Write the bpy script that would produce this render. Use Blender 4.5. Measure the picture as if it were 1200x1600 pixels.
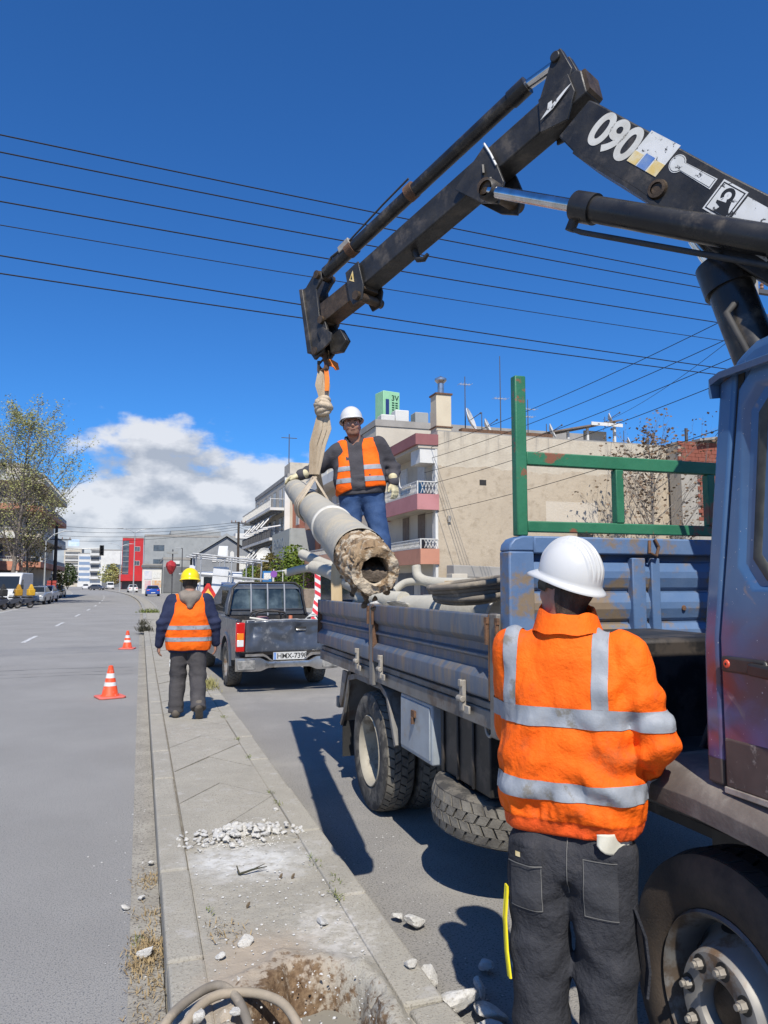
import bpy, bmesh, math, random
import numpy as np
from mathutils import Vector, Matrix, Euler
random.seed(7); RNG = np.random.default_rng(11)
for o in list(bpy.data.objects): bpy.data.objects.remove(o)
SC = bpy.context.scene; COL = SC.collection
R = math.radians
# ------------------------------------------------------------------ camera
cd = bpy.data.cameras.new('camera'); cam = bpy.data.objects.new('camera', cd); COL.objects.link(cam)
cd.sensor_fit = 'VERTICAL'; cd.sensor_height = 36; cd.lens = 36*1164/1600
cam.location = (0, 0, 1.65); cam.rotation_euler = (R(90+5.5), 0, R(-18.0))
cd.clip_start = .05; cd.clip_end = 5000
SC.camera = cam
# ------------------------------------------------------------------ sky and sun
SUN = Vector((.19, .82, -1.0)).normalized()            # direction the light travels
el = math.asin(-SUN.z); az = math.atan2(-SUN.x, -SUN.y)  # where the sun stands
W = bpy.data.worlds.new('World'); SC.world = W; W.use_nodes = True
nt = W.node_tree; N = nt.nodes; L = nt.links; N.clear()
def nd(t, **k):
    n = N.new(t)
    for a, b in k.items(): setattr(n, a, b)
    return n
def wm(op, a, b=None, c=None, clamp=False):
    n = nd('ShaderNodeMath', operation=op, use_clamp=clamp)
    for i, x in enumerate((a, b, c)):
        if x is None: continue
        if isinstance(x, (int, float)): n.inputs[i].default_value = x
        else: L.new(x, n.inputs[i])
    return n.outputs[0]
sky = nd('ShaderNodeTexSky', sky_type='NISHITA', sun_disc=False, sun_elevation=el, sun_rotation=az)
sky.air_density = 1.0; sky.dust_density = .25; sky.ozone_density = 3.5; sky.altitude = 100
hsv = nd('ShaderNodeMix', data_type='RGBA', blend_type='MULTIPLY'); hsv.inputs[0].default_value = 1; hsv.inputs[7].default_value = (.34, .86, 1.46, 1)
L.new(sky.outputs[0], hsv.inputs[6])
tc = nd('ShaderNodeTexCoord'); sx = nd('ShaderNodeSeparateXYZ'); L.new(tc.outputs['Generated'], sx.inputs[0])
azn = wm('ARCTAN2', sx.outputs[0], sx.outputs[1])
elv = wm('ARCSINE', sx.outputs[2])
def fbm(scale, detail, dz, ox=0.0, dist=.0, zs=1.7):
    cb = nd('ShaderNodeCombineXYZ')
    L.new(wm('ADD', azn, ox), cb.inputs[0]); L.new(wm('MULTIPLY', wm('ADD', elv, dz), zs), cb.inputs[1]); cb.inputs[2].default_value = 3.3
    n = nd('ShaderNodeTexNoise'); n.inputs['Scale'].default_value = scale; n.inputs['Detail'].default_value = detail
    n.inputs['Roughness'].default_value = .55; n.inputs['Distortion'].default_value = dist
    L.new(cb.outputs[0], n.inputs['Vector']); return n.outputs['Fac']
n1 = fbm(7.0, 10, 0, .35); n2 = fbm(4.5, 8, .0, 2.1, zs=3.0); n1u = fbm(7.0, 5, .026, .335)
# cumulus banks low over the horizon, all the way round; their tops rise and fall
top = wm('ADD', wm('MULTIPLY', wm('SINE', wm('ADD', wm('MULTIPLY', azn, 6.0), 1.12)), .066), .118)
h = wm('SUBTRACT', top, elv)                                   # > 0 inside a bank
dens = wm('ADD', wm('MULTIPLY', h, 9.0), wm('MULTIPLY', wm('SUBTRACT', n1, .44), 3.2))
dens = wm('MINIMUM', dens, wm('ADD', wm('MULTIPLY', wm('SUBTRACT', n2, .34), 5.0), .5))
mask = nd('ShaderNodeMapRange', interpolation_type='SMOOTHSTEP'); L.new(dens, mask.inputs[0])
mask.inputs[1].default_value = .04; mask.inputs[2].default_value = .42
shade = wm('ADD', wm('MULTIPLY', wm('SUBTRACT', n1, n1u), 7.0), .58)
shade = wm('ADD', shade, wm('MULTIPLY', wm('SUBTRACT', elv, .12), 3.2), clamp=True)
cr = nd('ShaderNodeValToRGB'); L.new(shade, cr.inputs[0])
cr.color_ramp.elements[0].color = (4.4, 4.8, 5.5, 1); cr.color_ramp.elements[1].color = (8.2, 8.35, 8.7, 1)
mx = nd('ShaderNodeMix', data_type='RGBA'); L.new(wm('MULTIPLY', mask.outputs[0], .93), mx.inputs[0])
L.new(hsv.outputs[2], mx.inputs[6]); L.new(cr.outputs[0], mx.inputs[7])
bg = nd('ShaderNodeBackground'); bg.inputs[1].default_value = .088; L.new(mx.outputs[2], bg.inputs[0])
wo = nd('ShaderNodeOutputWorld'); L.new(bg.outputs[0], wo.inputs[0])
sd = bpy.data.lights.new('sun', 'SUN'); sd.energy = 5.0; sd.angle = R(.53); sd.color = (1, .945, .85)
sun = bpy.data.objects.new('sun', sd); COL.objects.link(sun); sun.rotation_euler = SUN.to_track_quat('-Z', 'Y').to_euler()
sun.location = (-3, -8, 20)
vs = SC.view_settings; vs.view_transform = 'Standard'; vs.look = 'None'; vs.exposure = 0.18; vs.gamma = 1; vs.use_curve_mapping = False

# ------------------------------------------------------------------ materials
MATS = {}
def M(name, c1, c2=None, sc=4.0, rough=.6, metal=0.0, bump=0.0, bsc=60.0, dirt=None, dsc=3.0, damt=.5, spec=.5, coat=0.0, speck=None, spsc=300.0, world=False, det=6, stretch=None, alpha=1.0, trans=0.0, em=None, ior=1.45, rvar=.0, sharp=.12):
    if name in MATS: return MATS[name]
    m = bpy.data.materials.new(name); m.use_nodes = True; t = m.node_tree; n = t.nodes; l = t.links
    b = n['Principled BSDF']
    def mk(ty, **k):
        x = n.new(ty)
        for a, v in k.items(): setattr(x, a, v)
        return x
    if world: co = mk('ShaderNodeNewGeometry').outputs['Position']
    else: co = mk('ShaderNodeTexCoord').outputs['Object']
    if stretch:
        mp = mk('ShaderNodeMapping'); mp.inputs['Scale'].default_value = stretch; l.new(co, mp.inputs[0]); co = mp.outputs[0]
    def noise(s, d=det, r=.6):
        x = mk('ShaderNodeTexNoise'); x.inputs['Scale'].default_value = s; x.inputs['Detail'].default_value = d; x.inputs['Roughness'].default_value = r
        l.new(co, x.inputs['Vector']); return x.outputs['Fac']
    def ramp(x, a, bb):
        q = mk('ShaderNodeMapRange', interpolation_type='SMOOTHSTEP'); q.inputs[1].default_value = a; q.inputs[2].default_value = bb
        l.new(x, q.inputs[0]); return q.outputs[0]
    def mix(f, a, bb):
        q = mk('ShaderNodeMix', data_type='RGBA')
        for i, x in ((0, f), (6, a), (7, bb)):
            if isinstance(x, (tuple, list)): q.inputs[i].default_value = (*x[:3], 1)
            elif isinstance(x, (int, float)): q.inputs[i].default_value = x
            else: l.new(x, q.inputs[i])
        return q.outputs[2]
    c = c1
    if c2 is not None: c = mix(ramp(noise(sc), .32, .68), c1, c2)
    if speck is not None: c = mix(ramp(noise(spsc, 2), .52, .66), c, speck)
    if dirt is not None:
        df = ramp(noise(dsc, 8, .68), .62-damt*.4, .62-damt*.4+sharp); c = mix(df, c, dirt)
    if isinstance(c, (tuple, list)): b.inputs['Base Color'].default_value = (*c[:3], 1)
    else: l.new(c, b.inputs['Base Color'])
    b.inputs['Roughness'].default_value = rough; b.inputs['Metallic'].default_value = metal
    if rvar:
        q = mk('ShaderNodeMapRange'); l.new(noise(sc*2.3), q.inputs[0]); q.inputs[1].default_value = .3; q.inputs[2].default_value = .7
        q.inputs[3].default_value = max(.03, rough-rvar); q.inputs[4].default_value = min(1, rough+rvar); l.new(q.outputs[0], b.inputs['Roughness'])
    b.inputs['Specular IOR Level'].default_value = spec; b.inputs['Coat Weight'].default_value = coat; b.inputs['Coat Roughness'].default_value = .12
    b.inputs['IOR'].default_value = ior
    if trans: b.inputs['Transmission Weight'].default_value = trans
    if alpha < 1: b.inputs['Alpha'].default_value = alpha
    if em: b.inputs['Emission Color'].default_value = (*em[:3], 1); b.inputs['Emission Strength'].default_value = em[3]
    if bump:
        bp = mk('ShaderNodeBump'); bp.inputs['Strength'].default_value = bump; bp.inputs['Distance'].default_value = .02
        l.new(noise(bsc, 5, .65), bp.inputs['Height']); l.new(bp.outputs[0], b.inputs['Normal'])
    MATS[name] = m; return m
RUST = (.16, .07, .035)
asphalt_l = M('asphalt_left', (.272, .264, .25), (.315, .306, .29), .55, .95, spec=.15, bump=.5, bsc=170, speck=(.15, .155, .16), spsc=120, dirt=(.33, .315, .285), dsc=.35, damt=.2, world=True, sharp=.3)
asphalt_r = M('asphalt_right', (.27, .258, .24), (.32, .305, .28), .8, .95, spec=.15, bump=.6, bsc=120, speck=(.15, .145, .135), spsc=90, dirt=(.36, .34, .305), dsc=.8, damt=.3, world=True, sharp=.3)
concrete = M('concrete', (.36, .34, .295), (.29, .275, .24), 2.2, .9, bump=.35, bsc=60, speck=(.2, .19, .17), spsc=90, dirt=(.45, .43, .39), dsc=1.3, damt=.35, world=True, sharp=.3)
kerbm = M('kerb_concrete', (.38, .36, .315), (.28, .27, .245), 3.5, .9, bump=.35, bsc=90, speck=(.18, .17, .16), spsc=120, world=True)
gutterm = M('gutter_concrete', (.36, .335, .28), (.27, .25, .21), 3, .92, bump=.5, bsc=80, speck=(.16, .14, .12), spsc=70, world=True)
pavem = M('paver_concrete', (.35, .33, .285), (.28, .265, .23), 3.0, .92, bump=.4, bsc=80, speck=(.22, .2, .17), spsc=110, dirt=(.42, .4, .36), dsc=2, damt=.3, world=True, sharp=.3)
joint = M('joint_soil', (.15, .13, .1), (.22, .2, .16), 9, .95, world=True)
white_paint = M('road_paint', (.66, .66, .64), (.5, .5, .49), 6, .8, dirt=(.26, .26, .27), dsc=9, damt=.35, world=True)
groundm = M('far_ground', (.24, .22, .18), (.18, .17, .14), .3, .95, world=True)
black = M('black_rubber', (.018, .018, .018), (.03, .029, .027), 8, .75, bump=.2, bsc=120)
tyre_dusty = M('tyre_dusty', (.085, .078, .068), (.16, .145, .12), 7, .9, bump=.25, bsc=150, dirt=(.05, .047, .043), dsc=12, damt=.45)
tyre_dark = M('tyre_sidewall', (.03, .027, .024), (.075, .055, .04), 5, .85, bump=.2, bsc=120, dirt=(.11, .085, .062), dsc=3, damt=.35, sharp=.35)
tread_dusty = M('tread_dusty', (.2, .185, .155), (.115, .105, .09), 9, .92, bump=.35, bsc=110)
blackmetal = M('black_metal', (.012, .012, .013), (.03, .028, .026), 4, .5, dirt=(.06, .05, .042), dsc=5, damt=.3)
crane_black = M('crane_paint', (.018, .0175, .017), (.036, .034, .032), 6, .46, bump=.12, bsc=70, dirt=(.085, .073, .06), dsc=7, damt=.3, spec=.5, rvar=.15, sharp=.2)
crane_cyl = M('crane_cylinder', (.014, .014, .015), (.027, .026, .025), 5, .33, dirt=(.12, .1, .075), dsc=4, damt=.28, rvar=.14, sharp=.2)
chrome = M('chrome_rod', (.72, .72, .73), (.55, .54, .52), 14, .16, 1.0)
greasy = M('greasy_steel', (.05, .035, .022), (.11, .075, .045), 14, .5, .3, bump=.25, bsc=60)
rusty = M('rusty_steel', (.19, .1, .055), (.1, .06, .04), 12, .8, .2, bump=.3, bsc=80)
white_vinyl = M('white_vinyl', (.72, .72, .7), (.62, .62, .58), 9, .45, dirt=(.06, .06, .06), dsc=26, damt=.1, sharp=.04)
yellow_vinyl = M('yellow_vinyl', (.7, .5, .16), (.72, .66, .48), 12, .5)
blue_vinyl = M('blue_vinyl', (.05, .16, .5), (.2, .3, .5), 9, .5)
black_vinyl = M('black_vinyl', (.02, .02, .02), None, rough=.5)
truck_blue = M('truck_blue_steel', (.085, .155, .29), (.125, .195, .325), 3, .5, bump=.1, bsc=30, dirt=(.22, .165, .11), dsc=5, damt=.32, sharp=.12, rvar=.12)
side_steel = M('dropside_steel', (.075, .105, .16), (.125, .145, .18), 3.0, .5, .15, bump=.1, bsc=30, dirt=(.20, .16, .12), dsc=6, damt=.44, stretch=(1, 2.2, .5), rvar=.12, sharp=.25)
side_grey = M('frame_grey_steel', (.15, .148, .142), (.21, .2, .185), 4, .6, .1, dirt=(.13, .1, .075), dsc=5, damt=.4, sharp=.2)
toolbox_m = M('toolbox_paint', (.36, .40, .43), (.28, .31, .34), 4, .5, .1, dirt=(.3, .25, .19), dsc=6, damt=.25, sharp=.25)
latch_m = M('latch_galvanised', (.42, .39, .34), (.28, .25, .21), 16, .6, .3)
green_paint = M('green_paint', (.024, .14, .07), (.035, .175, .09), 5, .5, bump=.1, bsc=50, dirt=(.22, .09, .05), dsc=7, damt=.12, sharp=.05, rvar=.1)
fender_m = M('fender_plastic', (.10, .082, .072), (.17, .145, .125), 5, .75, bump=.1, bsc=80, dirt=(.26, .235, .2), dsc=5, damt=.35, sharp=.3)
sill_m = M('cab_sill_plastic', (.06, .045, .04), (.10, .075, .065), 5, .6, dirt=(.28, .25, .22), dsc=18, damt=.15)
glass_dark = M('dark_glass', (.018, .022, .026), None, rough=.05, spec=.8)
glass_far = M('far_window_glass', (.05, .07, .09), (.1, .13, .16), 1.2, .12, spec=.7)
rim_grey = M('rim_grey', (.25, .24, .22), (.32, .3, .27), 6, .55, .3, dirt=(.2, .13, .08), dsc=6, damt=.3)
rim_dark = M('rim_shadow_grey', (.15, .148, .14), (.2, .195, .185), 6, .6, .3, dirt=(.1, .075, .055), dsc=5, damt=.35)
rim_cream = M('rim_cream', (.40, .365, .29), (.3, .27, .21), 5, .7, dirt=(.2, .17, .13), dsc=6, damt=.3)
skin = M('skin', (.42, .225, .155), (.36, .18, .12), 14, .55, bump=.08, bsc=150)
hair = M('hair_dark', (.03, .02, .014), (.06, .042, .03), 60, .6, bump=.4, bsc=200, stretch=(1, 1, .3))
orange_fab = M('orange_fabric', (.93, .155, .008), (.85, .115, .006), 5, .72, bump=.45, bsc=30, spec=.25, dirt=(.42, .1, .025), dsc=5, damt=.14, sharp=.2)
orange_dark = M('orange_rib_fabric', (.82, .10, .006), (.7, .075, .006), 8, .8, bump=.35, bsc=60)
refl = M('reflective_tape', (.30, .325, .36), (.25, .27, .30), 9, .6, .0, bump=.15, bsc=60, dirt=(.18, .17, .15), dsc=10, damt=.2)
trouser_blk = M('work_trousers_black', (.03, .031, .036), (.044, .045, .052), 6, .88, bump=.7, bsc=26, spec=.2, dirt=(.075, .07, .066), dsc=6, damt=.18, sharp=.3)
trouser_grey = M('work_trousers_grey', (.055, .052, .055), (.08, .075, .076), 5, .88, bump=.4, bsc=40, spec=.2)
denim = M('denim', (.03, .065, .16), (.055, .10, .21), 7, .88, bump=.35, bsc=60, spec=.2)
hoodie_grey = M('hoodie_charcoal', (.055, .053, .06), (.075, .072, .08), 6, .92, bump=.3, bsc=60, spec=.15)
hoodie_taupe = M('hood_taupe', (.24, .205, .17), (.18, .155, .13), 8, .95, bump=.3, bsc=60)
navy_fab = M('navy_fabric', (.022, .028, .062), (.033, .04, .08), 6, .9, bump=.3, bsc=50, spec=.15)
boot_m = M('boot_leather', (.09, .075, .06), (.15, .13, .105), 8, .85, bump=.3, bsc=60)
glove_m = M('work_glove', (.62, .56, .36), (.54, .47, .29), 14, .9, bump=.4, bsc=120)
helmet_white = M('helmet_white', (.60, .60, .59), (.56, .56, .55), 5, .28, spec=.5, dirt=(.55, .53, .48), dsc=6, damt=.12, sharp=.3)
helmet_yellow = M('helmet_yellow', (.86, .64, .012), (.82, .6, .01), 5, .28, spec=.5)
webbing = M('sling_webbing', (.56, .46, .335), (.44, .355, .25), 11, .9, bump=.5, bsc=50, stretch=(1, 1, .25), dirt=(.3, .22, .14), dsc=5, damt=.25, sharp=.3)
pole_grey = M('pole_galvanised', (.43, .40, .33), (.36, .345, .30), 4, .8, .0, spec=.25, bump=.45, bsc=22, dirt=(.50, .43, .31), dsc=5, damt=.5, sharp=.3)
pole_load = M('pole_weathered', (.50, .475, .40), (.42, .40, .345), 3, .8, .0, spec=.25, bump=.3, bsc=25, dirt=(.45, .41, .33), dsc=3, damt=.35, sharp=.3)
lumpm = M('soil_concrete_lump', (.34, .24, .14), (.20, .125, .065), 9, .95, bump=.9, bsc=26, dirt=(.5, .42, .31), dsc=13, damt=.34, sharp=.08)
soil = M('dark_soil', (.10, .062, .034), (.17, .115, .068), 8, .97, bump=.9, bsc=40)
rock_white = M('rubble_concrete', (.74, .72, .67), (.62, .6, .55), 6, .92, bump=.6, bsc=30, dirt=(.34, .3, .24), dsc=6, damt=.25, sharp=.25)
rock_grey = M('rubble_grey', (.6, .59, .56), (.5, .49, .47), 6, .92, bump=.5, bsc=40)
timber = M('raw_timber', (.60, .47, .29), (.5, .37, .21), 8, .85, bump=.3, bsc=40, stretch=(1, 1, .15))
hose_m = M('hose_rubber', (.235, .205, .165), (.16, .14, .115), 8, .8, bump=.15, bsc=80, dirt=(.33, .28, .21), dsc=6, damt=.3)
hose_blk = M('hose_black', (.035, .034, .033), (.06, .057, .053), 8, .7)
# ------------------------------------------------------------------ mesh helpers
WORLD = {}
def thing(name, label, cat, loc=(0, 0, 0), rz=0.0, group=None, world=False):
    o = bpy.data.objects.new(name, None); COL.objects.link(o); o.location = loc; o.rotation_euler = (0, 0, rz)
    o.empty_display_size = .1; tag(o, label, cat, group)
    if world: WORLD[o.name] = np.array(loc, float)
    return o
def tag(o, label=None, cat=None, group=None, kind=None):
    if label: o['label'] = label
    if cat: o['category'] = cat
    if group: o['group'] = group
    if kind: o['kind'] = kind
    return o
def rootof(o):
    while o.parent: o = o.parent
    return o
def ortho(d):
    d = np.array(d, float); d /= np.linalg.norm(d)
    a = np.array((0, 0, 1.)) if abs(d[2]) < .9 else np.array((1., 0, 0))
    u = np.cross(d, a); u /= np.linalg.norm(u); return d, u, np.cross(d, u)
class MB:
    def __init__(s): s.v = []; s.f = []
    def add(s, vs, fs):
        o = len(s.v); s.v.extend([tuple(map(float, p)) for p in vs]); s.f.extend([tuple(i+o for i in q) for q in fs]); return s
    def bx(s, x0, x1, y0, y1, z0, z1):
        vs = [(x, y, z) for z in (z0, z1) for y in (y0, y1) for x in (x0, x1)]
        return s.add(vs, [(0, 2, 3, 1), (4, 5, 7, 6), (0, 1, 5, 4), (2, 6, 7, 3), (0, 4, 6, 2), (1, 3, 7, 5)])
    def bar(s, p0, p1, w, h, up=(0, 0, 1), w1=None, h1=None):
        p0 = np.array(p0, float); p1 = np.array(p1, float); d = p1-p0; d /= np.linalg.norm(d)
        u = np.cross(d, np.array(up, float))
        if np.linalg.norm(u) < 1e-6: u = np.cross(d, (1., 0, 0))
        u /= np.linalg.norm(u); q = np.cross(u, d)
        w1 = w if w1 is None else w1; h1 = h if h1 is None else h1
        vs = [p+u*a*ww/2+q*b*hh/2 for p, ww, hh in ((p0, w, h), (p1, w1, h1)) for a, b in ((-1, -1), (1, -1), (1, 1), (-1, 1))]
        return s.add(vs, [(3, 2, 1, 0), (4, 5, 6, 7), (0, 1, 5, 4), (1, 2, 6, 5), (2, 3, 7, 6), (3, 0, 4, 7)])
    def tube(s, pts, r, n=8, caps=True):
        pts = [np.array(p, float) for p in pts]; m = len(pts); rr = r if isinstance(r, (list, tuple, np.ndarray)) else [r]*m
        vs = []; prev = None
        for i, p in enumerate(pts):
            d = pts[min(i+1, m-1)]-pts[max(i-1, 0)]
            d, u, w = ortho(d)
            if prev is not None:
                u = prev-d*(prev@d); u /= (np.linalg.norm(u)+1e-9); w = np.cross(d, u)
            prev = u
            vs += [p+rr[i]*(u*math.cos(2*math.pi*k/n)+w*math.sin(2*math.pi*k/n)) for k in range(n)]
        fs = [(i*n+k, i*n+(k+1) % n, (i+1)*n+(k+1) % n, (i+1)*n+k) for i in range(m-1) for k in range(n)]
        if caps: fs += [tuple(reversed(range(n))), tuple(range((m-1)*n, m*n))]
        return s.add(vs, fs)
    def cyl(s, p0, p1, r0, r1=None, n=16): return s.tube([p0, p1], [r0, r0 if r1 is None else r1], n)
    def prism(s, poly, axis, a0, a1):
        n = len(poly)
        def mk(p, a):
            q = list(p); q.insert(axis, a); return q
        vs = [mk(p, a0) for p in poly]+[mk(p, a1) for p in poly]
        return s.add(vs, [tuple(range(n)), tuple(range(2*n-1, n-1, -1))]+[(i, i+n, (i+1) % n+n, (i+1) % n) for i in range(n)])
    def plate(s, poly, O, u, v, th):
        O = np.array(O, float); u = np.array(u, float); v = np.array(v, float); w = np.cross(u, v); n = len(poly)
        vs = [O+u*a+v*b for a, b in poly]+[O+u*a+v*b+w*th for a, b in poly]
        return s.add(vs, [tuple(reversed(range(n))), tuple(range(n, 2*n))]+[(i, (i+1) % n, (i+1) % n+n, i+n) for i in range(n)])
    def lathe(s, prof, O, axis, n=32, closed=False):
        d, u, w = ortho(axis); O = np.array(O, float); m = len(prof); vs = []
        for r, h in prof: vs += [O+d*h+max(r, 1e-4)*(u*math.cos(2*math.pi*k/n)+w*math.sin(2*math.pi*k/n)) for k in range(n)]
        rows = [(i, i+1) for i in range(m-1)]+([(m-1, 0)] if closed else [])
        return s.add(vs, [(a*n+k, a*n+(k+1) % n, b*n+(k+1) % n, b*n+k) for a, b in rows for k in range(n)])
    def rings(s, rings, closed=True, caps=True):
        n = len(rings[0]); vs = [p for r in rings for p in r]; fs = []
        for i in range(len(rings)-1):
            for k in range(n if closed else n-1): fs.append((i*n+k, i*n+(k+1) % n, (i+1)*n+(k+1) % n, (i+1)*n+k))
        if caps: fs += [tuple(reversed(range(n))), tuple(range((len(rings)-1)*n, len(rings)*n))]
        return s.add(vs, fs)
    def mesh(s, name, mat, smooth=None, off=None, fix=True):
        me = bpy.data.meshes.new(name); v = np.array(s.v, float).reshape(-1, 3)
        if off is not None: v = v-off
        me.from_pydata(v.tolist(), [], s.f)
        if fix:
            bm = bmesh.new(); bm.from_mesh(me); bmesh.ops.recalc_face_normals(bm, faces=bm.faces); bm.to_mesh(me); bm.free()
        if smooth: me.shade_smooth(); me.set_sharp_from_angle(angle=R(smooth))
        if mat: me.materials.append(mat)
        me.update(); return me
    def build(s, name, mat, parent=None, smooth=None, bevel=0.0, fix=True, seg=2, sub=0):
        off = None
        if parent is not None: off = WORLD.get(rootof(parent).name)
        o = bpy.data.objects.new(name, s.mesh(name, mat, smooth, off, fix)); COL.objects.link(o); o.parent = parent
        if bevel:
            b = o.modifiers.new('bevel', 'BEVEL'); b.width = bevel; b.segments = seg; b.limit_method = 'ANGLE'; b.angle_limit = R(35)
            if not smooth: o.data.shade_smooth(); o.data.set_sharp_from_angle(angle=R(50))
        if sub: m = o.modifiers.new('sub', 'SUBSURF'); m.levels = sub; m.render_levels = sub
        return o
def inst(name, me, parent=None, loc=(0, 0, 0), rot=(0, 0, 0), scale=(1, 1, 1)):
    o = bpy.data.objects.new(name, me); COL.objects.link(o); o.parent = parent; o.location = loc; o.rotation_euler = rot; o.scale = scale; return o
KIDS = {}
def copy_tree(o, parent=None):
    ch = list(o.children)
    c = o.copy(); COL.objects.link(c); c.parent = parent
    for k in ch: copy_tree(k, c)
    return c
def text(s, size, mat, parent, O, u, v, name='lettering', depth=.001, bold=0.0, ax='LEFT', shear=0.0, sp=1.0):
    cu = bpy.data.curves.new('t', 'FONT'); cu.body = s; cu.size = size; cu.extrude = depth; cu.offset = bold; cu.align_x = ax; cu.shear = shear; cu.space_character = sp
    t = bpy.data.objects.new('t', cu); COL.objects.link(t); bpy.context.view_layer.update()
    me = bpy.data.meshes.new_from_object(t.evaluated_get(bpy.context.evaluated_depsgraph_get())); bpy.data.objects.remove(t); bpy.data.curves.remove(cu)
    u = np.array(u, float); v = np.array(v, float); w = np.cross(u, v); O = np.array(O, float)
    off = WORLD.get(rootof(parent).name) if parent else None
    for q in me.vertices:
        p = O+u*q.co.x+v*q.co.y+w*q.co.z
        if off is not None: p = p-off
        q.co = p
    me.materials.clear(); me.materials.append(mat); me.name = name
    o = bpy.data.objects.new(name, me); COL.objects.link(o); o.parent = parent; return o
# smooth value noise on arrays (numpy)
_LAT = RNG.random((32, 32, 32)).astype(np.float32)
def vn(x, y, z, seed=0):
    x = np.asarray(x, np.float32)+seed*7.31; y = np.asarray(y, np.float32)+seed*3.77; z = np.asarray(z, np.float32)+seed*5.13
    i = np.floor(x).astype(np.int32); j = np.floor(y).astype(np.int32); k = np.floor(z).astype(np.int32)
    fx = x-i; fy = y-j; fz = z-k; fx = fx*fx*(3-2*fx); fy = fy*fy*(3-2*fy); fz = fz*fz*(3-2*fz)
    g = lambda a, b, c: _LAT[(i+a) & 31, (j+b) & 31, (k+c) & 31]
    l = lambda a, b, t: a+(b-a)*t
    return l(l(l(g(0, 0, 0), g(1, 0, 0), fx), l(g(0, 1, 0), g(1, 1, 0), fx), fy), l(l(g(0, 0, 1), g(1, 0, 1), fx), l(g(0, 1, 1), g(1, 1, 1), fx), fy), fz)
def fb(x, y, z, seed=0, o=3):
    r = 0; a = .5; f = 1.
    for q in range(o): r = r+a*(vn(x*f, y*f, z*f, seed+q)-.5); a *= .5; f *= 2.03
    return r
# ------------------------------------------------------------------ the setting
def shift(y):
    if y < 45: return 0.0
    if y < 160: return -.0004*(y-45)**2
    return -.0004*115**2-.092*(y-160)
YS = [-25, -10, 0, 6, 12, 20, 30, 45]+[45+i*9 for i in range(1, 14)]+[200, 260, 340, 450, 600, 900]
def ribbon(name, mat, x0, x1, z, y0=-25, y1=900, kind='structure', th=0.0):
    m = MB(); ys = sorted(set([y0, y1]+[y for y in YS if y0 < y < y1]))
    if not th:
        vs = [(x+shift(y), y, z) for y in ys for x in (x0, x1)]
        m.add(vs, [(2*i, 2*i+1, 2*i+3, 2*i+2) for i in range(len(ys)-1)])
    else:
        m.rings([[(x0+shift(y), y, z-th), (x1+shift(y), y, z-th), (x1+shift(y), y, z), (x0+shift(y), y, z)] for y in ys])
    o = m.build(name, mat); tag(o, kind=kind); return o
g = MB(); g.add([(-2500, -600, -.03), (2500, -600, -.03), (2500, 4000, -.03), (-2500, 4000, -.03)], [(0, 1, 2, 3)])
tag(g.build('ground', groundm), kind='structure')
road_l = ribbon('road_left', asphalt_l, -7.6, 0.0, 0.0)
road_r = ribbon('road_right', asphalt_r, 1.122, 8.6, 0.0)
ribbon('parking_bay', concrete, -10.4, -7.6, -.004)
gut = ribbon('gutter', gutterm, 0.0, .14, .004)
ribbon('footpath_left', concrete, -14.5, -10.4, .12, th=.16)
ribbon('footpath_right', concrete, 8.6, 13.1, .13, th=.17)
ribbon('vacant_lot', groundm, 13.1, 60, .02, -25, 32)
# lane dashes on the left road
for k, y in enumerate([8.0, 15.6, 23.3, 32.0, 41, 50, 59, 68, 77, 86, 95, 104, 113]):
    x = -3.1+shift(y); m = MB(); m.prism([(x-.06, y), (x+.06, y), (x+.06+shift(y+2.8)-shift(y), y+2.8), (x-.06+shift(y+2.8)-shift(y), y+2.8)], 2, .001, .006)
    m.build('lane_dash', white_paint, road_l)
for (x0, x1, ya, yb) in ((-7.62, -7.52, 20, 58), (-7.62, -7.52, 62, 140)):
    ribbon('edge_line', white_paint, x0, x1, .004, ya, yb).parent = road_l
# asphalt seams and a long patch on the left road
seam = M('tar_seam', (.12, .122, .126), (.16, .162, .165), 3, .85, world=True)
for y, w in ((15.9, .05), (15.2, .03), (14.7, .04)):
    m = MB(); vs = []; 
    for i in range(40): vs += [(-7.5+i*.19, y+.06*math.sin(i*.5+w*90)+.03*random.random(), .003), (-7.5+i*.19, y+w*.6+.06*math.sin(i*.5+w*90)+.02*random.random(), .003)]
    m.add(vs, [(2*i, 2*i+1, 2*i+3, 2*i+2) for i in range(39)]); m.build('tar_seam', seam, road_l, fix=False)

rc_ = random.Random(3)
for (x, y, n_, dx, dy) in ((-5.2, 9, 30, .05, .3), (-2.4, 12, 24, -.16, .05), (-6.5, 18, 30, .12, .1)):
    m = MB(); p = np.array((x, y)); vs = []
    for i in range(n_): w = .0025+.003*rc_.random()*(1-i/n_); vs += [(p[0]-w, p[1]-w*.4, .0025), (p[0]+w, p[1]+w*.4, .0025)]; p = p+np.array((dx+rc_.gauss(0, .05), dy*rc_.uniform(.5, 1.3)))
    m.add(vs, [(2*i, 2*i+1, 2*i+3, 2*i+2) for i in range(n_-1)]); m.build('road_crack', seam, road_l, fix=False)
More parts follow.
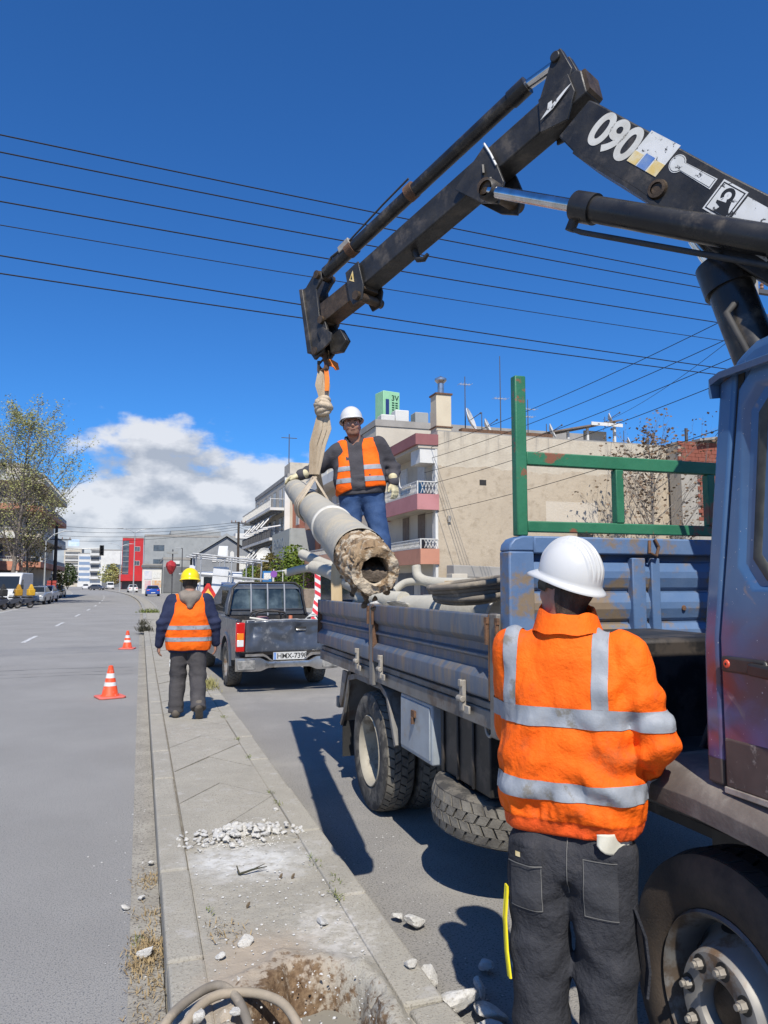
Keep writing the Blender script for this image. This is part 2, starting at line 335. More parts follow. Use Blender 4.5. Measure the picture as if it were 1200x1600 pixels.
# the median: custom dusty / soiled concrete
def median_mat():
    m = bpy.data.materials.new('median_concrete'); m.use_nodes = True; t = m.node_tree; n = t.nodes; l = t.links; b = n['Principled BSDF']
    pos = n.new('ShaderNodeNewGeometry').outputs['Position']
    def noise(s, d=6):
        x = n.new('ShaderNodeTexNoise'); x.inputs['Scale'].default_value = s; x.inputs['Detail'].default_value = d; x.inputs['Roughness'].default_value = .65; l.new(pos, x.inputs['Vector']); return x.outputs['Fac']
    def rng(x, a, bb):
        q = n.new('ShaderNodeMapRange'); q.interpolation_type = 'SMOOTHSTEP'; q.inputs[1].default_value = a; q.inputs[2].default_value = bb; l.new(x, q.inputs[0]); return q.outputs[0]
    def mth(op, a, bb):
        q = n.new('ShaderNodeMath'); q.operation = op
        for i, x in enumerate((a, bb)):
            if isinstance(x, float): q.inputs[i].default_value = x
            else: l.new(x, q.inputs[i])
        return q.outputs[0]
    def mix(f, a, bb):
        q = n.new('ShaderNodeMix'); q.data_type = 'RGBA'; l.new(f, q.inputs[0])
        for i, x in ((6, a), (7, bb)):
            if isinstance(x, tuple): q.inputs[i].default_value = (*x, 1)
            else: l.new(x, q.inputs[i])
        return q.outputs[2]
    def spot(cx, cy, rx, ry, amp, nz):
        mp = n.new('ShaderNodeMapping'); mp.vector_type = 'TEXTURE'; mp.inputs['Location'].default_value = (cx, cy, .1); mp.inputs['Scale'].default_value = (rx, ry, 9); l.new(pos, mp.inputs[0])
        ln = n.new('ShaderNodeVectorMath'); ln.operation = 'LENGTH'; l.new(mp.outputs[0], ln.inputs[0])
        return mth('ADD', ln.outputs['Value'], mth('MULTIPLY', mth('SUBTRACT', nz, .5), amp))
    big = noise(3.2); fine = noise(26, 8); grit = noise(110, 2)
    c = mix(rng(big, .3, .7), (.37, .345, .29), (.31, .29, .245))
    c = mix(rng(grit, .54, .66), c, (.23, .21, .175))
    c = mix(rng(noise(7, 9), .55, .72), c, (.40, .38, .345))
    w1 = spot(.62, 4.35, .42, .34, 1.2, big); c = mix(mth('MULTIPLY', rng(w1, 1.15, .3), rng(noise(16, 9), .25, .62)), c, (.56, .555, .53))
    w2 = spot(.86, 3.35, .20, .36, 1.5, fine); c = mix(mth('MULTIPLY', rng(w2, 1.1, .4), rng(noise(19, 9), .35, .65)), c, (.52, .495, .45))
    t1 = spot(.52, 3.05, .28, .5, 1.2, big); c = mix(rng(t1, 1.2, .55), c, (.36, .305, .24))
    s1 = spot(.62, 2.72, .26, .44, 1.5, fine); c = mix(rng(s1, 1.05, .8), c, mix(rng(noise(40, 6), .35, .65), (.10, .062, .036), (.2, .135, .08)))
    c = mix(rng(noise(34, 3), .68, .72), c, (.52, .5, .46)) 
    l.new(c, b.inputs['Base Color']); b.inputs['Roughness'].default_value = .95; b.inputs['Specular IOR Level'].default_value = .25
    bp = n.new('ShaderNodeBump'); bp.inputs['Strength'].default_value = .55; bp.inputs['Distance'].default_value = .012; l.new(mth('ADD', fine, mth('MULTIPLY', grit, .5)), bp.inputs['Height']); l.new(bp.outputs[0], b.inputs['Normal'])
    return m
medm = median_mat()
median = ribbon('median', joint, .28, .97, .112, 4.55, 900, th=.15)
ribbon('median_top_far', medm, .31, .94, .121, 34, 900).parent = median
for nme, x0, x1 in (('kerb_far', .14, .30), ('kerb_far', .95, 1.12)):
    ribbon(nme, kerbm, x0, x1, .125, 34, 900, th=.14).parent = median
# kerb stones one by one, then the diagonal pavers
def stone(x0, x1, L, h):
    m = MB(); m.bx(x0, x1, 0, L, -.02, h); return m.mesh('kerb_stone', medm)
kl = [stone(.145, .292, .992, .125+d) for d in (0, .003, -.003)]; kr = [stone(.958, 1.118, .992, .123+d) for d in (0, .004, -.003)]
for i, y in enumerate(range(-3, 34)):
    q = inst('kerb_stone', kl[i % 3], median, (random.uniform(-.004, .004), y+.3, 0)); bv = q.modifiers.new('b', 'BEVEL'); bv.width = .014; bv.segments = 2
    if y+.72 > 2.6 or y < 1:
        q = inst('kerb_stone', kr[i % 3], median, (random.uniform(-.005, .005), y+.72, 0)); bv = q.modifiers.new('b', 'BEVEL'); bv.width = .012; bv.segments = 2
Lp = .94; gx0, gx1 = .300, .950; gp = .0014
def pv(poly, d):
    cx = sum(p[0] for p in poly)/len(poly); cy = sum(p[1] for p in poly)/len(poly)
    q = [(cx+(x-cx)*(1-gp*2.2/abs(.33)), cy+(y-cy)*(1-gp*2.2/.4)) for x, y in poly]
    m = MB(); m.prism(q, 2, .09, .121+d); return m.mesh('paver', medm)
xm = (gx0+gx1)/2
shapes = [[pv([(gx0, 0), (xm, Lp/2), (gx0, Lp)], d) for d in (0, .003, -.002)], [pv([(gx1, 0), (gx1, Lp), (xm, Lp/2)], d) for d in (0, .002, -.003)], [pv([(xm, Lp/2), (gx1, Lp), (xm, Lp*1.5), (gx0, Lp)], d) for d in (0, -.003, .002)]]
first = pv([(xm, Lp*.5+Lp*.5), (gx1, Lp), (xm, Lp*1.5), (gx0, Lp)][1:] , 0)
inst('paver', first, median, (0, 4.6-Lp, 0))
for i in range(31):
    for s in shapes:
        q = inst('paver', random.choice(s), median, (0, 4.6+i*Lp, 0), (random.uniform(-.003, .003), random.uniform(-.005, .005), 0))
# the broken, dug-up stretch in the foreground
nx, ny = 41, 190; X = np.linspace(.293, .957, nx); Y = np.linspace(1.0, 4.6, ny); XX, YY = np.meshgrid(X, Y)
dh = np.sqrt(((XX-.64)/.25)**2+((YY-2.72)/.36)**2)+fb(XX*7, YY*7, XX*0, 3)*1.1
hole = np.clip(1.0-dh, 0, 1)
Z = .115+fb(XX*9, YY*9, XX*0, 5)*.012+fb(XX*40, YY*40, XX*0, 6)*.012
Z -= np.minimum(hole*1.1, .34)*(.8+.6*fb(XX*14, YY*14, XX*0, 8))
ring = np.exp(-((dh-1.15)/.22)**2); Z += ring*(.022+.06*np.abs(fb(XX*16, YY*16, XX*0, 9)))
edge = np.minimum(1, np.minimum((XX-.293)/.03, (.957-XX)/.03)); Z = .115+(Z-.115)*np.clip(edge, 0, 1)
Z[:, 0] = .112; Z[:, -1] = .112; Z[-1, :] = .116
m = MB(); m.add(np.stack([XX, YY, Z], -1).reshape(-1, 3), [(j*nx+i, j*nx+i+1, (j+1)*nx+i+1, (j+1)*nx+i) for j in range(ny-1) for i in range(nx-1)])
tag(m.build('dug_ground', medm, None, smooth=60, fix=False), kind='structure')
# broken kerb bits beside the hole
for (x, y, a, L) in ((1.05, 2.62, .12, .16), (1.05, 1.6, .02, .9)):
    m = MB(); m.bx(-.078, .078, -L/2, L/2, -.02, .118); q = m.build('kerb_stone', medm, median, bevel=.016); q.location = (x, y, 0); q.rotation_euler = (0.01, .015, a)
# ------------------------------------------------------------------ crane truck
XN, XF = 1.60, 3.80
truck = thing('crane_truck', 'blue flatbed crane truck with dropsides, green rack and black folding boom', 'truck', (2.7, 3.6, 0), world=True)
def tyre(rad, w, rim, name, parent, c, axis, mat_side, mat_tread, nlug, lugs=True, mirror=1):
    c = np.array(c, float); d, u, v = ortho(axis)
    h = w/2; prof = [(rim, -h*.72), (rim+.02, -h*.92), (rim+(rad-rim)*.45, -h*1.02), (rad-.035, -h*.97), (rad-.012, -h*.86), (rad-.010, 0), (rad-.012, h*.86), (rad-.035, h*.97), (rim+(rad-rim)*.45, h*1.02), (rim+.02, h*.92), (rim, h*.72)]
    m = MB(); m.lathe(prof, c, axis, 56); t = m.build(name, mat_side, parent, smooth=40)
    if lugs:
        m = MB(); cols = [(-.80, -.42), (-.40, -.02), (.02, .40), (.42, .80)]
        for k in range(nlug):
            for ci, (a, b) in enumerate(cols):
                th0 = 2*math.pi*(k+(.5 if ci % 2 else 0))/nlug; dt = 2*math.pi/nlug*.40; sk = (.22 if ci in (0, 2) else -.22)*dt*2
                vs = []
                for rr in (rad-.014, rad+.002):
                    for (e, q) in ((a, -1), (b, -1), (b, 1), (a, 1)):
                        th = th0+q*dt+sk*(1 if e == b else -1); r2 = rr-(.012 if abs(e) > .7 else 0)
                        vs.append(c+d*e*h+r2*(u*math.cos(th)+v*math.sin(th)))
                m.add(vs, [(0, 1, 2, 3), (7, 6, 5, 4), (0, 4, 5, 1), (1, 5, 6, 2), (2, 6, 7, 3), (3, 7, 4, 0)])
        m.build('tread', mat_tread, t)
    return t
def rear_wheel(x0, sgn, y=5.40, outer=True):
    cx = x0+sgn*.12; t = tyre(.425, .235, .245, 'rear_wheel', truck, (cx, y, .425), (1, 0, 0), tyre_dusty, tread_dusty, 40)
    m = MB(); o = -sgn
    # deep dished rim seen from outside: flange, barrel, then the disc far inside
    m.lathe([(.247, .085), (.255, .105), (.248, .112), (.235, .1), (.215, .06), (.20, -.045), (.175, -.06), (.10, -.062), (.085, -.02), (.05, -.015), (.0, -.015)], (cx, y, .425), (o, 0, 0), 40)
    m.build('rim', rim_cream, t, smooth=35)
    if outer:
        for k in range(6):
            m = MB(); a = k*math.pi/3; m.cyl((cx-o*.062, y+.135*math.cos(a), .425+.135*math.sin(a)), (cx-o*.03, y+.135*math.cos(a), .425+.135*math.sin(a)), .017, n=6)
            m.build('wheel_nut', rusty, t)
rear_wheel(1.625, 1); rear_wheel(1.885, 1, outer=False); rear_wheel(XF-.025, -1); rear_wheel(XF-.285, -1, outer=False)
def front_wheel(cx, o, y=1.86):
    t = tyre(.425, .245, .25, 'front_wheel', truck, (cx, y, .425), (1, 0, 0), tyre_dark, black, 44)
    m = MB(); m.lathe([(.25, .07), (.262, .108), (.254, .118), (.24, .105), (.228, .05), (.222, .0)], (cx, y, .425), (o, 0, 0), 48); m.build('rim', rim_dark, t, smooth=35)
    # disc that swells outward, with oval hand holes and recessed nuts
    m = MB(); n = 56; prof = [(.224, .005), (.205, .02), (.185, .055), (.165, .095), (.158, .118), (.15, .128), (.095, .131), (.082, .124), (.078, .105), (.078, .03), (.0, .03)]
    m.lathe(prof, (cx, y, .425), (o, 0, 0), n); m.build('wheel_disc', rim_grey, t, smooth=35)
    for k in range(8):
        a = 2*math.pi*(k+.25)/8; p = np.array((cx+o*.1305, y+.122*math.cos(a), .425+.122*math.sin(a)))
        mm = MB(); mm.lathe([(.0, .0005), (.026, .0005), (.0265, -.004)], p, (o, 0, 0), 16); sck = mm.build('nut_socket', black_vinyl, t)
        mm = MB(); mm.cyl(p-np.array((o*.002, 0, 0)), p+np.array((o*.02, 0, 0)), .0155, .0145, n=6); mm.cyl(p, p+np.array((o*.03, 0, 0)), .009, n=10); mm.build('wheel_nut', latch_m, sck)
    for k in range(8):
        a = 2*math.pi*(k+.75)/8; d = np.array((0, math.cos(a), math.sin(a))); q = np.array((0, -math.sin(a), math.cos(a)))
        O = np.array((cx+o*.032, y, .425))+d*.2; nrm = np.array((o*.6, 0, 0))+d*.8; nrm /= np.linalg.norm(nrm); rr = np.cross(q, nrm)
        mm = MB(); mm.add([O+nrm*.006+q*.042*math.cos(b)+rr*.02*math.sin(b) for b in np.linspace(0, 2*math.pi, 17)[:-1]], [tuple(range(16))]); mm.build('hand_hole', black_vinyl, t)
    mm = MB(); mm.lathe([(.078, .04), (.07, .085), (.045, .1), (.0, .1)], (cx, y, .425), (o, 0, 0), 24); mm.build('hub', greasy, t, smooth=40)
front_wheel(1.745, -1); front_wheel(XF-.145, 1)
# chassis
m = MB()
for x in (2.28, 3.12): m.bx(x-.045, x+.045, .1, 6.6, .62, .84)
for y in (.5, 2.2, 3.4, 4.4, 5.9, 6.5): m.bx(2.3, 3.1, y-.05, y+.05, .66, .8)
m.cyl((1.9, 5.40, .425), (3.5, 5.40, .425), .075); m.lathe([(.0, -.18), (.14, -.14), (.17, 0), (.14, .14), (0, .18)], (2.7, 5.40, .425), (0, 1, 0), 20)
m.cyl((1.8, 1.86, .40), (3.6, 1.86, .40), .06)
m.build('chassis', blackmetal, truck)
for x in (2.28, 3.12):
    m = MB()
    for k in range(5): m.bar((x, 4.72+k*.06, .56+.012*k-.02*0), (x, 5.84-k*.06, .56+.012*k), .07, .011)
    m.build('leaf_spring', greasy, truck)
# bed
m = MB(); m.bx(XN+.06, XF-.06, 3.2, 6.83, 1.045, 1.095); m.build('bed_floor', side_grey, truck)
for x0, x1 in ((XN+.005, XN+.11), (XF-.11, XF-.005)):
    m = MB(); m.bx(x0, x1, 3.18, 6.86, .955, 1.043); m.bx(x0+.012, x1-.012, 3.18, 6.86, 1.043, 1.08); m.build('bed_edge_rail', side_grey, truck, bevel=.006)
m = MB()
for y in np.arange(3.5, 6.8, .55): m.bx(XN+.12, XF-.12, y-.04, y+.04, .86, 1.04)
m.build('cross_members', blackmetal, truck)
PROF = [(0, 1.502), (.048, 1.502), (.048, .0), (.0, .0)]
def dropside(y0, y1, side, name='dropside'):
    # outer profile (x outwards, z): upper band, recess with a rib, lower band with sloping shelf
    prof = [(-.045, 1.500), (.004, 1.503), (.012, 1.496), (.012, 1.392), (-.006, 1.372), (-.026, 1.358), (-.026, 1.318), (-.006, 1.306), (-.006, 1.292), (-.026, 1.282), (-.026, 1.236), (.006, 1.205), (.014, 1.196), (.014, 1.108), (.004, 1.098), (-.045, 1.098)]
    m = MB(); base = XN if side < 0 else XF
    m.prism([(base+side*x, z) for x, z in prof], 1, y0, y1); p = m.build(name, side_steel, truck, bevel=.004)
    p.data.materials[0] = side_steel
    return p
for side in (-1, 1):
    b = XN if side < 0 else XF
    for (y0, y1, ylat) in ((3.27, 5.14, (3.55, 4.92)), (5.23, 6.88, (5.5,))):
        p = dropside(y0, y1, side)
        for ye in (y0, y1):
            s = 1 if ye == y0 else -1; m = MB()
            m.prism([(b+side*.016, 1.098), (b-side*.046, 1.098), (b-side*.046, 1.503), (b+side*.0155, 1.503)], 1, ye-s*.006, ye-s*.0005)
            m.build('end_plate', rusty, p)
        for yl in ylat:
            m = MB(); x = b+side*.016
            m.bx(min(x, x+side*.02), max(x, x+side*.02), yl-.022, yl+.022, 1.01, 1.165); m.bx(min(x, x+side*.012), max(x, x+side*.012), yl-.075, yl+.04, 1.0, 1.04)
            m.cyl((x+side*.022, yl-.03, 1.07), (x+side*.022, yl+.03, 1.07), .016, n=10); m.bx(min(x, x+side*.03), max(x, x+side*.03), yl-.016, yl+.016, 1.13, 1.165)
            m.build('latch', latch_m, p, bevel=.003)
    for yp in (5.185, 3.22):
        m = MB(); x = b-side*.02
        m.bx(x-.035, x+.035, yp-.04, yp+.04, .93, 1.508)
        o = m.build('stake_post', side_grey, truck, bevel=.006)
        m = MB(); xx = b+side*.02
        for dy in (-.055, .055): m = MB(); m.cyl((xx, yp+dy, 1.36), (xx, yp+dy, 1.47), .011, n=8); m.bx(min(xx-.008, xx+.008), max(xx-.008, xx+.008), yp+dy-.014, yp+dy+.014, 1.46, 1.49); m.build('pin_latch', rusty, o)
m = MB(); m.bx(XN+.02, XF-.02, 6.9, 6.94, 1.098, 1.50)
for z in (1.18, 1.3, 1.42): m.bx(XN+.1, XF-.1, 6.94, 6.955, z-.03, z+.03)
m.build('tailgate', side_steel, truck, bevel=.005)
# rear lights and bumper under the tail
m = MB(); m.bx(XN+.15, XF-.15, 6.74, 6.82, .52, .62); m.build('rear_bumper', side_grey, truck, bevel=.01)
lamp_red = M('lamp_red', (.5, .015, .012), None, rough=.25, coat=.5); lamp_amber = M('lamp_amber', (.75, .22, .02), None, rough=.25, coat=.5); lamp_clear = M('lamp_clear', (.65, .65, .62), None, rough=.2, coat=.5)
for x in (XN+.75, XF-.75):
    m = MB(); m.bx(x-.16, x+.16, 6.83, 6.87, .72, .82); m.build('tail_light', lamp_red, truck, bevel=.008)
# mudguards over the rear wheels: flat bent plates
for b, s in ((XN+.02, 1), (XF-.02, -1)):
    pts = [(6.17, .50), (6.07, .62), (5.93, .905), (5.70, .945), (5.08, .945), (4.94, .90), (4.76, .60)]
    th = .006; m = MB(); rings = []
    for (y, z) in pts: rings.append([(b, y, z), (b+s*.53, y, z), (b+s*.53, y, z+.008), (b, y, z+.008)])
    m.rings(rings); 
    for (p, q) in zip(pts[:-1], pts[1:]): m.bar((b+s*.012, p[0], p[1]-.016), (b+s*.012, q[0], q[1]-.016), .022, .036)
    m.build('mudguard', side_grey, truck, bevel=.003)
    m = MB(); m.bx(min(b+s*.02, b+s*.5), max(b+s*.02, b+s*.5), 6.16, 6.172, .22, .52); m.build('mud_flap', black, truck)
m = MB(); m.prism([(6.19, .62), (6.25, .66), (6.14, .93), (5.99, .93)], 0, XN+.03, XN+.05); m.build('mudguard_bracket', side_grey, truck)
# tool boxes on the near side
m = MB(); m.bx(1.62, 1.84, 4.09, 4.64, .605, .952); tb = m.build('tool_box', toolbox_m, truck, bevel=.012)
m = MB(); m.bx(1.612, 1.622, 4.115, 4.615, .63, .93); lid = m.build('tool_box_door', toolbox_m, tb, bevel=.004)
m = MB(); m.bx(1.598, 1.613, 4.33, 4.39, .84, .88); m.cyl((1.60, 4.36, .84), (1.60, 4.36, .80), .012, n=8); m.build('door_catch', rusty, lid)
m = MB(); m.bx(1.66, 2.2, 3.42, 4.06, .60, .955)
for y in (3.6, 3.8, 4.0): m.bx(1.645, 1.66, y-.012, y+.012, .60, .95)
m.build('battery_box', blackmetal, truck, bevel=.01)
for y in (4.19, 3.37):
    m = MB(); pts = [(1.635, y+.04*math.cos(a), .955+.045*math.sin(a)) for a in np.linspace(math.pi, 2*math.pi, 12)]; m.tube(pts, .008, 8); m.build('rope_hook', latch_m, truck, smooth=40)
# spare wheel slung flat under the bed
sp = tyre(.42, .235, .245, 'spare_wheel', truck, (1.95, 3.80, .45), (.05, -.06, 1), tyre_dusty, tread_dusty, 40)
m = MB(); m.lathe([(.247, .085), (.25, .1), (.232, .095), (.21, .03), (.19, -.03), (.1, -.035), (.08, .02), (.0, .02)], (1.95, 3.80, .45), (.05, -.06, 1), 32); m.build('rim', rim_cream, sp, smooth=35)
m = MB(); m.cyl((1.95, 3.80, .45), (1.96, 3.78, .95), .02); m.bx(1.9, 2.0, 3.75, 3.85, .56, .6); m.build('spare_hanger', blackmetal, truck)
# headboard with green load rack
Y0 = 3.13
m = MB()
pts = [(1.655, 1.08), (1.655, 1.80), (1.672, 1.84), (1.71, 1.862), (3.69, 1.862), (3.728, 1.84), (3.745, 1.80), (3.745, 1.08)]
m.bx(1.605, 1.735, Y0-.05, Y0+.05, 1.0, 1.80); m.bx(3.665, 3.795, Y0-.05, Y0+.05, 1.0, 1.80)
m.prism([(1.605, 1.80), (1.735, 1.80), (1.735, 1.872), (1.68, 1.872), (1.635, 1.858), (1.612, 1.832)], 1, Y0-.05, Y0+.05)
m.prism([(3.795, 1.80), (3.665, 1.80), (3.665, 1.872), (3.72, 1.872), (3.765, 1.858), (3.788, 1.832)], 1, Y0-.05, Y0+.05)
m.bx(1.735, 3.665, Y0-.05, Y0+.05, 1.79, 1.872); hb = m.build('headboard', truck_blue, truck, bevel=.008)
z = 1.36
for k, hh in enumerate((.105, .145, .145)):
    m = MB(); zz = z+(.0, .11, .26)[k]
    m.prism([(Y0-.005, zz), (Y0-.005, zz+hh-.008), (Y0-.014, zz+hh-.012), (Y0-.03, zz+hh*.62), (Y0-.03, zz+hh*.4), (Y0-.014, zz+.012)], 0, 1.736, 3.664); m.build('corrugated_panel', truck_blue, hb)
m = MB(); m.bx(1.736, 3.664, Y0+.0, Y0+.012, 1.33, 1.79); m.build('back_sheet', truck_blue, hb)
for x in (2.27, 3.13):
    m = MB(); m.bx(x, x+.075, Y0-.052, Y0-.006, 1.36, 1.775); m.bx(x+.115, x+.165, Y0-.045, Y0-.006, 1.36, 1.775); m.build('upright_channel', truck_blue, hb, bevel=.005)
m = MB(); m.tube([(2.37, Y0-.056, 1.86), (2.36, Y0-.066, 1.80), (2.40, Y0-.066, 1.785), (2.42, Y0-.06, 1.83), (2.40, Y0-.056, 1.868)], .008, 8); m.build('rope_hook', rusty, hb)
for (x, zz) in ((2.58, 1.53), (2.76, 1.545)):
    m = MB(); m.lathe([(0, .036), (.012, .035), (.014, .03), (.014, .02)], (x, Y0, zz), (0, -1, 0), 10); m.build('rusty_bolt', rusty, hb)
m = MB(); m.bx(2.45, 2.53, Y0-.07, Y0-.02, 1.335, 1.365); m.build('rubber_stop', black, hb)
rack = MB(); rack.bx(1.664, 1.722, Y0-.024, Y0+.024, 1.874, 2.64); rk = rack.build('load_rack', green_paint, truck, bevel=.006)
m = MB(); m.bx(3.668, 3.748, Y0-.04, Y0+.04, 1.874, 2.64); m.build('rack_post', green_paint, rk, bevel=.006)
for (z0, z1) in ((2.212, 2.276), (1.893, 1.945)):
    m = MB(); m.bx(1.723, 3.667, Y0-.02, Y0+.02, z0, z1); m.build('rack_beam', green_paint, rk, bevel=.005)
for x in (2.235, 3.14, 2.79):
    m = MB(); m.bx(x-.022, x+.022, Y0-.022, Y0+.022, 1.946, 2.211); m.build('rack_upright', green_paint, rk, bevel=.004)
# crane base between cab and bed, all black
m = MB(); m.bx(1.82, 3.58, 2.02, 2.78, .84, 1.06); m.cyl((2.72, 2.35, 1.06), (2.72, 2.35, 2.1), .2, .17, 24); m.cyl((2.72, 2.35, 2.1), (2.72, 2.35, 3.0), .15, .13, 24); m.build('crane_column', blackmetal, truck, bevel=.01)
m = MB(); m.bx(1.80, 2.32, 2.45, 3.02, .82, 1.44); m.build('oil_tank', blackmetal, truck, bevel=.02)
m = MB(); m.bx(1.78, 3.6, 2.86, 3.06, .9, 1.30); m.build('valve_block', blackmetal, truck, bevel=.02)
for k in range(5):
    m = MB(); x = 1.95+.12*k; m.tube([(x, 2.3, 1.0), (x+.05, 2.2, 1.3), (x+.2, 2.15, 1.5), (2.55, 2.2, 1.7-.05*k)], .014, 8); m.build('hydraulic_hose', hose_blk, truck, smooth=50)
# ------------------------------------------------------------------ crane boom (all in the crane's slewing plane)
CA = np.array((2.72, 2.35, 0.)); CU = np.array((-.4508, .8926, 0.)); CN = np.array((-.8926, -.4508, 0.)); CZ = np.array((0, 0, 1.))
def cp(s, z, n=0.0): return CA+CU*s+CZ*z+CN*n
def slab(m, poly, n0, n1):
    k = len(poly); vs = [cp(s, z, n0) for s, z in poly]+[cp(s, z, n1) for s, z in poly]
    m.add(vs, [tuple(range(k)), tuple(range(2*k-1, k-1, -1))]+[(i, i+k, (i+1) % k+k, (i+1) % k) for i in range(k)]); return m
bpoly = [(1.0, 4.20), (.958, 4.164), (.648, 3.847), (.326, 3.517), (.0, 3.20), (-.12, 3.06), (-.1, 2.94), (.0, 2.86), (.172, 2.948), (.404, 3.175), (.627, 3.454), (.75, 3.597), (1.033, 3.885), (1.104, 3.958), (1.19, 4.08)]
m = MB(); slab(m, bpoly, -.1, .1); boom = m.build('crane_boom', crane_black, truck, bevel=.008)
m = MB(); slab(m, [(1.09, 3.955), (1.03, 3.893), (.75, 3.605), (.62, 3.458), (.632, 3.438), (.758, 3.583), (1.04, 3.872), (1.10, 3.938)], -.112, .112); m.build('lower_flange', crane_black, boom)
m = MB(); m.lathe([(.03, .02), (.045, .018), (.05, .0)], cp(.646, 3.562, .1), CN, 20); m.lathe([(0, .012), (.028, .012)], cp(.646, 3.562, .1), CN, 16); m.build('pivot_pin', greasy, boom, smooth=40)
# jib box, inner extension, stiffeners
jpoly = [(2.888, 3.86), (1.836, 4.153), (1.296, 4.392), (1.006, 4.459), (.975, 4.40), (.955, 4.23), (1.085, 4.165), (1.727, 3.975), (2.80, 3.665)]
jpoly = [(2.888, 3.86), (1.09, 4.433), (1.055, 4.41), (1.025, 4.27), (2.835, 3.69)]
m = MB(); slab(m, jpoly, -.075, .075); jib = m.build('crane_jib', crane_black, truck, bevel=.01)
m = MB(); slab(m, [(1.32, 4.36), (1.13, 4.42), (1.09, 4.30), (1.14, 4.16), (1.31, 4.16)], .0755, .09); slab(m, [(1.32, 4.36), (1.13, 4.42), (1.09, 4.30), (1.14, 4.16), (1.31, 4.16)], -.09, -.0755); m.build('elbow_plate', crane_black, jib, bevel=.003)
m = MB(); slab(m, [(2.80, 3.83), (3.25, 3.71), (3.22, 3.56), (2.76, 3.685)], -.066, .066); m.build('jib_extension', greasy, jib, bevel=.004)
m = MB(); slab(m, [(2.93, 3.84), (2.80, 3.885), (2.745, 3.70), (2.765, 3.60), (2.85, 3.585), (2.885, 3.64)], .086, .1); slab(m, [(2.93, 3.84), (2.80, 3.885), (2.745, 3.70), (2.765, 3.60), (2.85, 3.585), (2.885, 3.64)], -.1, -.086); col = m.build('jib_collar', crane_black, jib, bevel=.003)
m = MB(); m.cyl(cp(2.80, 3.635, -.13), cp(2.80, 3.635, .125), .032, n=14); m.build('collar_pin', greasy, col, smooth=40)
m = MB(); slab(m, [(2.885, 3.77), (2.835, 3.745), (2.85, 3.83)], .101, .1025); m.build('warning_sticker', yellow_vinyl, col)
m = MB(); slab(m, [(2.872, 3.775), (2.852, 3.765), (2.858, 3.80)], .1027, .1035); m.build('warning_mark', black_vinyl, col)
tri = [(1.92, 4.06), (1.68, 4.25), (1.60, 4.09), (1.552, 3.965), (1.60, 3.85), (1.72, 3.90)]
m = MB(); slab(m, tri, .087, .108); slab(m, tri, -.108, -.087); br = m.build('jib_bracket', crane_black, jib, bevel=.004)
m = MB(); m.cyl(cp(1.625, 3.93, -.15), cp(1.625, 3.93, .2), .042, n=18); m.lathe([(0, .005), (.03, .004), (.05, 0)], cp(1.625, 3.93, .2), CN, 18); m.build('bracket_pin', greasy, br, smooth=40)
for (s, z) in ((1.70, 4.12), (1.645, 4.02)):
    m = MB(); m.bar(cp(s, z, .109), cp(s-.012, z-.06, .12), .012, .02); m.build('hose_clip', black_vinyl, br)
m = MB(); m.tube([cp(1.685, 4.25, .112), cp(1.64, 4.17, .112), cp(1.60, 4.08, .112)], .007, 6); m.build('grease_line', white_vinyl, br)
# the old logo decal at the top of the jib
m = MB(); slab(m, [(1.13, 4.335), (1.10, 4.345), (1.22, 4.255), (1.30, 4.225), (1.255, 4.265), (1.25, 4.30), (1.225, 4.305), (1.225, 4.28), (1.15, 4.325)], .1, .1015); m.build('logo_decal', white_vinyl, jib)
# extension cylinder on top of the jib
m = MB(); m.cyl(cp(3.23, 3.955, .02), cp(1.45, 4.536, .02), .047, n=24); m.cyl(cp(1.55, 4.503, .02), cp(1.435, 4.541, .02), .054, n=24); ec = m.build('extension_cylinder', crane_cyl, truck, smooth=40)
m = MB(); m.cyl(cp(1.45, 4.536, .02), cp(1.24, 4.565, .02), .030, n=16); m.build('cylinder_rod', chrome, ec, smooth=40)
for s in (2.36, 2.95):
    t = (3.23-s)/(3.23-1.56); m = MB(); m.cyl(cp(s+.03, 3.955+t*.565-.01, .02), cp(s-.03, 3.955+t*.565+.01, .02), .057, n=24); m.build('cylinder_clamp', rusty, ec, smooth=40)
m = MB(); m.bar(cp(3.04, 4.05, .06), cp(2.93, 4.09, .06), .03, .05); m.build('switch_box', latch_m, ec, bevel=.004)
m = MB(); m.tube([cp(2.93, 4.09, .06), cp(2.6, 4.24, .05), cp(2.36, 4.33, .05)], .007, 6); m.tube([cp(3.04, 4.05, .06), cp(3.13, 4.03, .06), cp(3.2, 3.95, .06)], .009, 6); m.build('signal_cable', hose_blk, ec)
bk = [(1.33, 4.35), (1.225, 4.60), (1.18, 4.605), (1.11, 4.45), (1.13, 4.40)]
m = MB(); slab(m, bk, .03, .075); slab(m, bk, -.06, -.015); m.cyl(cp(1.21, 4.565, -.08), cp(1.21, 4.565, .09), .03, n=14); m.build('cylinder_bracket', crane_black, jib, bevel=.005)
# open end of the box at the elbow
m = MB(); slab(m, [(1.056, 4.41), (1.026, 4.275), (1.01, 4.29), (1.035, 4.41)], -.07, .07); m.build('box_end_cap', greasy, jib)
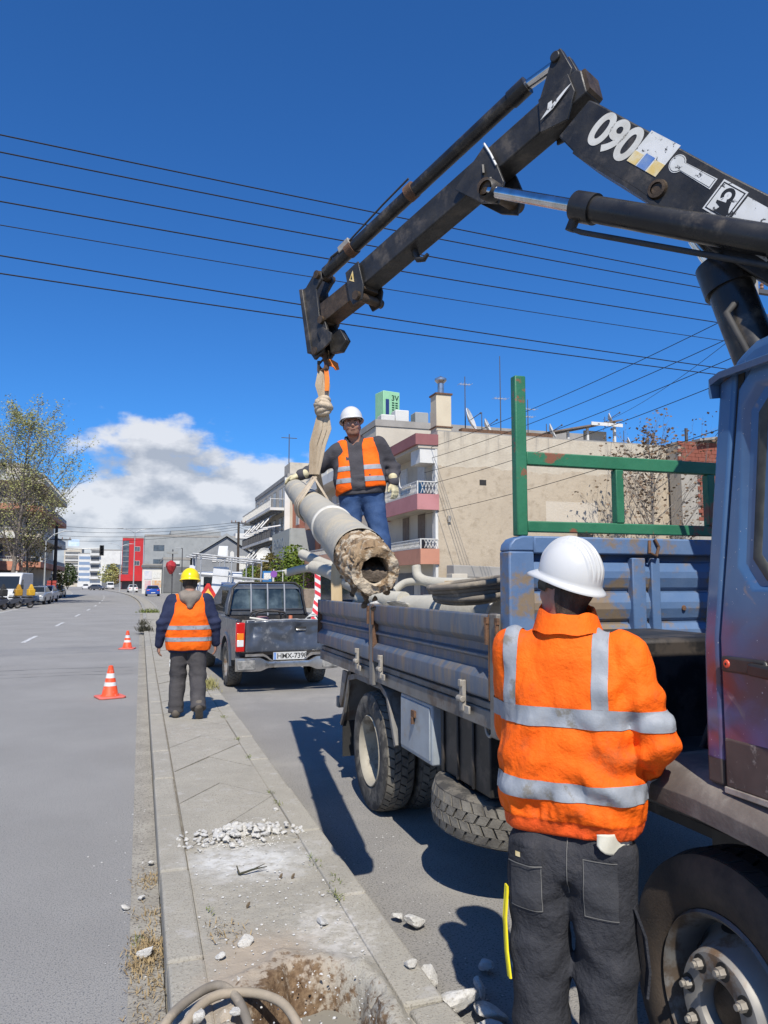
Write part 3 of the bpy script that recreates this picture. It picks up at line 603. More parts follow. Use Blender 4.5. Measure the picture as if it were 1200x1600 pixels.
# tip: side plates, pin, shackle, hook
tip = [(3.47, 3.88), (3.42, 3.885), (3.31, 3.98), (3.245, 3.965), (3.235, 3.90), (3.30, 3.84), (3.26, 3.62), (3.20, 3.58), (3.17, 3.50), (3.22, 3.34), (3.31, 3.30), (3.36, 3.36)]
m = MB(); slab(m, tip, .04, .062); slab(m, tip, -.062, -.04); slab(m, [(3.49, 3.885), (3.45, 3.88), (3.33, 3.36), (3.38, 3.36)], -.075, .075); tp = m.build('jib_tip', crane_black, truck, bevel=.004)
for (s, z, r) in ((3.275, 3.94, .03), (3.225, 3.58, .03), (3.29, 3.36, .03)):
    m = MB(); m.cyl(cp(s, z, -.085), cp(s, z, .085), r, n=14); m.build('tip_pin', greasy, tp, smooth=40)
m = MB(); slab(m, [(3.27, 3.52), (3.20, 3.52), (3.10, 3.45), (3.11, 3.39), (3.2, 3.35), (3.3, 3.33), (3.30, 3.38), (3.22, 3.42)], .065, .08); slab(m, [(3.23, 3.50), (3.10, 3.50), (3.03, 3.40), (3.10, 3.33), (3.2, 3.34)], -.05, .0); m.build('tip_lug', crane_black, tp, bevel=.004)
hp = [cp(3.28, 3.38), cp(3.276, 3.33), cp(3.262, 3.295), cp(3.235, 3.27), cp(3.24, 3.238), cp(3.283, 3.222), cp(3.318, 3.245), cp(3.325, 3.27)]
m = MB(); m.tube(hp, [.016, .015, .015, .018, .02, .019, .015, .006], 12); hk = m.build('crane_hook', rusty, truck, smooth=50)
m = MB(); m.tube([cp(3.27, 3.30, .015), cp(3.325, 3.27, .015)], .008, 6); m.build('safety_latch', greasy, hk)
m = MB(); m.tube([cp(2.36, 3.875), cp(2.345, 3.82), cp(2.32, 3.775), cp(2.27, 3.76), cp(2.235, 3.785)], [.025, .024, .022, .018, .012], 8); m.build('jib_hook', crane_black, jib, smooth=50)
# jib cylinder: barrel along the boom, polished rod to the bracket
a, b = np.array((1.60, 3.90)), np.array((.02, 3.045)); d = (b-a)/np.linalg.norm(b-a); nq = .17
def al(t): q = a+d*t; return cp(q[0], q[1], nq)
LT = np.linalg.norm(b-a)
m = MB(); m.cyl(al(.64), al(LT), .066, n=28); m.cyl(al(.625), al(.745), .078, n=28); m.cyl(al(LT-.10), al(LT+.02), .078, n=28); jc = m.build('jib_cylinder', crane_cyl, truck, smooth=40)
m = MB(); m.cyl(al(.0), al(.64), .034, n=20); m.build('cylinder_rod', chrome, jc, smooth=40)
m = MB(); m.lathe([(.045, -.05), (.062, -.03), (.062, .03), (.045, .05)], al(0), CN, 18); m.build('rod_eye', crane_black, jc, smooth=40)
m = MB(); up = np.array((d[1], -d[0])); lo = -1 if up[1] > 0 else 1
def alo(t, o): q = a+d*t+up*lo*o; return cp(q[0], q[1], nq)
m.tube([alo(.66, .08), alo(.66, .115), alo(.72, .12), alo(LT-.05, .10)], .014, 8); m.cyl(alo(.645, .06), alo(.645, .125), .028, n=10); m.build('hydraulic_pipe', hose_blk, jc, smooth=50)
# lift cylinder up from the column
m = MB(); m.cyl(cp(.39, 3.09), cp(.13, 2.2), .098, n=28); m.cyl(cp(.405, 3.14), cp(.365, 3.0), .113, n=28); lc = m.build('lift_cylinder', crane_cyl, truck, smooth=40)
m = MB(); m.cyl(cp(.40, 3.10), cp(.50, 3.30), .05, n=20); m.build('cylinder_rod', chrome, lc, smooth=40)
m = MB(); m.tube([cp(.31, 2.9, .10), cp(.33, 2.84, .16), cp(.27, 2.7, .17), cp(.2, 2.5, .12)], .016, 8); m.build('hydraulic_hose', hose_blk, lc, smooth=50)
m = MB(); slab(m, [(.0, 3.05), (.12, 3.0), (.2, 2.2), (.0, 2.1)], -.12, -.08); slab(m, [(.0, 3.05), (.12, 3.0), (.2, 2.2), (.0, 2.1)], .08, .12); m.cyl(cp(0, 3.02, -.17), cp(0, 3.02, .17), .06, n=20); m.build('column_head', blackmetal, truck)
# lettering and stickers on the boom's near face
bu = np.array((.958-.326, 4.164-3.517)); bu = -bu/np.linalg.norm(bu); bv = np.array((-bu[1], bu[0]))
BU = CU*bu[0]+CZ*bu[1]; BV = CU*bv[0]+CZ*bv[1]
if BV[2] < 0: BV = -BV
def bp_(s, z): return cp(s, z, .1012)
o = bp_(1.035, 3.995); text('090', .235, M('number_white', (.66, .65, .6), (.55, .53, .47), 12, .5), boom, o, BU, BV, bold=.007, sp=.86, shear=.12)
def quad(name, pts, mat, par, n0=.1005, n1=.102):
    m = MB(); slab(m, pts, n0, n1); return m.build(name, mat, par)
qs = [(.80, 3.775), (.655, 3.63), (.525, 3.735), (.665, 3.875)]
p = quad('striped_sticker', qs, white_vinyl, boom)
def lerp2(a, b, t): return (a[0]+(b[0]-a[0])*t, a[1]+(b[1]-a[1])*t)
for i, (t0, t1, hh, mt) in enumerate(((0, .30, .35, yellow_vinyl), (.34, .64, .42, blue_vinyl), (.68, 1, .38, yellow_vinyl))):
    A, B = lerp2(qs[0], qs[1], t0), lerp2(qs[0], qs[1], t1); C_, D_ = lerp2(qs[3], qs[2], t1), lerp2(qs[3], qs[2], t0)
    quad('faded_stripe', [A, B, lerp2(B, C_, hh), lerp2(A, D_, hh)], mt, p, .1022, .103)
def cpt(sx, sz, k): return (sx+k[0]*bu[0]+k[1]*(-bu[1]), sz+k[0]*bu[1]+k[1]*(bu[0]))
def boomxy(O, x, y):   # x along the boom towards its foot, y up across it
    q = np.array(O)+bu*x; v2 = np.array((BV@CU, BV@CZ)); q = q+v2*y; return (float(q[0]), float(q[1]))
def key(r, L, w, O): return [boomxy(O, r*math.cos(t), r*math.sin(t)) for t in np.linspace(.5, 2*math.pi-.5, 16)]+[boomxy(O, L, -w), boomxy(O, L, w)]
O = (.545, 3.652)
ks = quad('column_sticker', key(.043, .235, .022+.004, O), white_vinyl, boom)
quad('sticker_outline', key(.0385, .228, .0215, O), black_vinyl, ks, .1021, .1026); quad('sticker_face', key(.036, .225, .019, O), white_vinyl, ks, .1027, .1033)
O = (.345, 3.38)
def bq(x0, x1, y0, y1): return [boomxy(O, x0, y0), boomxy(O, x1, y0), boomxy(O, x1, y1), boomxy(O, x0, y1)]
ls = quad('square_logo', bq(-.07, .075, -.06, .085), white_vinyl, boom)
quad('logo_border', bq(-.062, .067, -.052, .077), black_vinyl, ls, .1021, .1026); quad('logo_field', bq(-.056, .061, -.046, .071), white_vinyl, ls, .1027, .1031)
# curling emblem: a thick black arc and a foot
arc = [(.034*math.cos(t), .034*math.sin(t)+.035) for t in np.linspace(math.pi*1.25, -.35*math.pi, 18)]; inner = [(.017*math.cos(t), .017*math.sin(t)+.035) for t in np.linspace(-.35*math.pi, math.pi*1.25, 18)]
vs = [cp(*boomxy(O, x, y), .1036) for x, y in arc+inner]; m = MB(); m.add(vs, [(i, i+1, 34-i, 35-i) for i in range(17)]); m.build('emblem_curl', black_vinyl, ls)
quad('emblem_foot', [boomxy(O, x, y) for x, y in ((.02, .008), (.035, .022), (.045, -.005), (.06, -.03), (.055, -.045), (-.012, -.045), (.0, -.02), (-.03, -.012), (-.034, .0))], black_vinyl, ls, .1032, .1038)
quad('white_patch', [boomxy(O, .085, -.11), boomxy(O, .36, -.11), boomxy(O, .36, .07), boomxy(O, .085, .07)], white_vinyl, boom)
# ------------------------------------------------------------------ cab
def cab_paint():
    m = bpy.data.materials.new('cab_paint'); m.use_nodes = True; t = m.node_tree; n = t.nodes; l = t.links; b = n['Principled BSDF']
    g = n.new('ShaderNodeNewGeometry'); sp = n.new('ShaderNodeSeparateXYZ'); l.new(g.outputs['Position'], sp.inputs[0])
    def noise(s, d=5, st=None):
        x = n.new('ShaderNodeTexNoise'); x.inputs['Scale'].default_value = s; x.inputs['Detail'].default_value = d; x.inputs['Roughness'].default_value = .5; x.inputs['Distortion'].default_value = .6; l.new(g.outputs['Position'], x.inputs['Vector']); return x.outputs['Fac']
    def rng(x, a, bb):
        q = n.new('ShaderNodeMapRange'); q.interpolation_type = 'SMOOTHSTEP'; q.inputs[1].default_value = a; q.inputs[2].default_value = bb; l.new(x, q.inputs[0]); return q.outputs[0]
    def mth(op, a, bb):
        q = n.new('ShaderNodeMath'); q.operation = op
        for i, x in enumerate((a, bb)):
            if isinstance(x, float): q.inputs[i].default_value = x
            else: l.new(x, q.inputs[i])
        return q.outputs[0]
    def mix(f, a, bb):
        q = n.new('ShaderNodeMix'); q.data_type = 'RGBA'; l.new(f, q.inputs[0])
        for i, x in ((6, a), (7, bb)):
            if isinstance(x, tuple): q.inputs[i].default_value = (*x, 1)
            else: l.new(x, q.inputs[i])
        return q.outputs[2]
    big = noise(3.4); c = mix(rng(noise(6), .35, .65), (.045, .10, .215), (.058, .122, .24))
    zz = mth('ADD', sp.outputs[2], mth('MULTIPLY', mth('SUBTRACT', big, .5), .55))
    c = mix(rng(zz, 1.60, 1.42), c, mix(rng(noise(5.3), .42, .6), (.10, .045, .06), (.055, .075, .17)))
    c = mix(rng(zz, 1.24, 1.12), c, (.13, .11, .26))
    c = mix(rng(noise(120, 2), .72, .75), c, (.42, .4, .42))
    c = mix(rng(noise(9, 9), .66, .74), c, (.20, .16, .17))
    l.new(c, b.inputs['Base Color']); b.inputs['Roughness'].default_value = .28; b.inputs['Coat Weight'].default_value = .5; b.inputs['Coat Roughness'].default_value = .15
    return m
cabp = cab_paint()
CX0, CX1 = 1.613, 3.787
prof = [(1.835, 1.12), (1.83, 1.48), (1.72, 2.24), (1.70, 2.30), (1.62, 2.335), (1.35, 2.355), (.45, 2.35), (.12, 2.31), (-.03, 2.24), (-.36, 1.50), (-.40, 1.36), (-.42, .52), (1.12, .52), (1.16, 1.12)]
m = MB(); m.prism(prof, 0, CX0, CX1); cab = m.build('cab', cabp, truck, bevel=.035, seg=3)
for q0, q1 in ((1.598, 1.70), (3.70, 3.802)):
    m = MB(); m.prism([(1.848, 1.14), (1.842, 1.48), (1.733, 2.24), (1.668, 2.255), (1.783, 1.49), (1.783, 1.14)], 0, q0, q1); m.build('rear_pillar', cabp, cab, bevel=.012, seg=3)
m = MB(); m.prism([(1.79, 1.14), (1.79, 1.50), (1.672, 2.26), (1.645, 2.26), (1.765, 1.50), (1.765, 1.14)], 0, 1.6095, 1.6125); m.build('door_gap_shade', black, cab)  # thin black strip paints the shade inside the gap between door and pillar
WIN = [(1.60, 1.66), (1.645, 1.72), (1.60, 2.12), (1.55, 2.17), (.84, 2.17), (.74, 2.1), (.62, 1.75), (.64, 1.66)]
def inset(poly, d):
    c = np.mean(np.array(poly), 0); return [tuple(np.array(p)+(c-np.array(p))/np.linalg.norm(c-np.array(p))*d) for p in poly]
for sgn, xb in ((-1, 1.60), (1, 3.80)):
    # door with a real window opening: outer outline bridged to the opening outline
    outer = [(1.776, 1.14), (1.776, 1.495), (1.664, 2.20), (1.61, 2.255), (.70, 2.255), (.42, 1.75), (.40, 1.62), (.40, 1.14)]
    bm = bmesh.new(); xo = xb; xi = xb-sgn*.0
    def loop(poly, x): return [bm.verts.new((x-2.7, y-3.6, z)) for y, z in poly]
    step = inset(WIN, -.055); xs = xb-sgn*.016
    A = loop(outer, xb); B = loop(step, xb); C2 = loop(inset(WIN, -.03), xs); D2 = loop(WIN, xs); E2 = loop(WIN, xs-sgn*.03); F2 = loop(outer, xb-sgn*.03)
    eds = []
    def le(v): return [bm.edges.new((v[i], v[(i+1) % len(v)])) for i in range(len(v))]
    eA = le(A); eB = le(B); bmesh.ops.triangle_fill(bm, edges=eA+eB, use_beauty=True)
    for p, q in ((B, C2), (C2, D2), (D2, E2), (A, F2)):
        for i in range(len(p)): bm.faces.new((p[i], p[(i+1) % len(p)], q[(i+1) % len(q)], q[i]))
    bmesh.ops.recalc_face_normals(bm, faces=bm.faces)
    me = bpy.data.meshes.new('door'); bm.to_mesh(me); bm.free(); me.materials.append(cabp); me.shade_smooth(); me.set_sharp_from_angle(angle=R(55))
    door = bpy.data.objects.new('door', me); COL.objects.link(door); door.parent = truck
    bv = door.modifiers.new('b', 'BEVEL'); bv.width = .006; bv.segments = 2; bv.limit_method = 'ANGLE'; bv.angle_limit = R(30)
    m = MB(); n_ = len(WIN)
    W2 = inset(WIN, .028); x0 = xs-sgn*.004
    m.rings([[(xs+sgn*.004, y, z) for y, z in inset(WIN, -.006)], [(xs+sgn*.01, y, z) for y, z in inset(WIN, .008)], [(xs+sgn*.004, y, z) for y, z in W2], [(xs-sgn*.014, y, z) for y, z in W2]], caps=False); m.build('window_seal', M('window_seal', (.05, .052, .045), (.1, .1, .085), 12, .7), door, smooth=60)
    m = MB(); m.prism(inset(WIN, .02), 0, xs-sgn*.014, xs-sgn*.018); m.build('window_glass', glass_dark, door)
    m = MB(); m.bx(min(xb, xb+sgn*.014), max(xb, xb+sgn*.014), 1.60, 1.762, 1.400, 1.445); m.bar((xb+sgn*.016, 1.65, 1.418), (xb+sgn*.03, 1.44, 1.41), .026, .034); hd = m.build('handle', M('handle_black', (.02, .019, .018), (.045, .04, .036), 6, .45), door, bevel=.007)
    m = MB(); m.lathe([(0, .004), (.010, .003), (.012, 0)], (xb+sgn*.014, 1.738, 1.424), (sgn, 0, 0), 18); m.build('lock_cover', M('lock_red', (.75, .1, .05), None, rough=.4), hd)
    m = MB(); m.lathe([(0, .0055), (.004, .005)], (xb+sgn*.0135, 1.738, 1.424), (sgn, 0, 0), 10); m.build('keyhole', black_vinyl, hd)
    m = MB(); m.lathe([(.0, -.012), (.035, -.008), (.052, .001)], (xb, 1.55, 1.415), (sgn, 0, 0), 24); m.build('handle_recess', cabp, door, smooth=60)
# gutter, roof shell, sill trim, fender
for xb, s in ((1.60, -1), (3.80, 1)):
    m = MB(); pts = [(1.742, 2.20), (1.74, 2.24), (1.70, 2.252), (.70, 2.252), (.3, 2.18)]
    rings = [[(xb-s*.05, y, z), (xb+s*.03, y, z-.012), (xb+s*.034, y, z+.006), (xb-s*.05, y, z+.04)] for y, z in pts]; m.rings(rings); m.build('roof_gutter', cabp, cab, bevel=.006)
    m = MB(); m.prism([(1.846, 1.075), (1.846, 1.238), (1.785, 1.232), (1.785, 1.075)], 0, min(xb+s*.001, xb-s*.08), max(xb+s*.001, xb-s*.08)); m.prism([(1.773, 1.075), (1.773, 1.215), (.45, 1.215), (.45, 1.075)], 0, min(xb+s*.004, xb-s*.08), max(xb+s*.004, xb-s*.08)); m.build('sill_trim', sill_m, cab, bevel=.008)
    m = MB(); m.bx(min(xb-s*.02, xb+s*.008), max(xb-s*.02, xb+s*.008), .46, 1.775, 1.06, 1.078); m.build('sill_strip', latch_m, cab, bevel=.003)
    ys = [(2.27, .93, .945), (2.25, .945, 1.02), (2.20, .955, 1.065), (2.08, .965, 1.085), (1.86, .965, 1.09), (1.62, .95, 1.07), (1.42, .90, 1.04), (1.30, .74, .95), (1.24, .5, .7)]
    rings = []
    for y, z0, z1 in ys:
        h = z1-z0; rings.append([(xb+s*.035, y, z0), (xb+s*.04, y, z0+h*.45), (xb+s*.015, y, z0+h*.72), (xb-s*.045, y, z1), (xb-s*.42, y, z1+.01), (xb-s*.42, y, z1-.01), (xb-s*.03, y, z1-.035), (xb+s*.012, y, z0+h*.4), (xb+s*.012, y, z0)])
    m = MB(); m.rings(rings); m.build('fender', fender_m, truck, smooth=45, bevel=.004)
m = MB(); m.bx(1.95, 3.45, 1.2, 2.3, .95, 1.06); m.bx(2.0, 2.06, 1.3, 2.3, .5, 1.0); m.bx(3.34, 3.4, 1.3, 2.3, .5, 1.0); m.build('wheel_housing', blackmetal, truck)
# cab furniture off frame: windscreen, mirrors, front lamps, bumper
m = MB(); m.add([(1.75, .055-.0, 2.19), (3.65, .055, 2.19), (3.68, -.33, 1.56), (1.72, -.33, 1.56)], [(0, 1, 2, 3)]); o = m.build('windscreen', glass_dark, cab); o.location = (0, -.035, .012)
m = MB(); m.bx(1.68, 3.72, -.5, -.40, .40, .72); m.build('front_bumper', fender_m, truck, bevel=.03)
for x in (1.85, 3.55):
    m = MB(); m.bx(x-.15, x+.15, -.44, -.415, .76, .92); m.build('headlight', lamp_clear, cab, bevel=.01)
m = MB()
for k in range(5): m.bx(2.1, 3.3, -.435, -.415, .98+.07*k, 1.02+.07*k)
m.build('grille', blackmetal, cab)
for xb, s in ((1.60, -1), (3.80, 1)):
    m = MB(); m.tube([(xb, .2, 2.1), (xb+s*.26, -.02, 2.12), (xb+s*.26, -.02, 1.62), (xb, .0, 1.6)], .013, 8); br = m.build('mirror_arm', blackmetal, cab)
    m = MB(); m.bx(xb+s*.26-.09, xb+s*.26+.09, -.07, .0, 1.66, 2.06); m.build('mirror', blackmetal, br, bevel=.02)
m = MB(); m.bx(1.8, 3.6, .9, 1.5, 1.15, 1.6); m.bx(1.85, 2.5, 1.35, 1.55, 1.5, 2.1); m.build('seat', black, cab, bevel=.04)

# ------------------------------------------------------------------ the hanging pole
PN, PF = np.array((.905, 2.90, 1.705)), np.array((1.36, 6.96, 2.56)); PD = (PF-PN); PL = np.linalg.norm(PD); PD /= PL
pole = thing('lamp_pole', 'old grey steel lamp pole hanging in a sling, its base caked in concrete', 'lamp pole', tuple(PN), world=True)
_, PU, PW = ortho(PD)
m = MB(); rr = []; pts = []
for k in range(30):
    s = .36+(PL-.36)*k/29; pts.append(PN+PD*s); rr.append(.127-.036*s/PL+.0012*math.sin(k*2.1))
m.tube(pts, rr, 40, caps=False); shaft = m.build('shaft', pole_grey, pole, smooth=60)
m = MB(); m.tube([PF-PD*.02, PF], [.0855, .083], 32); m.build('end_rim', pole_grey, shaft, smooth=40)
for s, w in ((1.62, .10), (1.34, .05)):
    m = MB(); rad = .127-.036*s/PL
    m.lathe([(rad-.002, -w/2), (rad+.009, -w/2+.012), (rad+.007, 0), (rad+.009, w/2-.012), (rad-.002, w/2)], PN+PD*s, PD, 40)
    if s < 1.5: m.build('weld_band', M('band_white', (.62, .6, .55), (.5, .47, .4), 12, .7), pole, smooth=50)
m = MB(); m.lathe([(.085, 0), (.098, .01), (.098, .34), (.09, .36)], PN+PD*(PL-.75), PD, 32); m.build('sleeve', pole_grey, shaft, smooth=40)
nr, na = 70, 130; TH = np.linspace(0, 2*np.pi, na, endpoint=False)
prof = []
for k in range(nr):
    s = .50*(1-k/(nr-1))
    prof.append((s, .118-.004*min(1, max(0, (.50-s)/.25)), 'o'))
rings = []
for i, (s, r, _) in enumerate(prof):
    X = np.cos(TH); Y = np.sin(TH); amp = min(1, max(0, (.50-s)/.2))
    n1_ = fb(X*2.2+5, Y*2.2+5, np.full(na, s*9), 21, 4); n2 = np.abs(fb(X*4+9, Y*4+9, np.full(na, s*20), 25, 3))
    rag = r+amp*(n1_*.05-n2*.075+.004); rag = np.where(rag < .088, .088+(rag-.088)*.4, rag)
    if s < .10: rag = rag-(.1-s)**2*2.2
    ss = s+(fb(X*3+2, Y*3+2, X*0+1, 31, 3)*.12*(1 if i == 0 else 0))
    ss = np.full(na, s)+(fb(X*3.1, Y*3.1, X*0, 31, 4)*.22 if i < 6 else 0)*(6-i)/6.0
    rings.append([PN+PD*ss[k]+(PU*X[k]+PW*Y[k])*rag[k] for k in range(na)])
for q in (.92, .80, .66, .56):
    X = np.cos(TH); Y = np.sin(TH); rag = .106*q+fb(X*3*q+1, Y*3*q+1, X*0+q*9, 41, 4)*.02
    sx_ = fb(X*3*q+4, Y*3*q+4, X*0+q*5, 45, 4)*.05-.004
    rings.append([PN+PD*sx_[k]+(PU*X[k]+PW*Y[k])*rag[k] for k in range(na)])
OFFC = PU*.0+PW*.0
for s, r in ((.004, .058), (.02, .055), (.12, .055), (.24, .055)):
    rings.append([PN+PD*s+(PU*math.cos(t)+PW*math.sin(t))*(r+.003*math.sin(5*t)) for t in TH])
m = MB(); m.rings(rings, caps=False); m.f.append(tuple(range((len(rings)-1)*na, len(rings)*na))); lump = m.build('concrete_lump', lumpm, pole, smooth=70)
# soil packed in the bore and clods under the lump
dn = -np.array((0, 0, 1.)); dn = dn-PD*(dn@PD); dn /= np.linalg.norm(dn); sd_ = np.cross(PD, dn)
m = MB(); g_ = []; n_ = 22
for i in range(n_):
    for j in range(n_):
        a_ = -1+2*i/(n_-1); s = .012+.2*max(0, j-2)/(n_-1); w = .054*a_; hgt = -.004+.018*float(fb(np.array(a_*3.), np.array(s*30), np.array(2.), 51, 3))*2-.02*(1-j/(n_-1))*0+.02*(j/(n_-1))
        g_.append(PN+PD*s+sd_*w+dn*((.006-hgt) if j > 1 else .05-.02*j))
m.add(g_, [(i*n_+j, i*n_+j+1, (i+1)*n_+j+1, (i+1)*n_+j) for i in range(n_-1) for j in range(n_-1)]); m.build('packed_soil', M('bore_soil', (.16, .125, .095), (.09, .07, .05), 20, .97, bump=.8, bsc=40), lump, smooth=60, fix=False)
def rockmesh(seed, flat=1.0, sub=2, rough=.3, mat=None, name='rock'):
    bm = bmesh.new(); bmesh.ops.create_icosphere(bm, subdivisions=sub, radius=1.0); rs = np.random.default_rng(seed)
    pl = [(Vector(rs.normal(size=3)).normalized(), rs.uniform(.38, .8)) for _ in range(8)]
    for v in bm.verts:
        p = v.co.normalized(); r = 1.0
        for nn, d in pl:
            c = p.dot(nn)
            if c > 1e-3: r = min(r, d/c)
        r *= 1+rough*.7*float(fb(np.array(p.x*2+seed), np.array(p.y*2), np.array(p.z*2), seed, 3)); v.co = p*r; v.co.z *= flat
    me = bpy.data.meshes.new(name); bm.to_mesh(me); bm.free(); me.materials.append(mat or rock_white); return me
clod = [rockmesh(s, .8, 2, .7, lumpm, 'soil_clod') for s in (3, 4, 5)]
for k in range(16):
    a_ = random.uniform(-.9, .9); s = random.uniform(.02, .42); p = PN+PD*s+(dn*math.cos(a_)+sd_*math.sin(a_))*(.112+random.uniform(0, .01))-PN
    inst('soil_clod', clod[k % 3], lump, tuple(p), (random.random()*6, random.random()*6, 0), tuple([random.uniform(.012, .03)]*2+[random.uniform(.012, .03)]))
p = PN+PD*.12+dn*.125-PN
for k in range(6): inst('soil_clod', clod[k % 3], lump, (p[0]+random.uniform(-.02, .02), p[1]+random.uniform(-.03, .03), p[2]-.012*k), (k, 2*k, 0), (.02-.001*k, .016, .024))

# ------------------------------------------------------------------ sling
def strap(m, pts, width, th, wdir):
    pts = [np.array(p, float) for p in pts]; rings = []
    for i, p in enumerate(pts):
        d = pts[min(i+1, len(pts)-1)]-pts[max(i-1, 0)]; d /= np.linalg.norm(d)
        w = np.array(wdir[i] if isinstance(wdir, list) else wdir, float); w = w-d*(w@d); w /= np.linalg.norm(w); q = np.cross(d, w)
        ww = width[i] if isinstance(width, (list, tuple)) else width
        rings.append([p-w*ww/2-q*th/2, p-w*ww/4-q*th*.9, p+w*ww/4-q*th*.3, p+w*ww/2-q*th/2, p+w*ww/2+q*th/2, p+w*ww/4+q*th*.9, p-w*ww/4+q*th*.3, p-w*ww/2+q*th/2])
    m.rings(rings); return m
HK = cp(3.28, 3.235); sling = thing('lifting_sling', 'knotted beige webbing sling looped from the crane hook round the hanging pole', 'sling', tuple(HK), world=True)
wx = np.array((.95, -.3, 0)); KN = np.array((HK[0]+.005, HK[1]+.01, 2.955)); 
sP = ((KN[1]+.02)-PN[1])/PD[1]; PC = PN+PD*sP; CH = np.array((PC[0]+.015, PC[1]+.02, PC[2]+.24))
m = MB()
for i, (o1, o2, w) in enumerate(((-.035, -.012, .035), (.0, .008, .04), (.03, .02, .035))):
    strap(m, [HK+wx*o1*.5+np.array((0, 0, -.015)), HK+wx*o1+np.array((0, .01*i, -.12)), KN+wx*o2+np.array((0, 0, .06))], [w*1.3, w*1.45, w*1.1], .014, wx)
m.build('upper_loop', webbing, sling, smooth=60)
m = MB()
for k in range(7):
    a_ = k*.9; c0 = KN+np.array((0, 0, -.015*(k-3)*.9)); ax = np.array((math.sin(a_)*.5, math.cos(a_*1.7)*.4, 1.)); ax /= np.linalg.norm(ax); _, u_, v_ = ortho(ax)
    rr_ = .066-.008*abs(k-3); m.tube([c0+rr_*(u_*math.cos(t)+v_*.8*math.sin(t)) for t in np.linspace(0, 2*math.pi, 18)], .023, 8, caps=False)
m.lathe([(0, -.07), (.04, -.055), (.055, 0), (.04, .055), (0, .07)], KN, (0, 0, 1), 20); m.build('knot', webbing, sling, smooth=70)
m = MB()
for i, (o1, o2) in enumerate(((-.03, -.022), (.0, .0), (.028, .024))):
    strap(m, [KN+wx*o1*.6+np.array((0, .0, -.04)), KN+wx*o1*1.3+np.array((0, .012*i, -.16)), KN*.45+CH*.55+wx*o1*1.2+np.array((.0, .01*i, 0)), CH+wx*o2*.7], [.045, .062, .058, .045], .015, wx)
m.build('lower_strap', webbing, sling, smooth=60)
m = MB()
for (tilt, ds, rad_, w) in ((.34, -.10, .006, .05), (.48, -.02, .010, .05), (.60, .05, .014, .045)):
    ring_ = []; wd = []
    for t in np.linspace(0, 2*math.pi, 33)[:-1]:
        rr_ = .108+rad_; up_ = -dn; q = PC+PD*(ds-tilt*.16*math.cos(t)-.0)+(up_*math.cos(t)+sd_*math.sin(t))*rr_
        if math.cos(t) > .55: q = q+(CH-q)*((math.cos(t)-.55)/.45)**1.3*.8
        ring_.append(q); wd.append(PD+np.array((0, 0, .2)))
    strap(m, ring_+[ring_[0]], w, .01, wd+[wd[0]])
m.build('choke_loop', webbing, sling, smooth=60)
m = MB(); strap(m, [CH+np.array((.02, .0, .03)), CH+np.array((.07, .10, -.08)), CH+np.array((.13, .22, -.22)), CH+np.array((.12, .26, -.34))], [.05, .05, .05, .045], .01, wx); m.build('tail_strap', webbing, sling, smooth=60)
m = MB(); orange_tape = M('orange_tape', (.8, .23, .03), (.72, .17, .02), 10, .7, bump=.2, bsc=40)
strap(m, [HK+np.array((.0, -.02, .04)), HK+np.array((.05, -.03, .045)), HK+np.array((.085, -.03, .03)), HK+np.array((.10, -.03, -.005))], [.05, .06, .06, .045], .008, np.array((0, .3, 1.))); strap(m, [HK+np.array((.012, -.03, .02)), HK+np.array((.022, -.032, -.08)), HK+np.array((.02, -.03, -.17))], [.03, .036, .03], .008, wx); m.build('orange_flag', orange_tape, sling, smooth=60)
m = MB(); strap(m, [HK+np.array((-.035, 0, .06)), HK+np.array((-.038, 0, -.02))], [.022, .018], .008, wx); m.build('sling_eye_tag', greasy, sling)

# ------------------------------------------------------------------ load lying in the bed
def loadpole(p0, p1, r0, r1, label, extra=None):
    t = thing('load_pole', label, 'pole', tuple(p0), group='lamp poles lying in the truck bed', world=True); p0 = np.array(p0, float); p1 = np.array(p1, float)
    d = p1-p0; d /= np.linalg.norm(d); n_ = 10
    m = MB(); m.tube([p0+(p1-p0)*k/n_ for k in range(n_+1)], [r0+(r1-r0)*k/n_ for k in range(n_+1)], 28, caps=False); m.tube([p0+d*.004, p0+d*.25], [r0*.86, r0*.86], 24, caps=False); s = m.build('shaft', pole_load, t, smooth=60)
    for q, r_, rows_ in ((p0, r0, [(r0, -.002), (r0*.86, 0), (r0*.86, .1), (0, .1)]), (p1, r1, [(r1, .002), (r1*.8, 0), (r1*.8, -.1), (0, -.1)])): m = MB(); m.lathe(rows_, q, d, 28); m.build('cut_end', rock_grey, t, smooth=40)
    return t
Lb = 'thick grey lamp pole lying in the bed under the others'
for i, x in enumerate((1.86, 2.16, 2.46, 2.76, 3.06, 3.36)):
    loadpole((x, 3.32+random.uniform(0, .12), 1.095+.135), (x+random.uniform(-.02, .02), 6.7, 1.095+.115), .135, .115, Lb)
Lb2 = 'weathered grey lamp pole on the upper layer of the truck load'
for i, x in enumerate((2.0, 2.31, 2.6, 2.9)):
    loadpole((x, 3.9+.25*i, 1.095+.355), (x+random.uniform(-.02, .02), 6.75, 1.095+.335), .13, .115, Lb2)
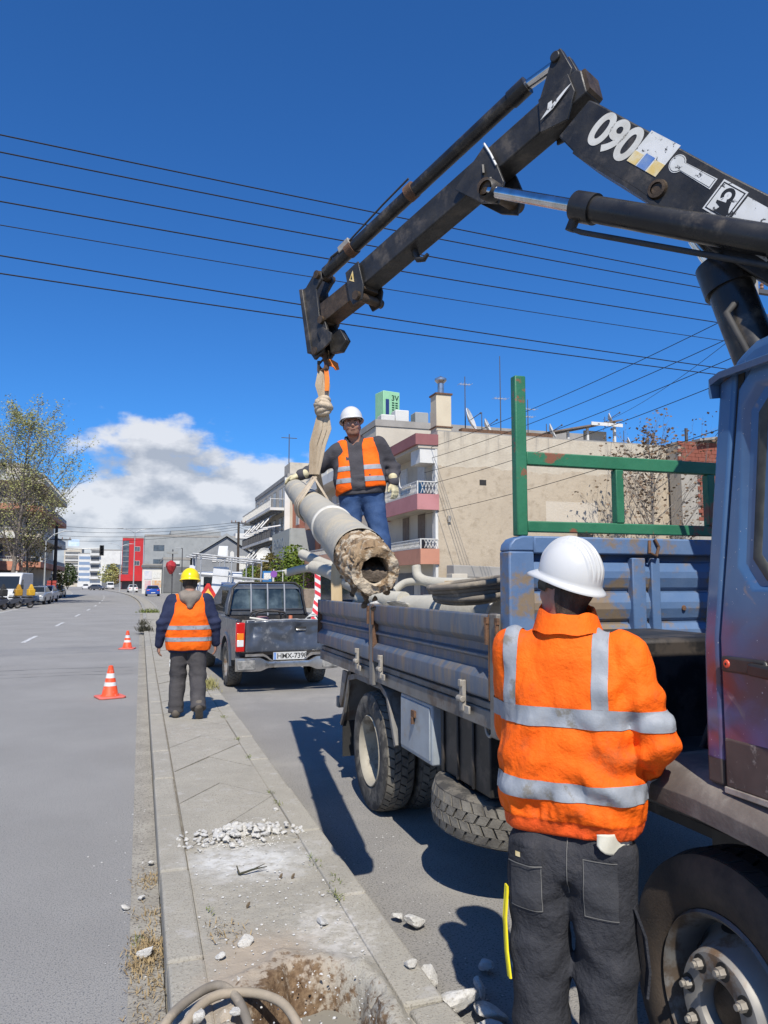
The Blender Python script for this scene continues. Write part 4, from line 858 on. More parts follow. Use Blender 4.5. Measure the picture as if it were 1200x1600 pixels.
def bent(name, label, pts, r, mat=None, cat='pipe', n=14, grp='pipes in the truck load'):
    q = []; pts = [np.array(p, float) for p in pts]
    for i in range(len(pts)-1):
        p0 = pts[max(i-1, 0)]; p1 = pts[i]; p2 = pts[i+1]; p3 = pts[min(i+2, len(pts)-1)]
        for k in range(8):
            t = k/8; q.append(.5*((2*p1)+(-p0+p2)*t+(2*p0-5*p1+4*p2-p3)*t*t+(-p0+3*p1-3*p2+p3)*t**3))
    q.append(pts[-1]); m = MB(); rr_ = r if not isinstance(r, (list, tuple)) else list(np.interp(np.linspace(0, 1, len(q)), np.linspace(0, 1, len(r)), r))
    m.tube([p-q[0] for p in q], rr_, n); o = m.build(name, mat or pole_load, None, smooth=60); o.location = q[0]; tag(o, label, cat, grp); return o
bent('bent_pipe', 'pale bent lamp arm with upturned elbow on top of the load', [(2.06, 5.52, 1.79), (2.07, 5.48, 1.70), (2.15, 5.30, 1.655), (2.36, 4.7, 1.645), (2.56, 4.1, 1.63)], [.036, .038, .044, .048, .048])
bent('bent_pipe', 'thin curved lamp arm crossing the load beside the elbow', [(1.92, 5.62, 1.60), (2.0, 5.58, 1.66), (2.12, 5.42, 1.665), (2.2, 5.2, 1.64)], .03)
bent('bent_pipe', 'straight grey pipe half hidden behind the hose coil', [(2.25, 4.75, 1.62), (2.5, 4.2, 1.60), (2.78, 3.7, 1.59)], .045)
bent('bent_pipe', 'bluish grey pipe lying against the headboard', [(2.35, 3.95, 1.60), (2.7, 3.6, 1.62), (3.1, 3.3, 1.63)], .05)
bent('bent_pipe', 'pale lamp arm sticking out over the tailgate', [(1.80, 5.9, 1.60), (1.78, 6.5, 1.66), (1.735, 7.0, 1.76), (1.64, 7.35, 1.82)], [.075, .07, .068, .062])
bent('bent_pipe', 'forked white lamp bracket beyond the tailgate', [(1.66, 7.28, 1.81), (1.56, 7.5, 1.80), (1.42, 7.62, 1.76)], .04)
bent('bent_pipe', 'short grey lamp bracket pointing up behind the tailgate', [(1.80, 6.95, 1.79), (1.72, 7.3, 1.86), (1.60, 7.7, 1.96)], .05)
bent('bent_pipe', 'broken white pole stub below the concrete lump', [(1.95, 5.5, 1.52), (1.80, 6.15, 1.53)], [.07, .075])
co = []
for k in range(5):
    for t in np.linspace(0, 2*math.pi, 22)[:-1]:
        rr_ = .27+.02*math.sin(k*2.3)+.012*k; co.append((1.93+.02*math.sin(k*3)+rr_*.72*math.cos(t)+.06*math.sin(t), 4.22+.03*math.cos(k*2)+rr_*1.5*math.sin(t), 1.575+.02*k+.035*math.sin(t+1.0+k*.2)))
co += [(2.0, 3.75, 1.62), (2.1, 3.5, 1.56), (2.2, 3.3, 1.5)]
bent('hose_coil', 'coil of dusty grey hose lying on the truck load', co, .017, hose_m, 'hose', 10, None)
for i, (a_, b_, w_, l_) in enumerate((((2.1, 4.95, 1.66), (2.5, 4.1, 1.68), .11, 'thin broken timber board on top of the load'), ((2.35, 4.5, 1.72), (2.75, 3.6, 1.66), .16, 'splintered plank lying across the load by the headboard'))):
    m = MB(); a_ = np.array(a_); m.bar((0, 0, 0), np.array(b_)-a_, w_, .022); o = m.build('plank', timber, None, bevel=.003); o.location = a_; tag(o, l_, 'plank')
m = MB(); m.add([(-.05, -.01, 0), (.05, -.01, 0), (.05, .012, 0), (-.05, .012, 0), (-.052, -.01, .62), (.046, -.01, .62), (.046, .012, .62), (-.052, .012, .62), (-.045, -.01, .72), (.005, -.01, .78), (.005, .012, .78), (-.045, .012, .72)], [(0, 1, 2, 3), (0, 1, 5, 4), (1, 2, 6, 5), (2, 3, 7, 6), (3, 0, 4, 7), (4, 5, 9, 8), (5, 6, 10, 9), (6, 7, 11, 10), (7, 4, 8, 11), (8, 9, 10, 11)])
o = m.build('timber_stake', timber, None, bevel=.003); o.location = (1.69, 6.55, 1.10); o.rotation_euler = (.05, -.02, -.2); tag(o, 'pale pointed timber stake standing in the truck bed corner', 'stake')
for i, (p, s, lb) in enumerate((((1.80, 5.18, 1.50), (.22, .07, .03), 'white broken slab lying just behind the dropside'), ((1.78, 5.62, 1.47), (.12, .08, .05), 'pale concrete fragment behind the rear dropside'))):
    o = inst('concrete_fragment', rockmesh(60+i, .9, 3, .3), None, p, (.1, .15, .9), s); tag(o, lb, 'concrete')
# ------------------------------------------------------------------ people: distance fields turned into one continuous surface
class Grid:
    def __init__(s, lo, hi, h):
        s.h = h; s.lo = np.array(lo, float); n = np.ceil((np.array(hi)-s.lo)/h).astype(int)+1; s.n = n
        s.ax = [s.lo[i]+np.arange(n[i])*h for i in range(3)]; s.d = np.full(tuple(n), .06, np.float32)
    def _blk(s, lo, hi):
        sl = []
        for i in range(3):
            a = max(0, int(math.floor((lo[i]-s.lo[i])/s.h))); b = min(int(s.n[i]), int(math.ceil((hi[i]-s.lo[i])/s.h))+1)
            if b <= a: return None
            sl.append(slice(a, b))
        X = s.ax[0][sl[0]][:, None, None].astype(np.float32); Y = s.ax[1][sl[1]][None, :, None].astype(np.float32); Z = s.ax[2][sl[2]][None, None, :].astype(np.float32)
        return tuple(sl), X, Y, Z
    def _put(s, sl, d, k):
        o = s.d[sl]
        if k <= 0: s.d[sl] = np.minimum(o, d); return
        hh = np.clip(.5+.5*(o-d)/k, 0, 1); s.d[sl] = o*(1-hh)+d*hh-k*hh*(1-hh)
    def cap(s, a, b, r0, r1=None, k=.03, sy=1.0, sub=False):
        r1 = r0 if r1 is None else r1; a = np.array(a, float); b = np.array(b, float); m = max(r0, r1)+.07
        q = s._blk(np.minimum(a, b)-m, np.maximum(a, b)+m)
        if q is None: return s
        sl, X, Y, Z = q; ba = b-a; sc = np.array((1, sy, 1)); bs = ba*sc; L2 = float(bs@bs)+1e-9
        px = X-a[0]; py = (Y-a[1])*sy; pz = Z-a[2]
        t = np.clip((px*bs[0]+py*bs[1]+pz*bs[2])/L2, 0, 1)
        d = np.sqrt((px-bs[0]*t)**2+(py-bs[1]*t)**2+(pz-bs[2]*t)**2)-(r0+(r1-r0)*t)
        if sy > 1: d = d/np.sqrt(sy)
        if sub: s.d[sl] = np.maximum(s.d[sl], -d)
        else: s._put(sl, d, k)
        return s
    def ell(s, c, r, k=.02, rot=None, sub=False):
        c = np.array(c, float); r = np.array(r, float); m = float(max(r))+.06; q = s._blk(c-m, c+m)
        if q is None: return s
        sl, X, Y, Z = q; x = X-c[0]; y = Y-c[1]; z = Z-c[2]
        if rot is not None:
            A = np.array(rot).T; x, y, z = A[0, 0]*x+A[0, 1]*y+A[0, 2]*z, A[1, 0]*x+A[1, 1]*y+A[1, 2]*z, A[2, 0]*x+A[2, 1]*y+A[2, 2]*z
        k0 = np.sqrt((x/r[0])**2+(y/r[1])**2+(z/r[2])**2); k1 = np.sqrt((x/r[0]**2)**2+(y/r[1]**2)**2+(z/r[2]**2)**2)+1e-6
        d = k0*(k0-1)/k1
        if sub: s.d[sl] = np.maximum(s.d[sl], -d)
        else: s._put(sl, d, k)
        return s
    def P(s): return s.ax[0][:, None, None].astype(np.float32), s.ax[1][None, :, None].astype(np.float32), s.ax[2][None, None, :].astype(np.float32)
    def clip(s, f):                       # keep where f(X,Y,Z) < 0
        s.d = np.maximum(s.d, f(*s.P())); return s
    def wrinkle(s, f):
        i = np.nonzero(np.abs(s.d) < .045); s.d[i] += f(s.ax[0][i[0]], s.ax[1][i[1]], s.ax[2][i[2]]).astype(np.float32); return s
    def mesh(s, name, mat, smooth=1):
        d = s.d; I = d < 0
        c = np.zeros(tuple(s.n-1), np.int8)
        for a in (0, 1):
            for b in (0, 1):
                for e in (0, 1): c += I[a:s.n[0]-1+a, b:s.n[1]-1+b, e:s.n[2]-1+e]
        cells = np.argwhere((c > 0) & (c < 8)); idx = np.full(c.shape, -1, np.int32); idx[tuple(cells.T)] = np.arange(len(cells))
        acc = np.zeros((len(cells), 3)); cnt = np.zeros(len(cells))
        cor = [(a, b, e) for a in (0, 1) for b in (0, 1) for e in (0, 1)]
        for p in cor:
            for ax in range(3):
                if p[ax]: continue
                q = list(p); q[ax] = 1
                da = d[tuple((cells+p).T)]; db = d[tuple((cells+q).T)]; mk = (da < 0) != (db < 0); t = np.where(mk, da/(da-db+1e-12), 0)
                pos = np.repeat(np.array(p, float)[None], len(cells), 0); pos[:, ax] += t
                acc[mk] += pos[mk]; cnt[mk] += 1
        V = s.lo+(cells+acc/cnt[:, None])*s.h
        F = []
        for ax in range(3):
            sl0 = [slice(1, -1)]*3; sl1 = [slice(1, -1)]*3
            u, w = (ax+1) % 3, (ax+2) % 3
            A = np.take(I, range(0, s.n[ax]-1), ax); B = np.take(I, range(1, s.n[ax]), ax); ch = A != B
            e = np.argwhere(ch); ok = (e[:, u] > 0) & (e[:, w] > 0) & (e[:, u] < s.n[u]-1) & (e[:, w] < s.n[w]-1); e = e[ok]
            sg = A[tuple(e.T)]
            def at_(du, dw): q = e.copy(); q[:, u] -= du; q[:, w] -= dw; return idx[tuple(q.T)]
            a, b, c_, g = at_(0, 0), at_(1, 0), at_(1, 1), at_(0, 1)
            F.append(np.where(sg[:, None], np.stack([a, b, c_, g], 1), np.stack([g, c_, b, a], 1)))
        F = np.concatenate(F); F = F[(F >= 0).all(1)]
        for _ in range(smooth):
            sm = np.zeros_like(V); ct = np.zeros(len(V))
            for i in range(4):
                np.add.at(sm, F[:, i], V[F[:, (i+1) % 4]]+V[F[:, (i-1) % 4]]); np.add.at(ct, F[:, i], 2)
            V = V*.45+.55*sm/np.maximum(ct, 1)[:, None]
        me = bpy.data.meshes.new(name); me.from_pydata(V.tolist(), [], F.tolist()); me.materials.append(mat); me.shade_smooth(); me.update(); return me
def pobj(name, me, parent):
    o = bpy.data.objects.new(name, me); COL.objects.link(o); o.parent = parent; return o
def cutout(src, planes, name, mat, parent, off=.003):
    # a patch of a garment between cutting planes, lifted off the cloth (tape, beard, hair)
    bm = bmesh.new(); bm.from_mesh(src)
    for co, no in planes:
        bmesh.ops.bisect_plane(bm, geom=bm.verts[:]+bm.edges[:]+bm.faces[:], plane_co=co, plane_no=no, clear_outer=True)
    bm.normal_update(); vs_ = [(v, v.normal.copy()) for v in bm.verts]
    for v, nn in vs_: v.co += nn*off
    me = bpy.data.meshes.new(name); bm.to_mesh(me); bm.free(); me.materials.clear(); me.materials.append(mat); me.shade_smooth()
    return pobj(name, me, parent)
def zband(z0, z1): return [((0, 0, z1), (0, 0, 1)), ((0, 0, z0), (0, 0, -1))]
def xband(x0, x1): return [((x1, 0, 0), (1, 0, 0)), ((x0, 0, 0), (-1, 0, 0))]
def Rz(a): c, s_ = math.cos(a), math.sin(a); return np.array(((c, -s_, 0), (s_, c, 0), (0, 0, 1)))
def Rx(a): c, s_ = math.cos(a), math.sin(a); return np.array(((1, 0, 0), (0, c, -s_), (0, s_, c)))
def head(G, c, Rm, sc=1.0):
    # c: middle of the head; y forward, z up in the head's own frame
    T = lambda x, y, z: np.array(c)+Rm@(np.array((x, y, z))*sc)
    E = lambda p, r, k=.015, sub=False: G.ell(T(*p), np.array(r)*sc, k*sc, Rm, sub)
    E((0, -.012, .035), (.077, .097, .088), .03); E((0, .02, -.03), (.064, .075, .085), .03)
    G.cap(T(-.028, .055, -.088), T(.028, .055, -.088), .026*sc, k=.03*sc); E((0, .075, -.095), (.024, .018, .02), .02)
    E((0, .083, .025), (.058, .016, .012), .014)
    G.cap(T(0, .09, .018), T(0, .112, -.022), .0085*sc, .013*sc, k=.014*sc); E((.012, .099, -.027), (.008, .01, .007), .01); E((-.012, .099, -.027), (.008, .01, .007), .01)
    for x in (-.032, .032): E((x, .100, .004), (.017, .013, .010), 0, True); E((x, .080, .004), (.014, .013, .012), .004); E((x*1.3, .075, -.028), (.02, .016, .016), .02)
    E((0, .092, -.058), (.024, .011, .006), .006); E((0, .09, -.068), (.021, .012, .007), .006)
    for x in (-.078, .078): E((x, -.008, -.008), (.010, .021, .032), .008); E((x*1.08, -.004, -.004), (.006, .011, .018), 0, True)
    return T
def hand(G, w, d, nrm, side, curl=.35, sc=1.0, fat=1.0, k=.008):
    # w wrist, d direction towards the fingers, nrm the back of the hand, side +1 if the thumb leaves towards cross(d, nrm)
    d = np.array(d, float); d /= np.linalg.norm(d); nrm = np.array(nrm, float); nrm = nrm-d*(nrm@d); nrm /= np.linalg.norm(nrm); x = np.cross(d, nrm)*side
    w = np.array(w, float); T = lambda a, b, c_: w+(x*a+d*b+nrm*c_)*sc
    for a in (-.026, -.009, .009, .026): G.cap(T(a*.6, .015, 0), T(a, .082, .002), .0145*sc*fat, .0125*sc*fat, k=.012)
    for a, L_ in ((.028, .066), (.0095, .075), (-.0095, .07), (-.028, .054)):
        p = T(a, .084, .002); q1 = L_*.45; q2 = L_*.32; q3 = L_*.26; a1, a2, a3 = curl*.7, curl*1.6, curl*2.2
        p1 = p+(d*math.cos(a1)-nrm*math.sin(a1))*q1*sc; p2 = p1+(d*math.cos(a2)-nrm*math.sin(a2))*q2*sc; p3 = p2+(d*math.cos(a3)-nrm*math.sin(a3))*q3*sc
        G.cap(p, p1, .0098*sc*fat, .0092*sc*fat, k=.006); G.cap(p1, p2, .0092*sc*fat, .0086*sc*fat, k=.005); G.cap(p2, p3, .0086*sc*fat, .0076*sc*fat, k=.005)
    t0 = T(.022, .022, -.004); t1 = T(.05, .055, -.014); t2 = T(.058, .085, -.022); G.cap(t0, t1, .014*sc*fat, .0115*sc*fat, k=.012); G.cap(t1, t2, .011*sc*fat, .0088*sc*fat, k=.006)
def helmet(parent, c, Rm, mat, sc=1.0, ridges=True, brim=.045):
    bm = MB(); na = 320 if ridges else 72; rows = []
    a, b, h = .128*sc, .148*sc, .148*sc
    def dome(th, ph, rad=1.0):
        x = math.sin(ph)*math.cos(th); y = math.sin(ph)*math.sin(th); z = math.cos(ph); r = rad
        if ridges and z > .05:
            xx = x*a; w_ = min(1, max(0, (z-.10)*3.5)); r += .065*w_*sum(math.exp(-((xx-q)/.0072)**6) for q in (-.05*sc, -.025*sc, 0, .025*sc, .05*sc))*(.7 if abs(xx) > .03 else 1)
        return (x*a*r, y*b*r, z*h*r)
    nph = 26
    for i in range(nph):
        ph = .02+(math.pi/2+.06-.02)*i/(nph-1); rows.append([dome(2*math.pi*k/na, ph) for k in range(na)])
    zb = rows[-1][0][2]
    for (o, dz) in ((.3, -.004), (.8, -.012), (1.0, -.017), (.97, -.022), (.3, -.012), (-.1, -.006)):
        rg = []
        for k in range(na):
            th = 2*math.pi*k/na; f = max(0, math.sin(th)); wide = .014+brim*f**3+.010*max(0, -math.sin(th))**2
            ca, sa = math.cos(th), math.sin(th); rg.append((ca*(a+wide*o*sc), sa*(b+wide*o*sc), zb+dz*sc*(1+.9*f**4)-.006*sc*max(0, -sa)))
        rows.append(rg)
    for i in range(10):
        ph = math.pi/2-.02-(math.pi/2-.04)*i/9; rows.append([dome(2*math.pi*k/na, ph, .955) for k in range(na)] if not ridges else [tuple(np.array((math.sin(ph)*math.cos(2*math.pi*k/na)*a, math.sin(ph)*math.sin(2*math.pi*k/na)*b, math.cos(ph)*h))*.955) for k in range(na)])
    bm.rings(rows, caps=True); bm.v = [tuple(np.array(c)+Rm@np.array(p)) for p in bm.v]
    o = bm.build('hard_hat', mat, parent, smooth=60)
    m2 = MB(); rg = []
    for (rr_, z0) in ((.93, -.03), (.955, -.03), (.955, .0), (.93, .0)): rg.append([(math.cos(t)*a*rr_*.9, math.sin(t)*b*rr_*.88-.004, z0*sc) for t in np.linspace(0, 2*math.pi, 40)[:-1]])
    m2.rings(rg+[rg[0]], caps=False); m2.v = [tuple(np.array(c)+Rm@np.array(p)) for p in m2.v]; m2.build('hat_headband', M('headband_plastic', (.6, .6, .58), (.5, .5, .48), 9, .5), o, smooth=40)
    return o
def cloth(A=.010, f=7.0, seed=1, st=(1, 1, 1.0), fine=.35):
    def w(x, y, z):
        u = fb(x*2.5, y*2.5, z*2.5, seed+9, 2)*1.6
        a = vn(x*f*st[0]+u, y*f*st[1]+u*.7, z*f*st[2]-u, seed); b = vn(x*f*2.1*st[0]-u, y*f*2.1*st[1], z*f*2.1*st[2]+u, seed+3)
        r1 = 1-np.abs(2*a-1)*1.6; r2 = 1-np.abs(2*b-1)*1.6
        return -A*(np.clip(r1, -.3, 1)+fine*np.clip(r2, -.3, 1))+A*.4
    return w
def gather(p0, axis, A, f, rad, seed=3):
    # folds that ring a joint: elbow, knee, ankle, hem
    p0 = np.array(p0, float); ax = np.array(axis, float); ax /= np.linalg.norm(ax)
    def w(x, y, z):
        s = (x-p0[0])*ax[0]+(y-p0[1])*ax[1]+(z-p0[2])*ax[2]; r = np.sqrt((x-p0[0])**2+(y-p0[1])**2+(z-p0[2])**2)
        n = fb(x*9, y*9, z*4, seed, 2)*3.4
        return -A*np.exp(-(r/rad)**2)*np.sin(s*f*6.283+n*2)
    return w
# ---------- worker beside the cab, seen from behind
w1 = thing('person', 'worker in orange hi-vis jacket and white hard hat standing beside the truck cab', 'person', (1.325, 2.15, 0), R(-43)); w1.scale = (.86, .86, .98)
shR, shL = (.208, .0, 1.455), (-.205, .0, 1.455); elR, elL = (.31, -.02, 1.185), (-.245, .13, 1.195); wrR, wrL = (.225, .21, 1.06), (-.10, .31, 1.09)
HM = Rz(R(66))@Rx(R(13)); HC = np.array((.0, .02, 1.655))
G = Grid((-.45, -.3, -.01), (.45, .45, 1.82), .009)
T1 = head(G, HC, HM, .98)
G.cap((0, -.005, 1.5), (.0, .005, 1.62), .065, .062, k=.03); G.cap((-.13, 0, 1.42), (.13, 0, 1.42), .075, k=.05, sy=1.1); G.cap((-.08, 0, 1.2), (.08, 0, 1.2), .12, k=.06); G.cap((-.08, 0, 1.0), (.08, 0, 1.0), .115, k=.06)
for a, b, c_ in ((shR, elR, wrR), (shL, elL, wrL)): G.cap(a, b, .052, .042, k=.03); G.cap(b, c_, .042, .03, k=.02)
for x in (-.1, .1): G.cap((x, 0, .92), (x*1.02, .01, .50), .085, .058, k=.05); G.cap((x*1.02, .01, .5), (x*1.05, -.01, .09), .058, .04, k=.03); G.cap((x*1.05, -.04, .045), (x*1.15, .15, .04), .04, .035, k=.03)
hand(G, wrR, (-.6, .7, -.3), (.5, .6, .4), -1, .7); hand(G, wrL, (.6, .7, -.2), (-.5, .6, .4), 1, .7)
body1 = pobj('body', G.mesh('body', skin), w1)
G = Grid((-.46, -.32, .84), (.46, .42, 1.68), .0075)
G.cap((-.15, .0, 1.435), (.15, .0, 1.435), .082, k=.05, sy=1.05); G.cap((-.115, .0, 1.30), (.115, .0, 1.30), .130, k=.08, sy=1.08); G.cap((-.115, .01, 1.12), (.112, .01, 1.12), .140, k=.08); G.cap((-.12, .01, 1.0), (.12, .01, 1.0), .138, k=.07); G.cap((-.115, .01, .925), (.115, .01, .925), .122, k=.045)
G.cap((0, 0, 1.45), (0, .0, 1.56), .115, .09, k=.05)
for a, b, c_ in ((shR, elR, wrR), (shL, elL, wrL)): G.cap(a, b, .077, .071, k=.012); G.cap(b, c_, .073, .054, k=.018)
G.wrinkle(cloth(.008, 5.0, 2, (1.5, 1.5, .55), .5)); G.wrinkle(cloth(.0045, 13.0, 12, (1.3, 1.3, .5), .6))
G.wrinkle(gather(elR, np.array(elR)-np.array(shR), .011, 13, .15)); G.wrinkle(gather((.23, 0, 1.33), (.5, 0, -1), .009, 9, .14, 5)); G.wrinkle(gather((.17, -.1, 1.15), (.8, 0, 1), .009, 8, .13, 9)); G.wrinkle(gather((-.16, -.1, 1.17), (-.7, 0, 1), .008, 8, .13, 10)); G.wrinkle(gather((.12, -.1, 1.04), (.3, 0, 1), .008, 10, .18, 6)); G.wrinkle(gather((-.1, -.1, 1.02), (-.3, 0, 1), .007, 9, .16, 7))
G.wrinkle(lambda x, y, z: -.003*np.exp(-((z-.965)/.03)**2)*np.sin(np.arctan2(y, x)*26+3*fb(x*6, y*6, z*0, 4, 2)))
G.wrinkle(lambda x, y, z: np.where(z < .945, .006+.0025*np.sin(np.arctan2(y, x)*60)*np.clip((x-.02)*30, 0, 1), 0))
G.clip(lambda X, Y, Z: .895-Z+X*.0+Y*0); G.clip(lambda X, Y, Z: Z-1.575-.12*Y*0+X*0+Y*.12)
G.cap((0, .005, 1.50), (0, .02, 1.70), .078, k=0, sub=True)
jm = G.mesh('jacket', orange_fab); jk = pobj('jacket', jm, w1)
tape = lambda pl, nm='reflective_tape', off=.0035: cutout(jm, pl, nm, refl, jk, off)
tape(zband(1.232, 1.292)); tape(zband(1.010, 1.066)); tape(zband(1.2925, 1.56)+xband(.105, .162)+[((0, .0, 1.0), (0, 1, 0))]); tape(zband(1.2925, 1.56)+xband(-.226, -.172)+[((0, 0, 1.), (0, 1, 0))])
tape(zband(1.2925, 1.56)+xband(.105, .162)+[((0, .0, 1.0), (0, -1, 0))]); tape(zband(1.2925, 1.56)+xband(-.226, -.172)+[((0, 0, 1.), (0, -1, 0))])
cutout(jm, zband(.893, .944), 'hem_band', orange_dark, jk, .0015)
m = MB(); rg_ = []
for (rr_, z_) in ((.125, 1.53), (.112, 1.565), (.100, 1.60), (.095, 1.605), (.088, 1.60), (.088, 1.54)): rg_.append([(math.cos(t)*rr_*1.05, math.sin(t)*rr_+.01, z_+.022*math.sin(t*1.0-.3)*(1 if z_ > 1.55 else .4)+.003*math.sin(7*t)) for t in np.linspace(0, 2*math.pi, 41)[:-1]])
m.rings(rg_, caps=False); m.build('collar', orange_fab, jk, smooth=60)
# pale shirt tail below the hem on his right
m = MB(); rows = []
for j in range(6):
    z = .93-.026*j; rows.append([(.13+.012*i-.0*j, -.118+.024*i+.004*math.sin(i*2+j), z+.004*math.sin(i*1.7)) for i in range(2 if j > 4 else 7)]) if j < 5 else None
vs_ = []; nj, ni = 9, 9
for j in range(nj):
    for i in range(ni):
        u = i/(ni-1); v = j/(nj-1); vs_.append((.115+.10*u, -.143+.12*u*u+.006*math.sin(u*9+v*3), .925-v*(.034+.05*u*(1.25-u)*1.6)))
m.add(vs_, [(j*ni+i, j*ni+i+1, (j+1)*ni+i+1, (j+1)*ni+i) for j in range(nj-1) for i in range(ni-1)]); so = m.build('shirt_tail', M('shirt_cream', (.62, .6, .5), (.52, .5, .42), 9, .9), w1, smooth=70, fix=False); sm = so.modifiers.new('s', 'SOLIDIFY'); sm.thickness = .004
G = Grid((-.28, -.24, .04), (.28, .24, 1.0), .0075)
G.cap((-.1, 0, .94), (.1, 0, .94), .092, k=.05, sy=1.0); G.cap((-.1, -.008, .83), (.1, -.008, .83), .110, k=.05)
for x in (-.115, .108): G.cap((x, -.01, .86), (x*1.03, .005, .50), .118, .102, k=.03); G.cap((x*1.03, .005, .5), (x*1.07, -.02, .07), .103, .095, k=.03)
G.wrinkle(lambda x, y, z: .026*np.clip((z-.855)/.05, 0, 1))
G.wrinkle(cloth(.012, 5.5, 22, (.8, .8, 1.1), .5))
for x in (-.105, .105): G.wrinkle(gather((x, -.05, .50), (.25 if x > 0 else -.25, 0, 1), .006, 7, .15, 8+int(x > 0))); G.wrinkle(gather((x*1.05, 0, .16), (0, 0, 1), .007, 9, .13, 12)); G.wrinkle(gather((x*.6, -.1, .72), (.6 if x > 0 else -.6, 0, 1), .006, 7, .13, 15))
G.clip(lambda X, Y, Z: .065-Z+0*X+0*Y); tm = G.mesh('trousers', trouser_blk); tr = pobj('trousers', tm, w1)
tpock = M('pocket_fabric', (.036, .037, .042), (.05, .051, .058), 6, .88, bump=.4, bsc=50)
pk = cutout(tm, zband(.665, .845)+xband(-.20, -.085)+[((0, -.02, 0), (0, 1, 0))], 'back_pocket', tpock, tr, .005); cutout(tm, zband(.805, .852)+xband(-.202, -.083)+[((0, -.02, 0), (0, 1, 0))], 'pocket_flap', trouser_blk, tr, .010); cutout(tm, zband(.822, .838)+xband(-.172, -.154)+[((0, -.02, 0), (0, 1, 0))], 'pocket_logo', yellow_vinyl, tr, .0125)
cutout(tm, zband(.67, .84)+xband(.062, .175)+[((0, -.02, 0), (0, 1, 0))], 'back_pocket', tpock, tr, .004)
stitch = M('seam_stitch', (.16, .155, .145), None, rough=.9)
for pl in (zband(.665, .838)+xband(-.0875, -.085), zband(.67, .838)+xband(.062, .0645), zband(.668, .671)+xband(.062, .175), zband(.80, .8035)+xband(-.202, -.083), zband(.72, .90)+xband(.004, .0065), zband(.662, .665)+xband(-.2, -.085), zband(.838, .841)+xband(.062, .175)):
    cutout(tm, pl+[((0, -.02, 0), (0, 1, 0))], 'stitching', stitch, tr, .0128 if pl[0][0][2] == .8035 else .0065)
m = MB(); strap(m, [(-.234, -.05, .70), (-.242, -.055, .60), (-.236, -.06, .50), (-.224, -.065, .42)], [.03, .031, .031, .033], .006, np.array((.6, -.8, 0))); yt = m.build('folding_ruler', M('ruler_yellow', (.85, .72, .02), (.8, .66, .02), 9, .5), tr); 
m = MB(); strap(m, [(.22, -.05, .70), (.25, -.035, .62), (.26, -.03, .52), (.25, -.03, .44)], [.035, .05, .05, .04], .008, np.array((.3, -.9, 0))); m.build('side_flap', trouser_blk, tr, smooth=50)
for x in (-.115, .12):
    G = Grid((x-.09, -.16, -.005), (x+.09, .24, .16), .008); G.cap((x, -.06, .05), (x*1.1, .16, .042), .05, .046, k=.02); G.cap((x, -.04, .05), (x, -.04, .14), .055, k=.03); G.clip(lambda X, Y, Z: .0-Z+0*X+0*Y); pobj('boot', G.mesh('boot', boot_m), w1)
helmet(w1, T1(0, -.004, .058), HM@Rx(R(3)), helmet_white, .86)
hb1 = cutout(body1.data, [(tuple(T1(0, -.005, .0)), tuple(HM@np.array((0, .85, -.25)))), ((0, 0, 1.575), (0, 0, -1)), (tuple(T1(0, 0, .09)), tuple(HM@np.array((0, 0, 1))))], 'hair', hair, w1, .003)
m = MB()
lens = [(.047*math.cos(t)**1 if True else 0, 0, .02*math.sin(t)) for t in np.linspace(0, 2*math.pi, 20)[:-1]]
fr = [T1(-.072, .05, .012), T1(-.062, .092, .012), T1(-.03, .113, .01), T1(0, .117, .014), T1(.03, .113, .01), T1(.062, .092, .012), T1(.072, .05, .012)]
rings = [[p+HM@np.array((0, 0, .022)), p+HM@np.array((0, .006, .0)), p+HM@np.array((0, 0, -.02)), p-HM@np.array((0, .004, 0))] for p in fr]; m.rings(rings); m.bar(T1(-.074, .05, .014), T1(-.082, -.03, .012), .005, .012); m.bar(T1(.074, .05, .014), T1(.082, -.03, .012), .005, .012); m.build('sunglasses', M('sunglass_black', (.008, .008, .009), None, rough=.12), w1, smooth=40)
# ---------- worker standing on the load, facing the camera
w2 = thing('person', 'worker in grey hoodie, open orange vest and jeans standing on the truck load', 'person', (2.01, 6.60, 1.545), R(164)); w2.rotation_euler = (0, R(5), R(164))
shR, shL = (.205, .0, 1.345), (-.195, .0, 1.395); elR, elL = (.40, -.055, 1.225), (-.315, -.055, 1.165); wrR, wrL = (.551, -.005, 1.166), (-.305, .06, 1.02)
HM = Rz(R(4))@Rx(R(2)); HC = np.array((.035, .04, 1.585))
G = Grid((-.47, -.3, -.01), (.75, .45, 1.75), .0085)
T2 = head(G, HC, HM, .94)
G.cap((0.01, -.0, 1.4), (.03, .03, 1.53), .062, .058, k=.03); G.cap((-.13, 0, 1.33), (.13, 0, 1.33), .07, k=.05); G.cap((-.08, 0, 1.12), (.08, 0, 1.12), .115, k=.06); G.cap((-.07, 0, .95), (.07, 0, .95), .11, k=.06)
for a, b, c_ in ((shR, elR, wrR), (shL, elL, wrL)): G.cap(a, b, .048, .04, k=.03); G.cap(b, c_, .04, .028, k=.02)
LEGS2 = (((.10, 0, .90), (.135, .05, .48), (.13, -.02, .08)), ((-.10, 0, .90), (-.14, .07, .48), (-.15, .02, .08)))
for a, b, c_ in LEGS2: G.cap(a, b, .08, .055, k=.05); G.cap(b, c_, .055, .04, k=.03); G.cap((c_[0], c_[1]-.03, .045), (c_[0]*1.1, c_[1]+.13, .04), .038, k=.03)
hand(G, wrR, (.8, -.1, -.12), (.1, 0, 1), -1, .35); hand(G, wrL, (-.05, .15, -1), (-.7, .7, 0), 1, .3)
b2 = pobj('body', G.mesh('body', skin), w2)
G = Grid((-.47, -.3, .86), (.62, .34, 1.60), .008)
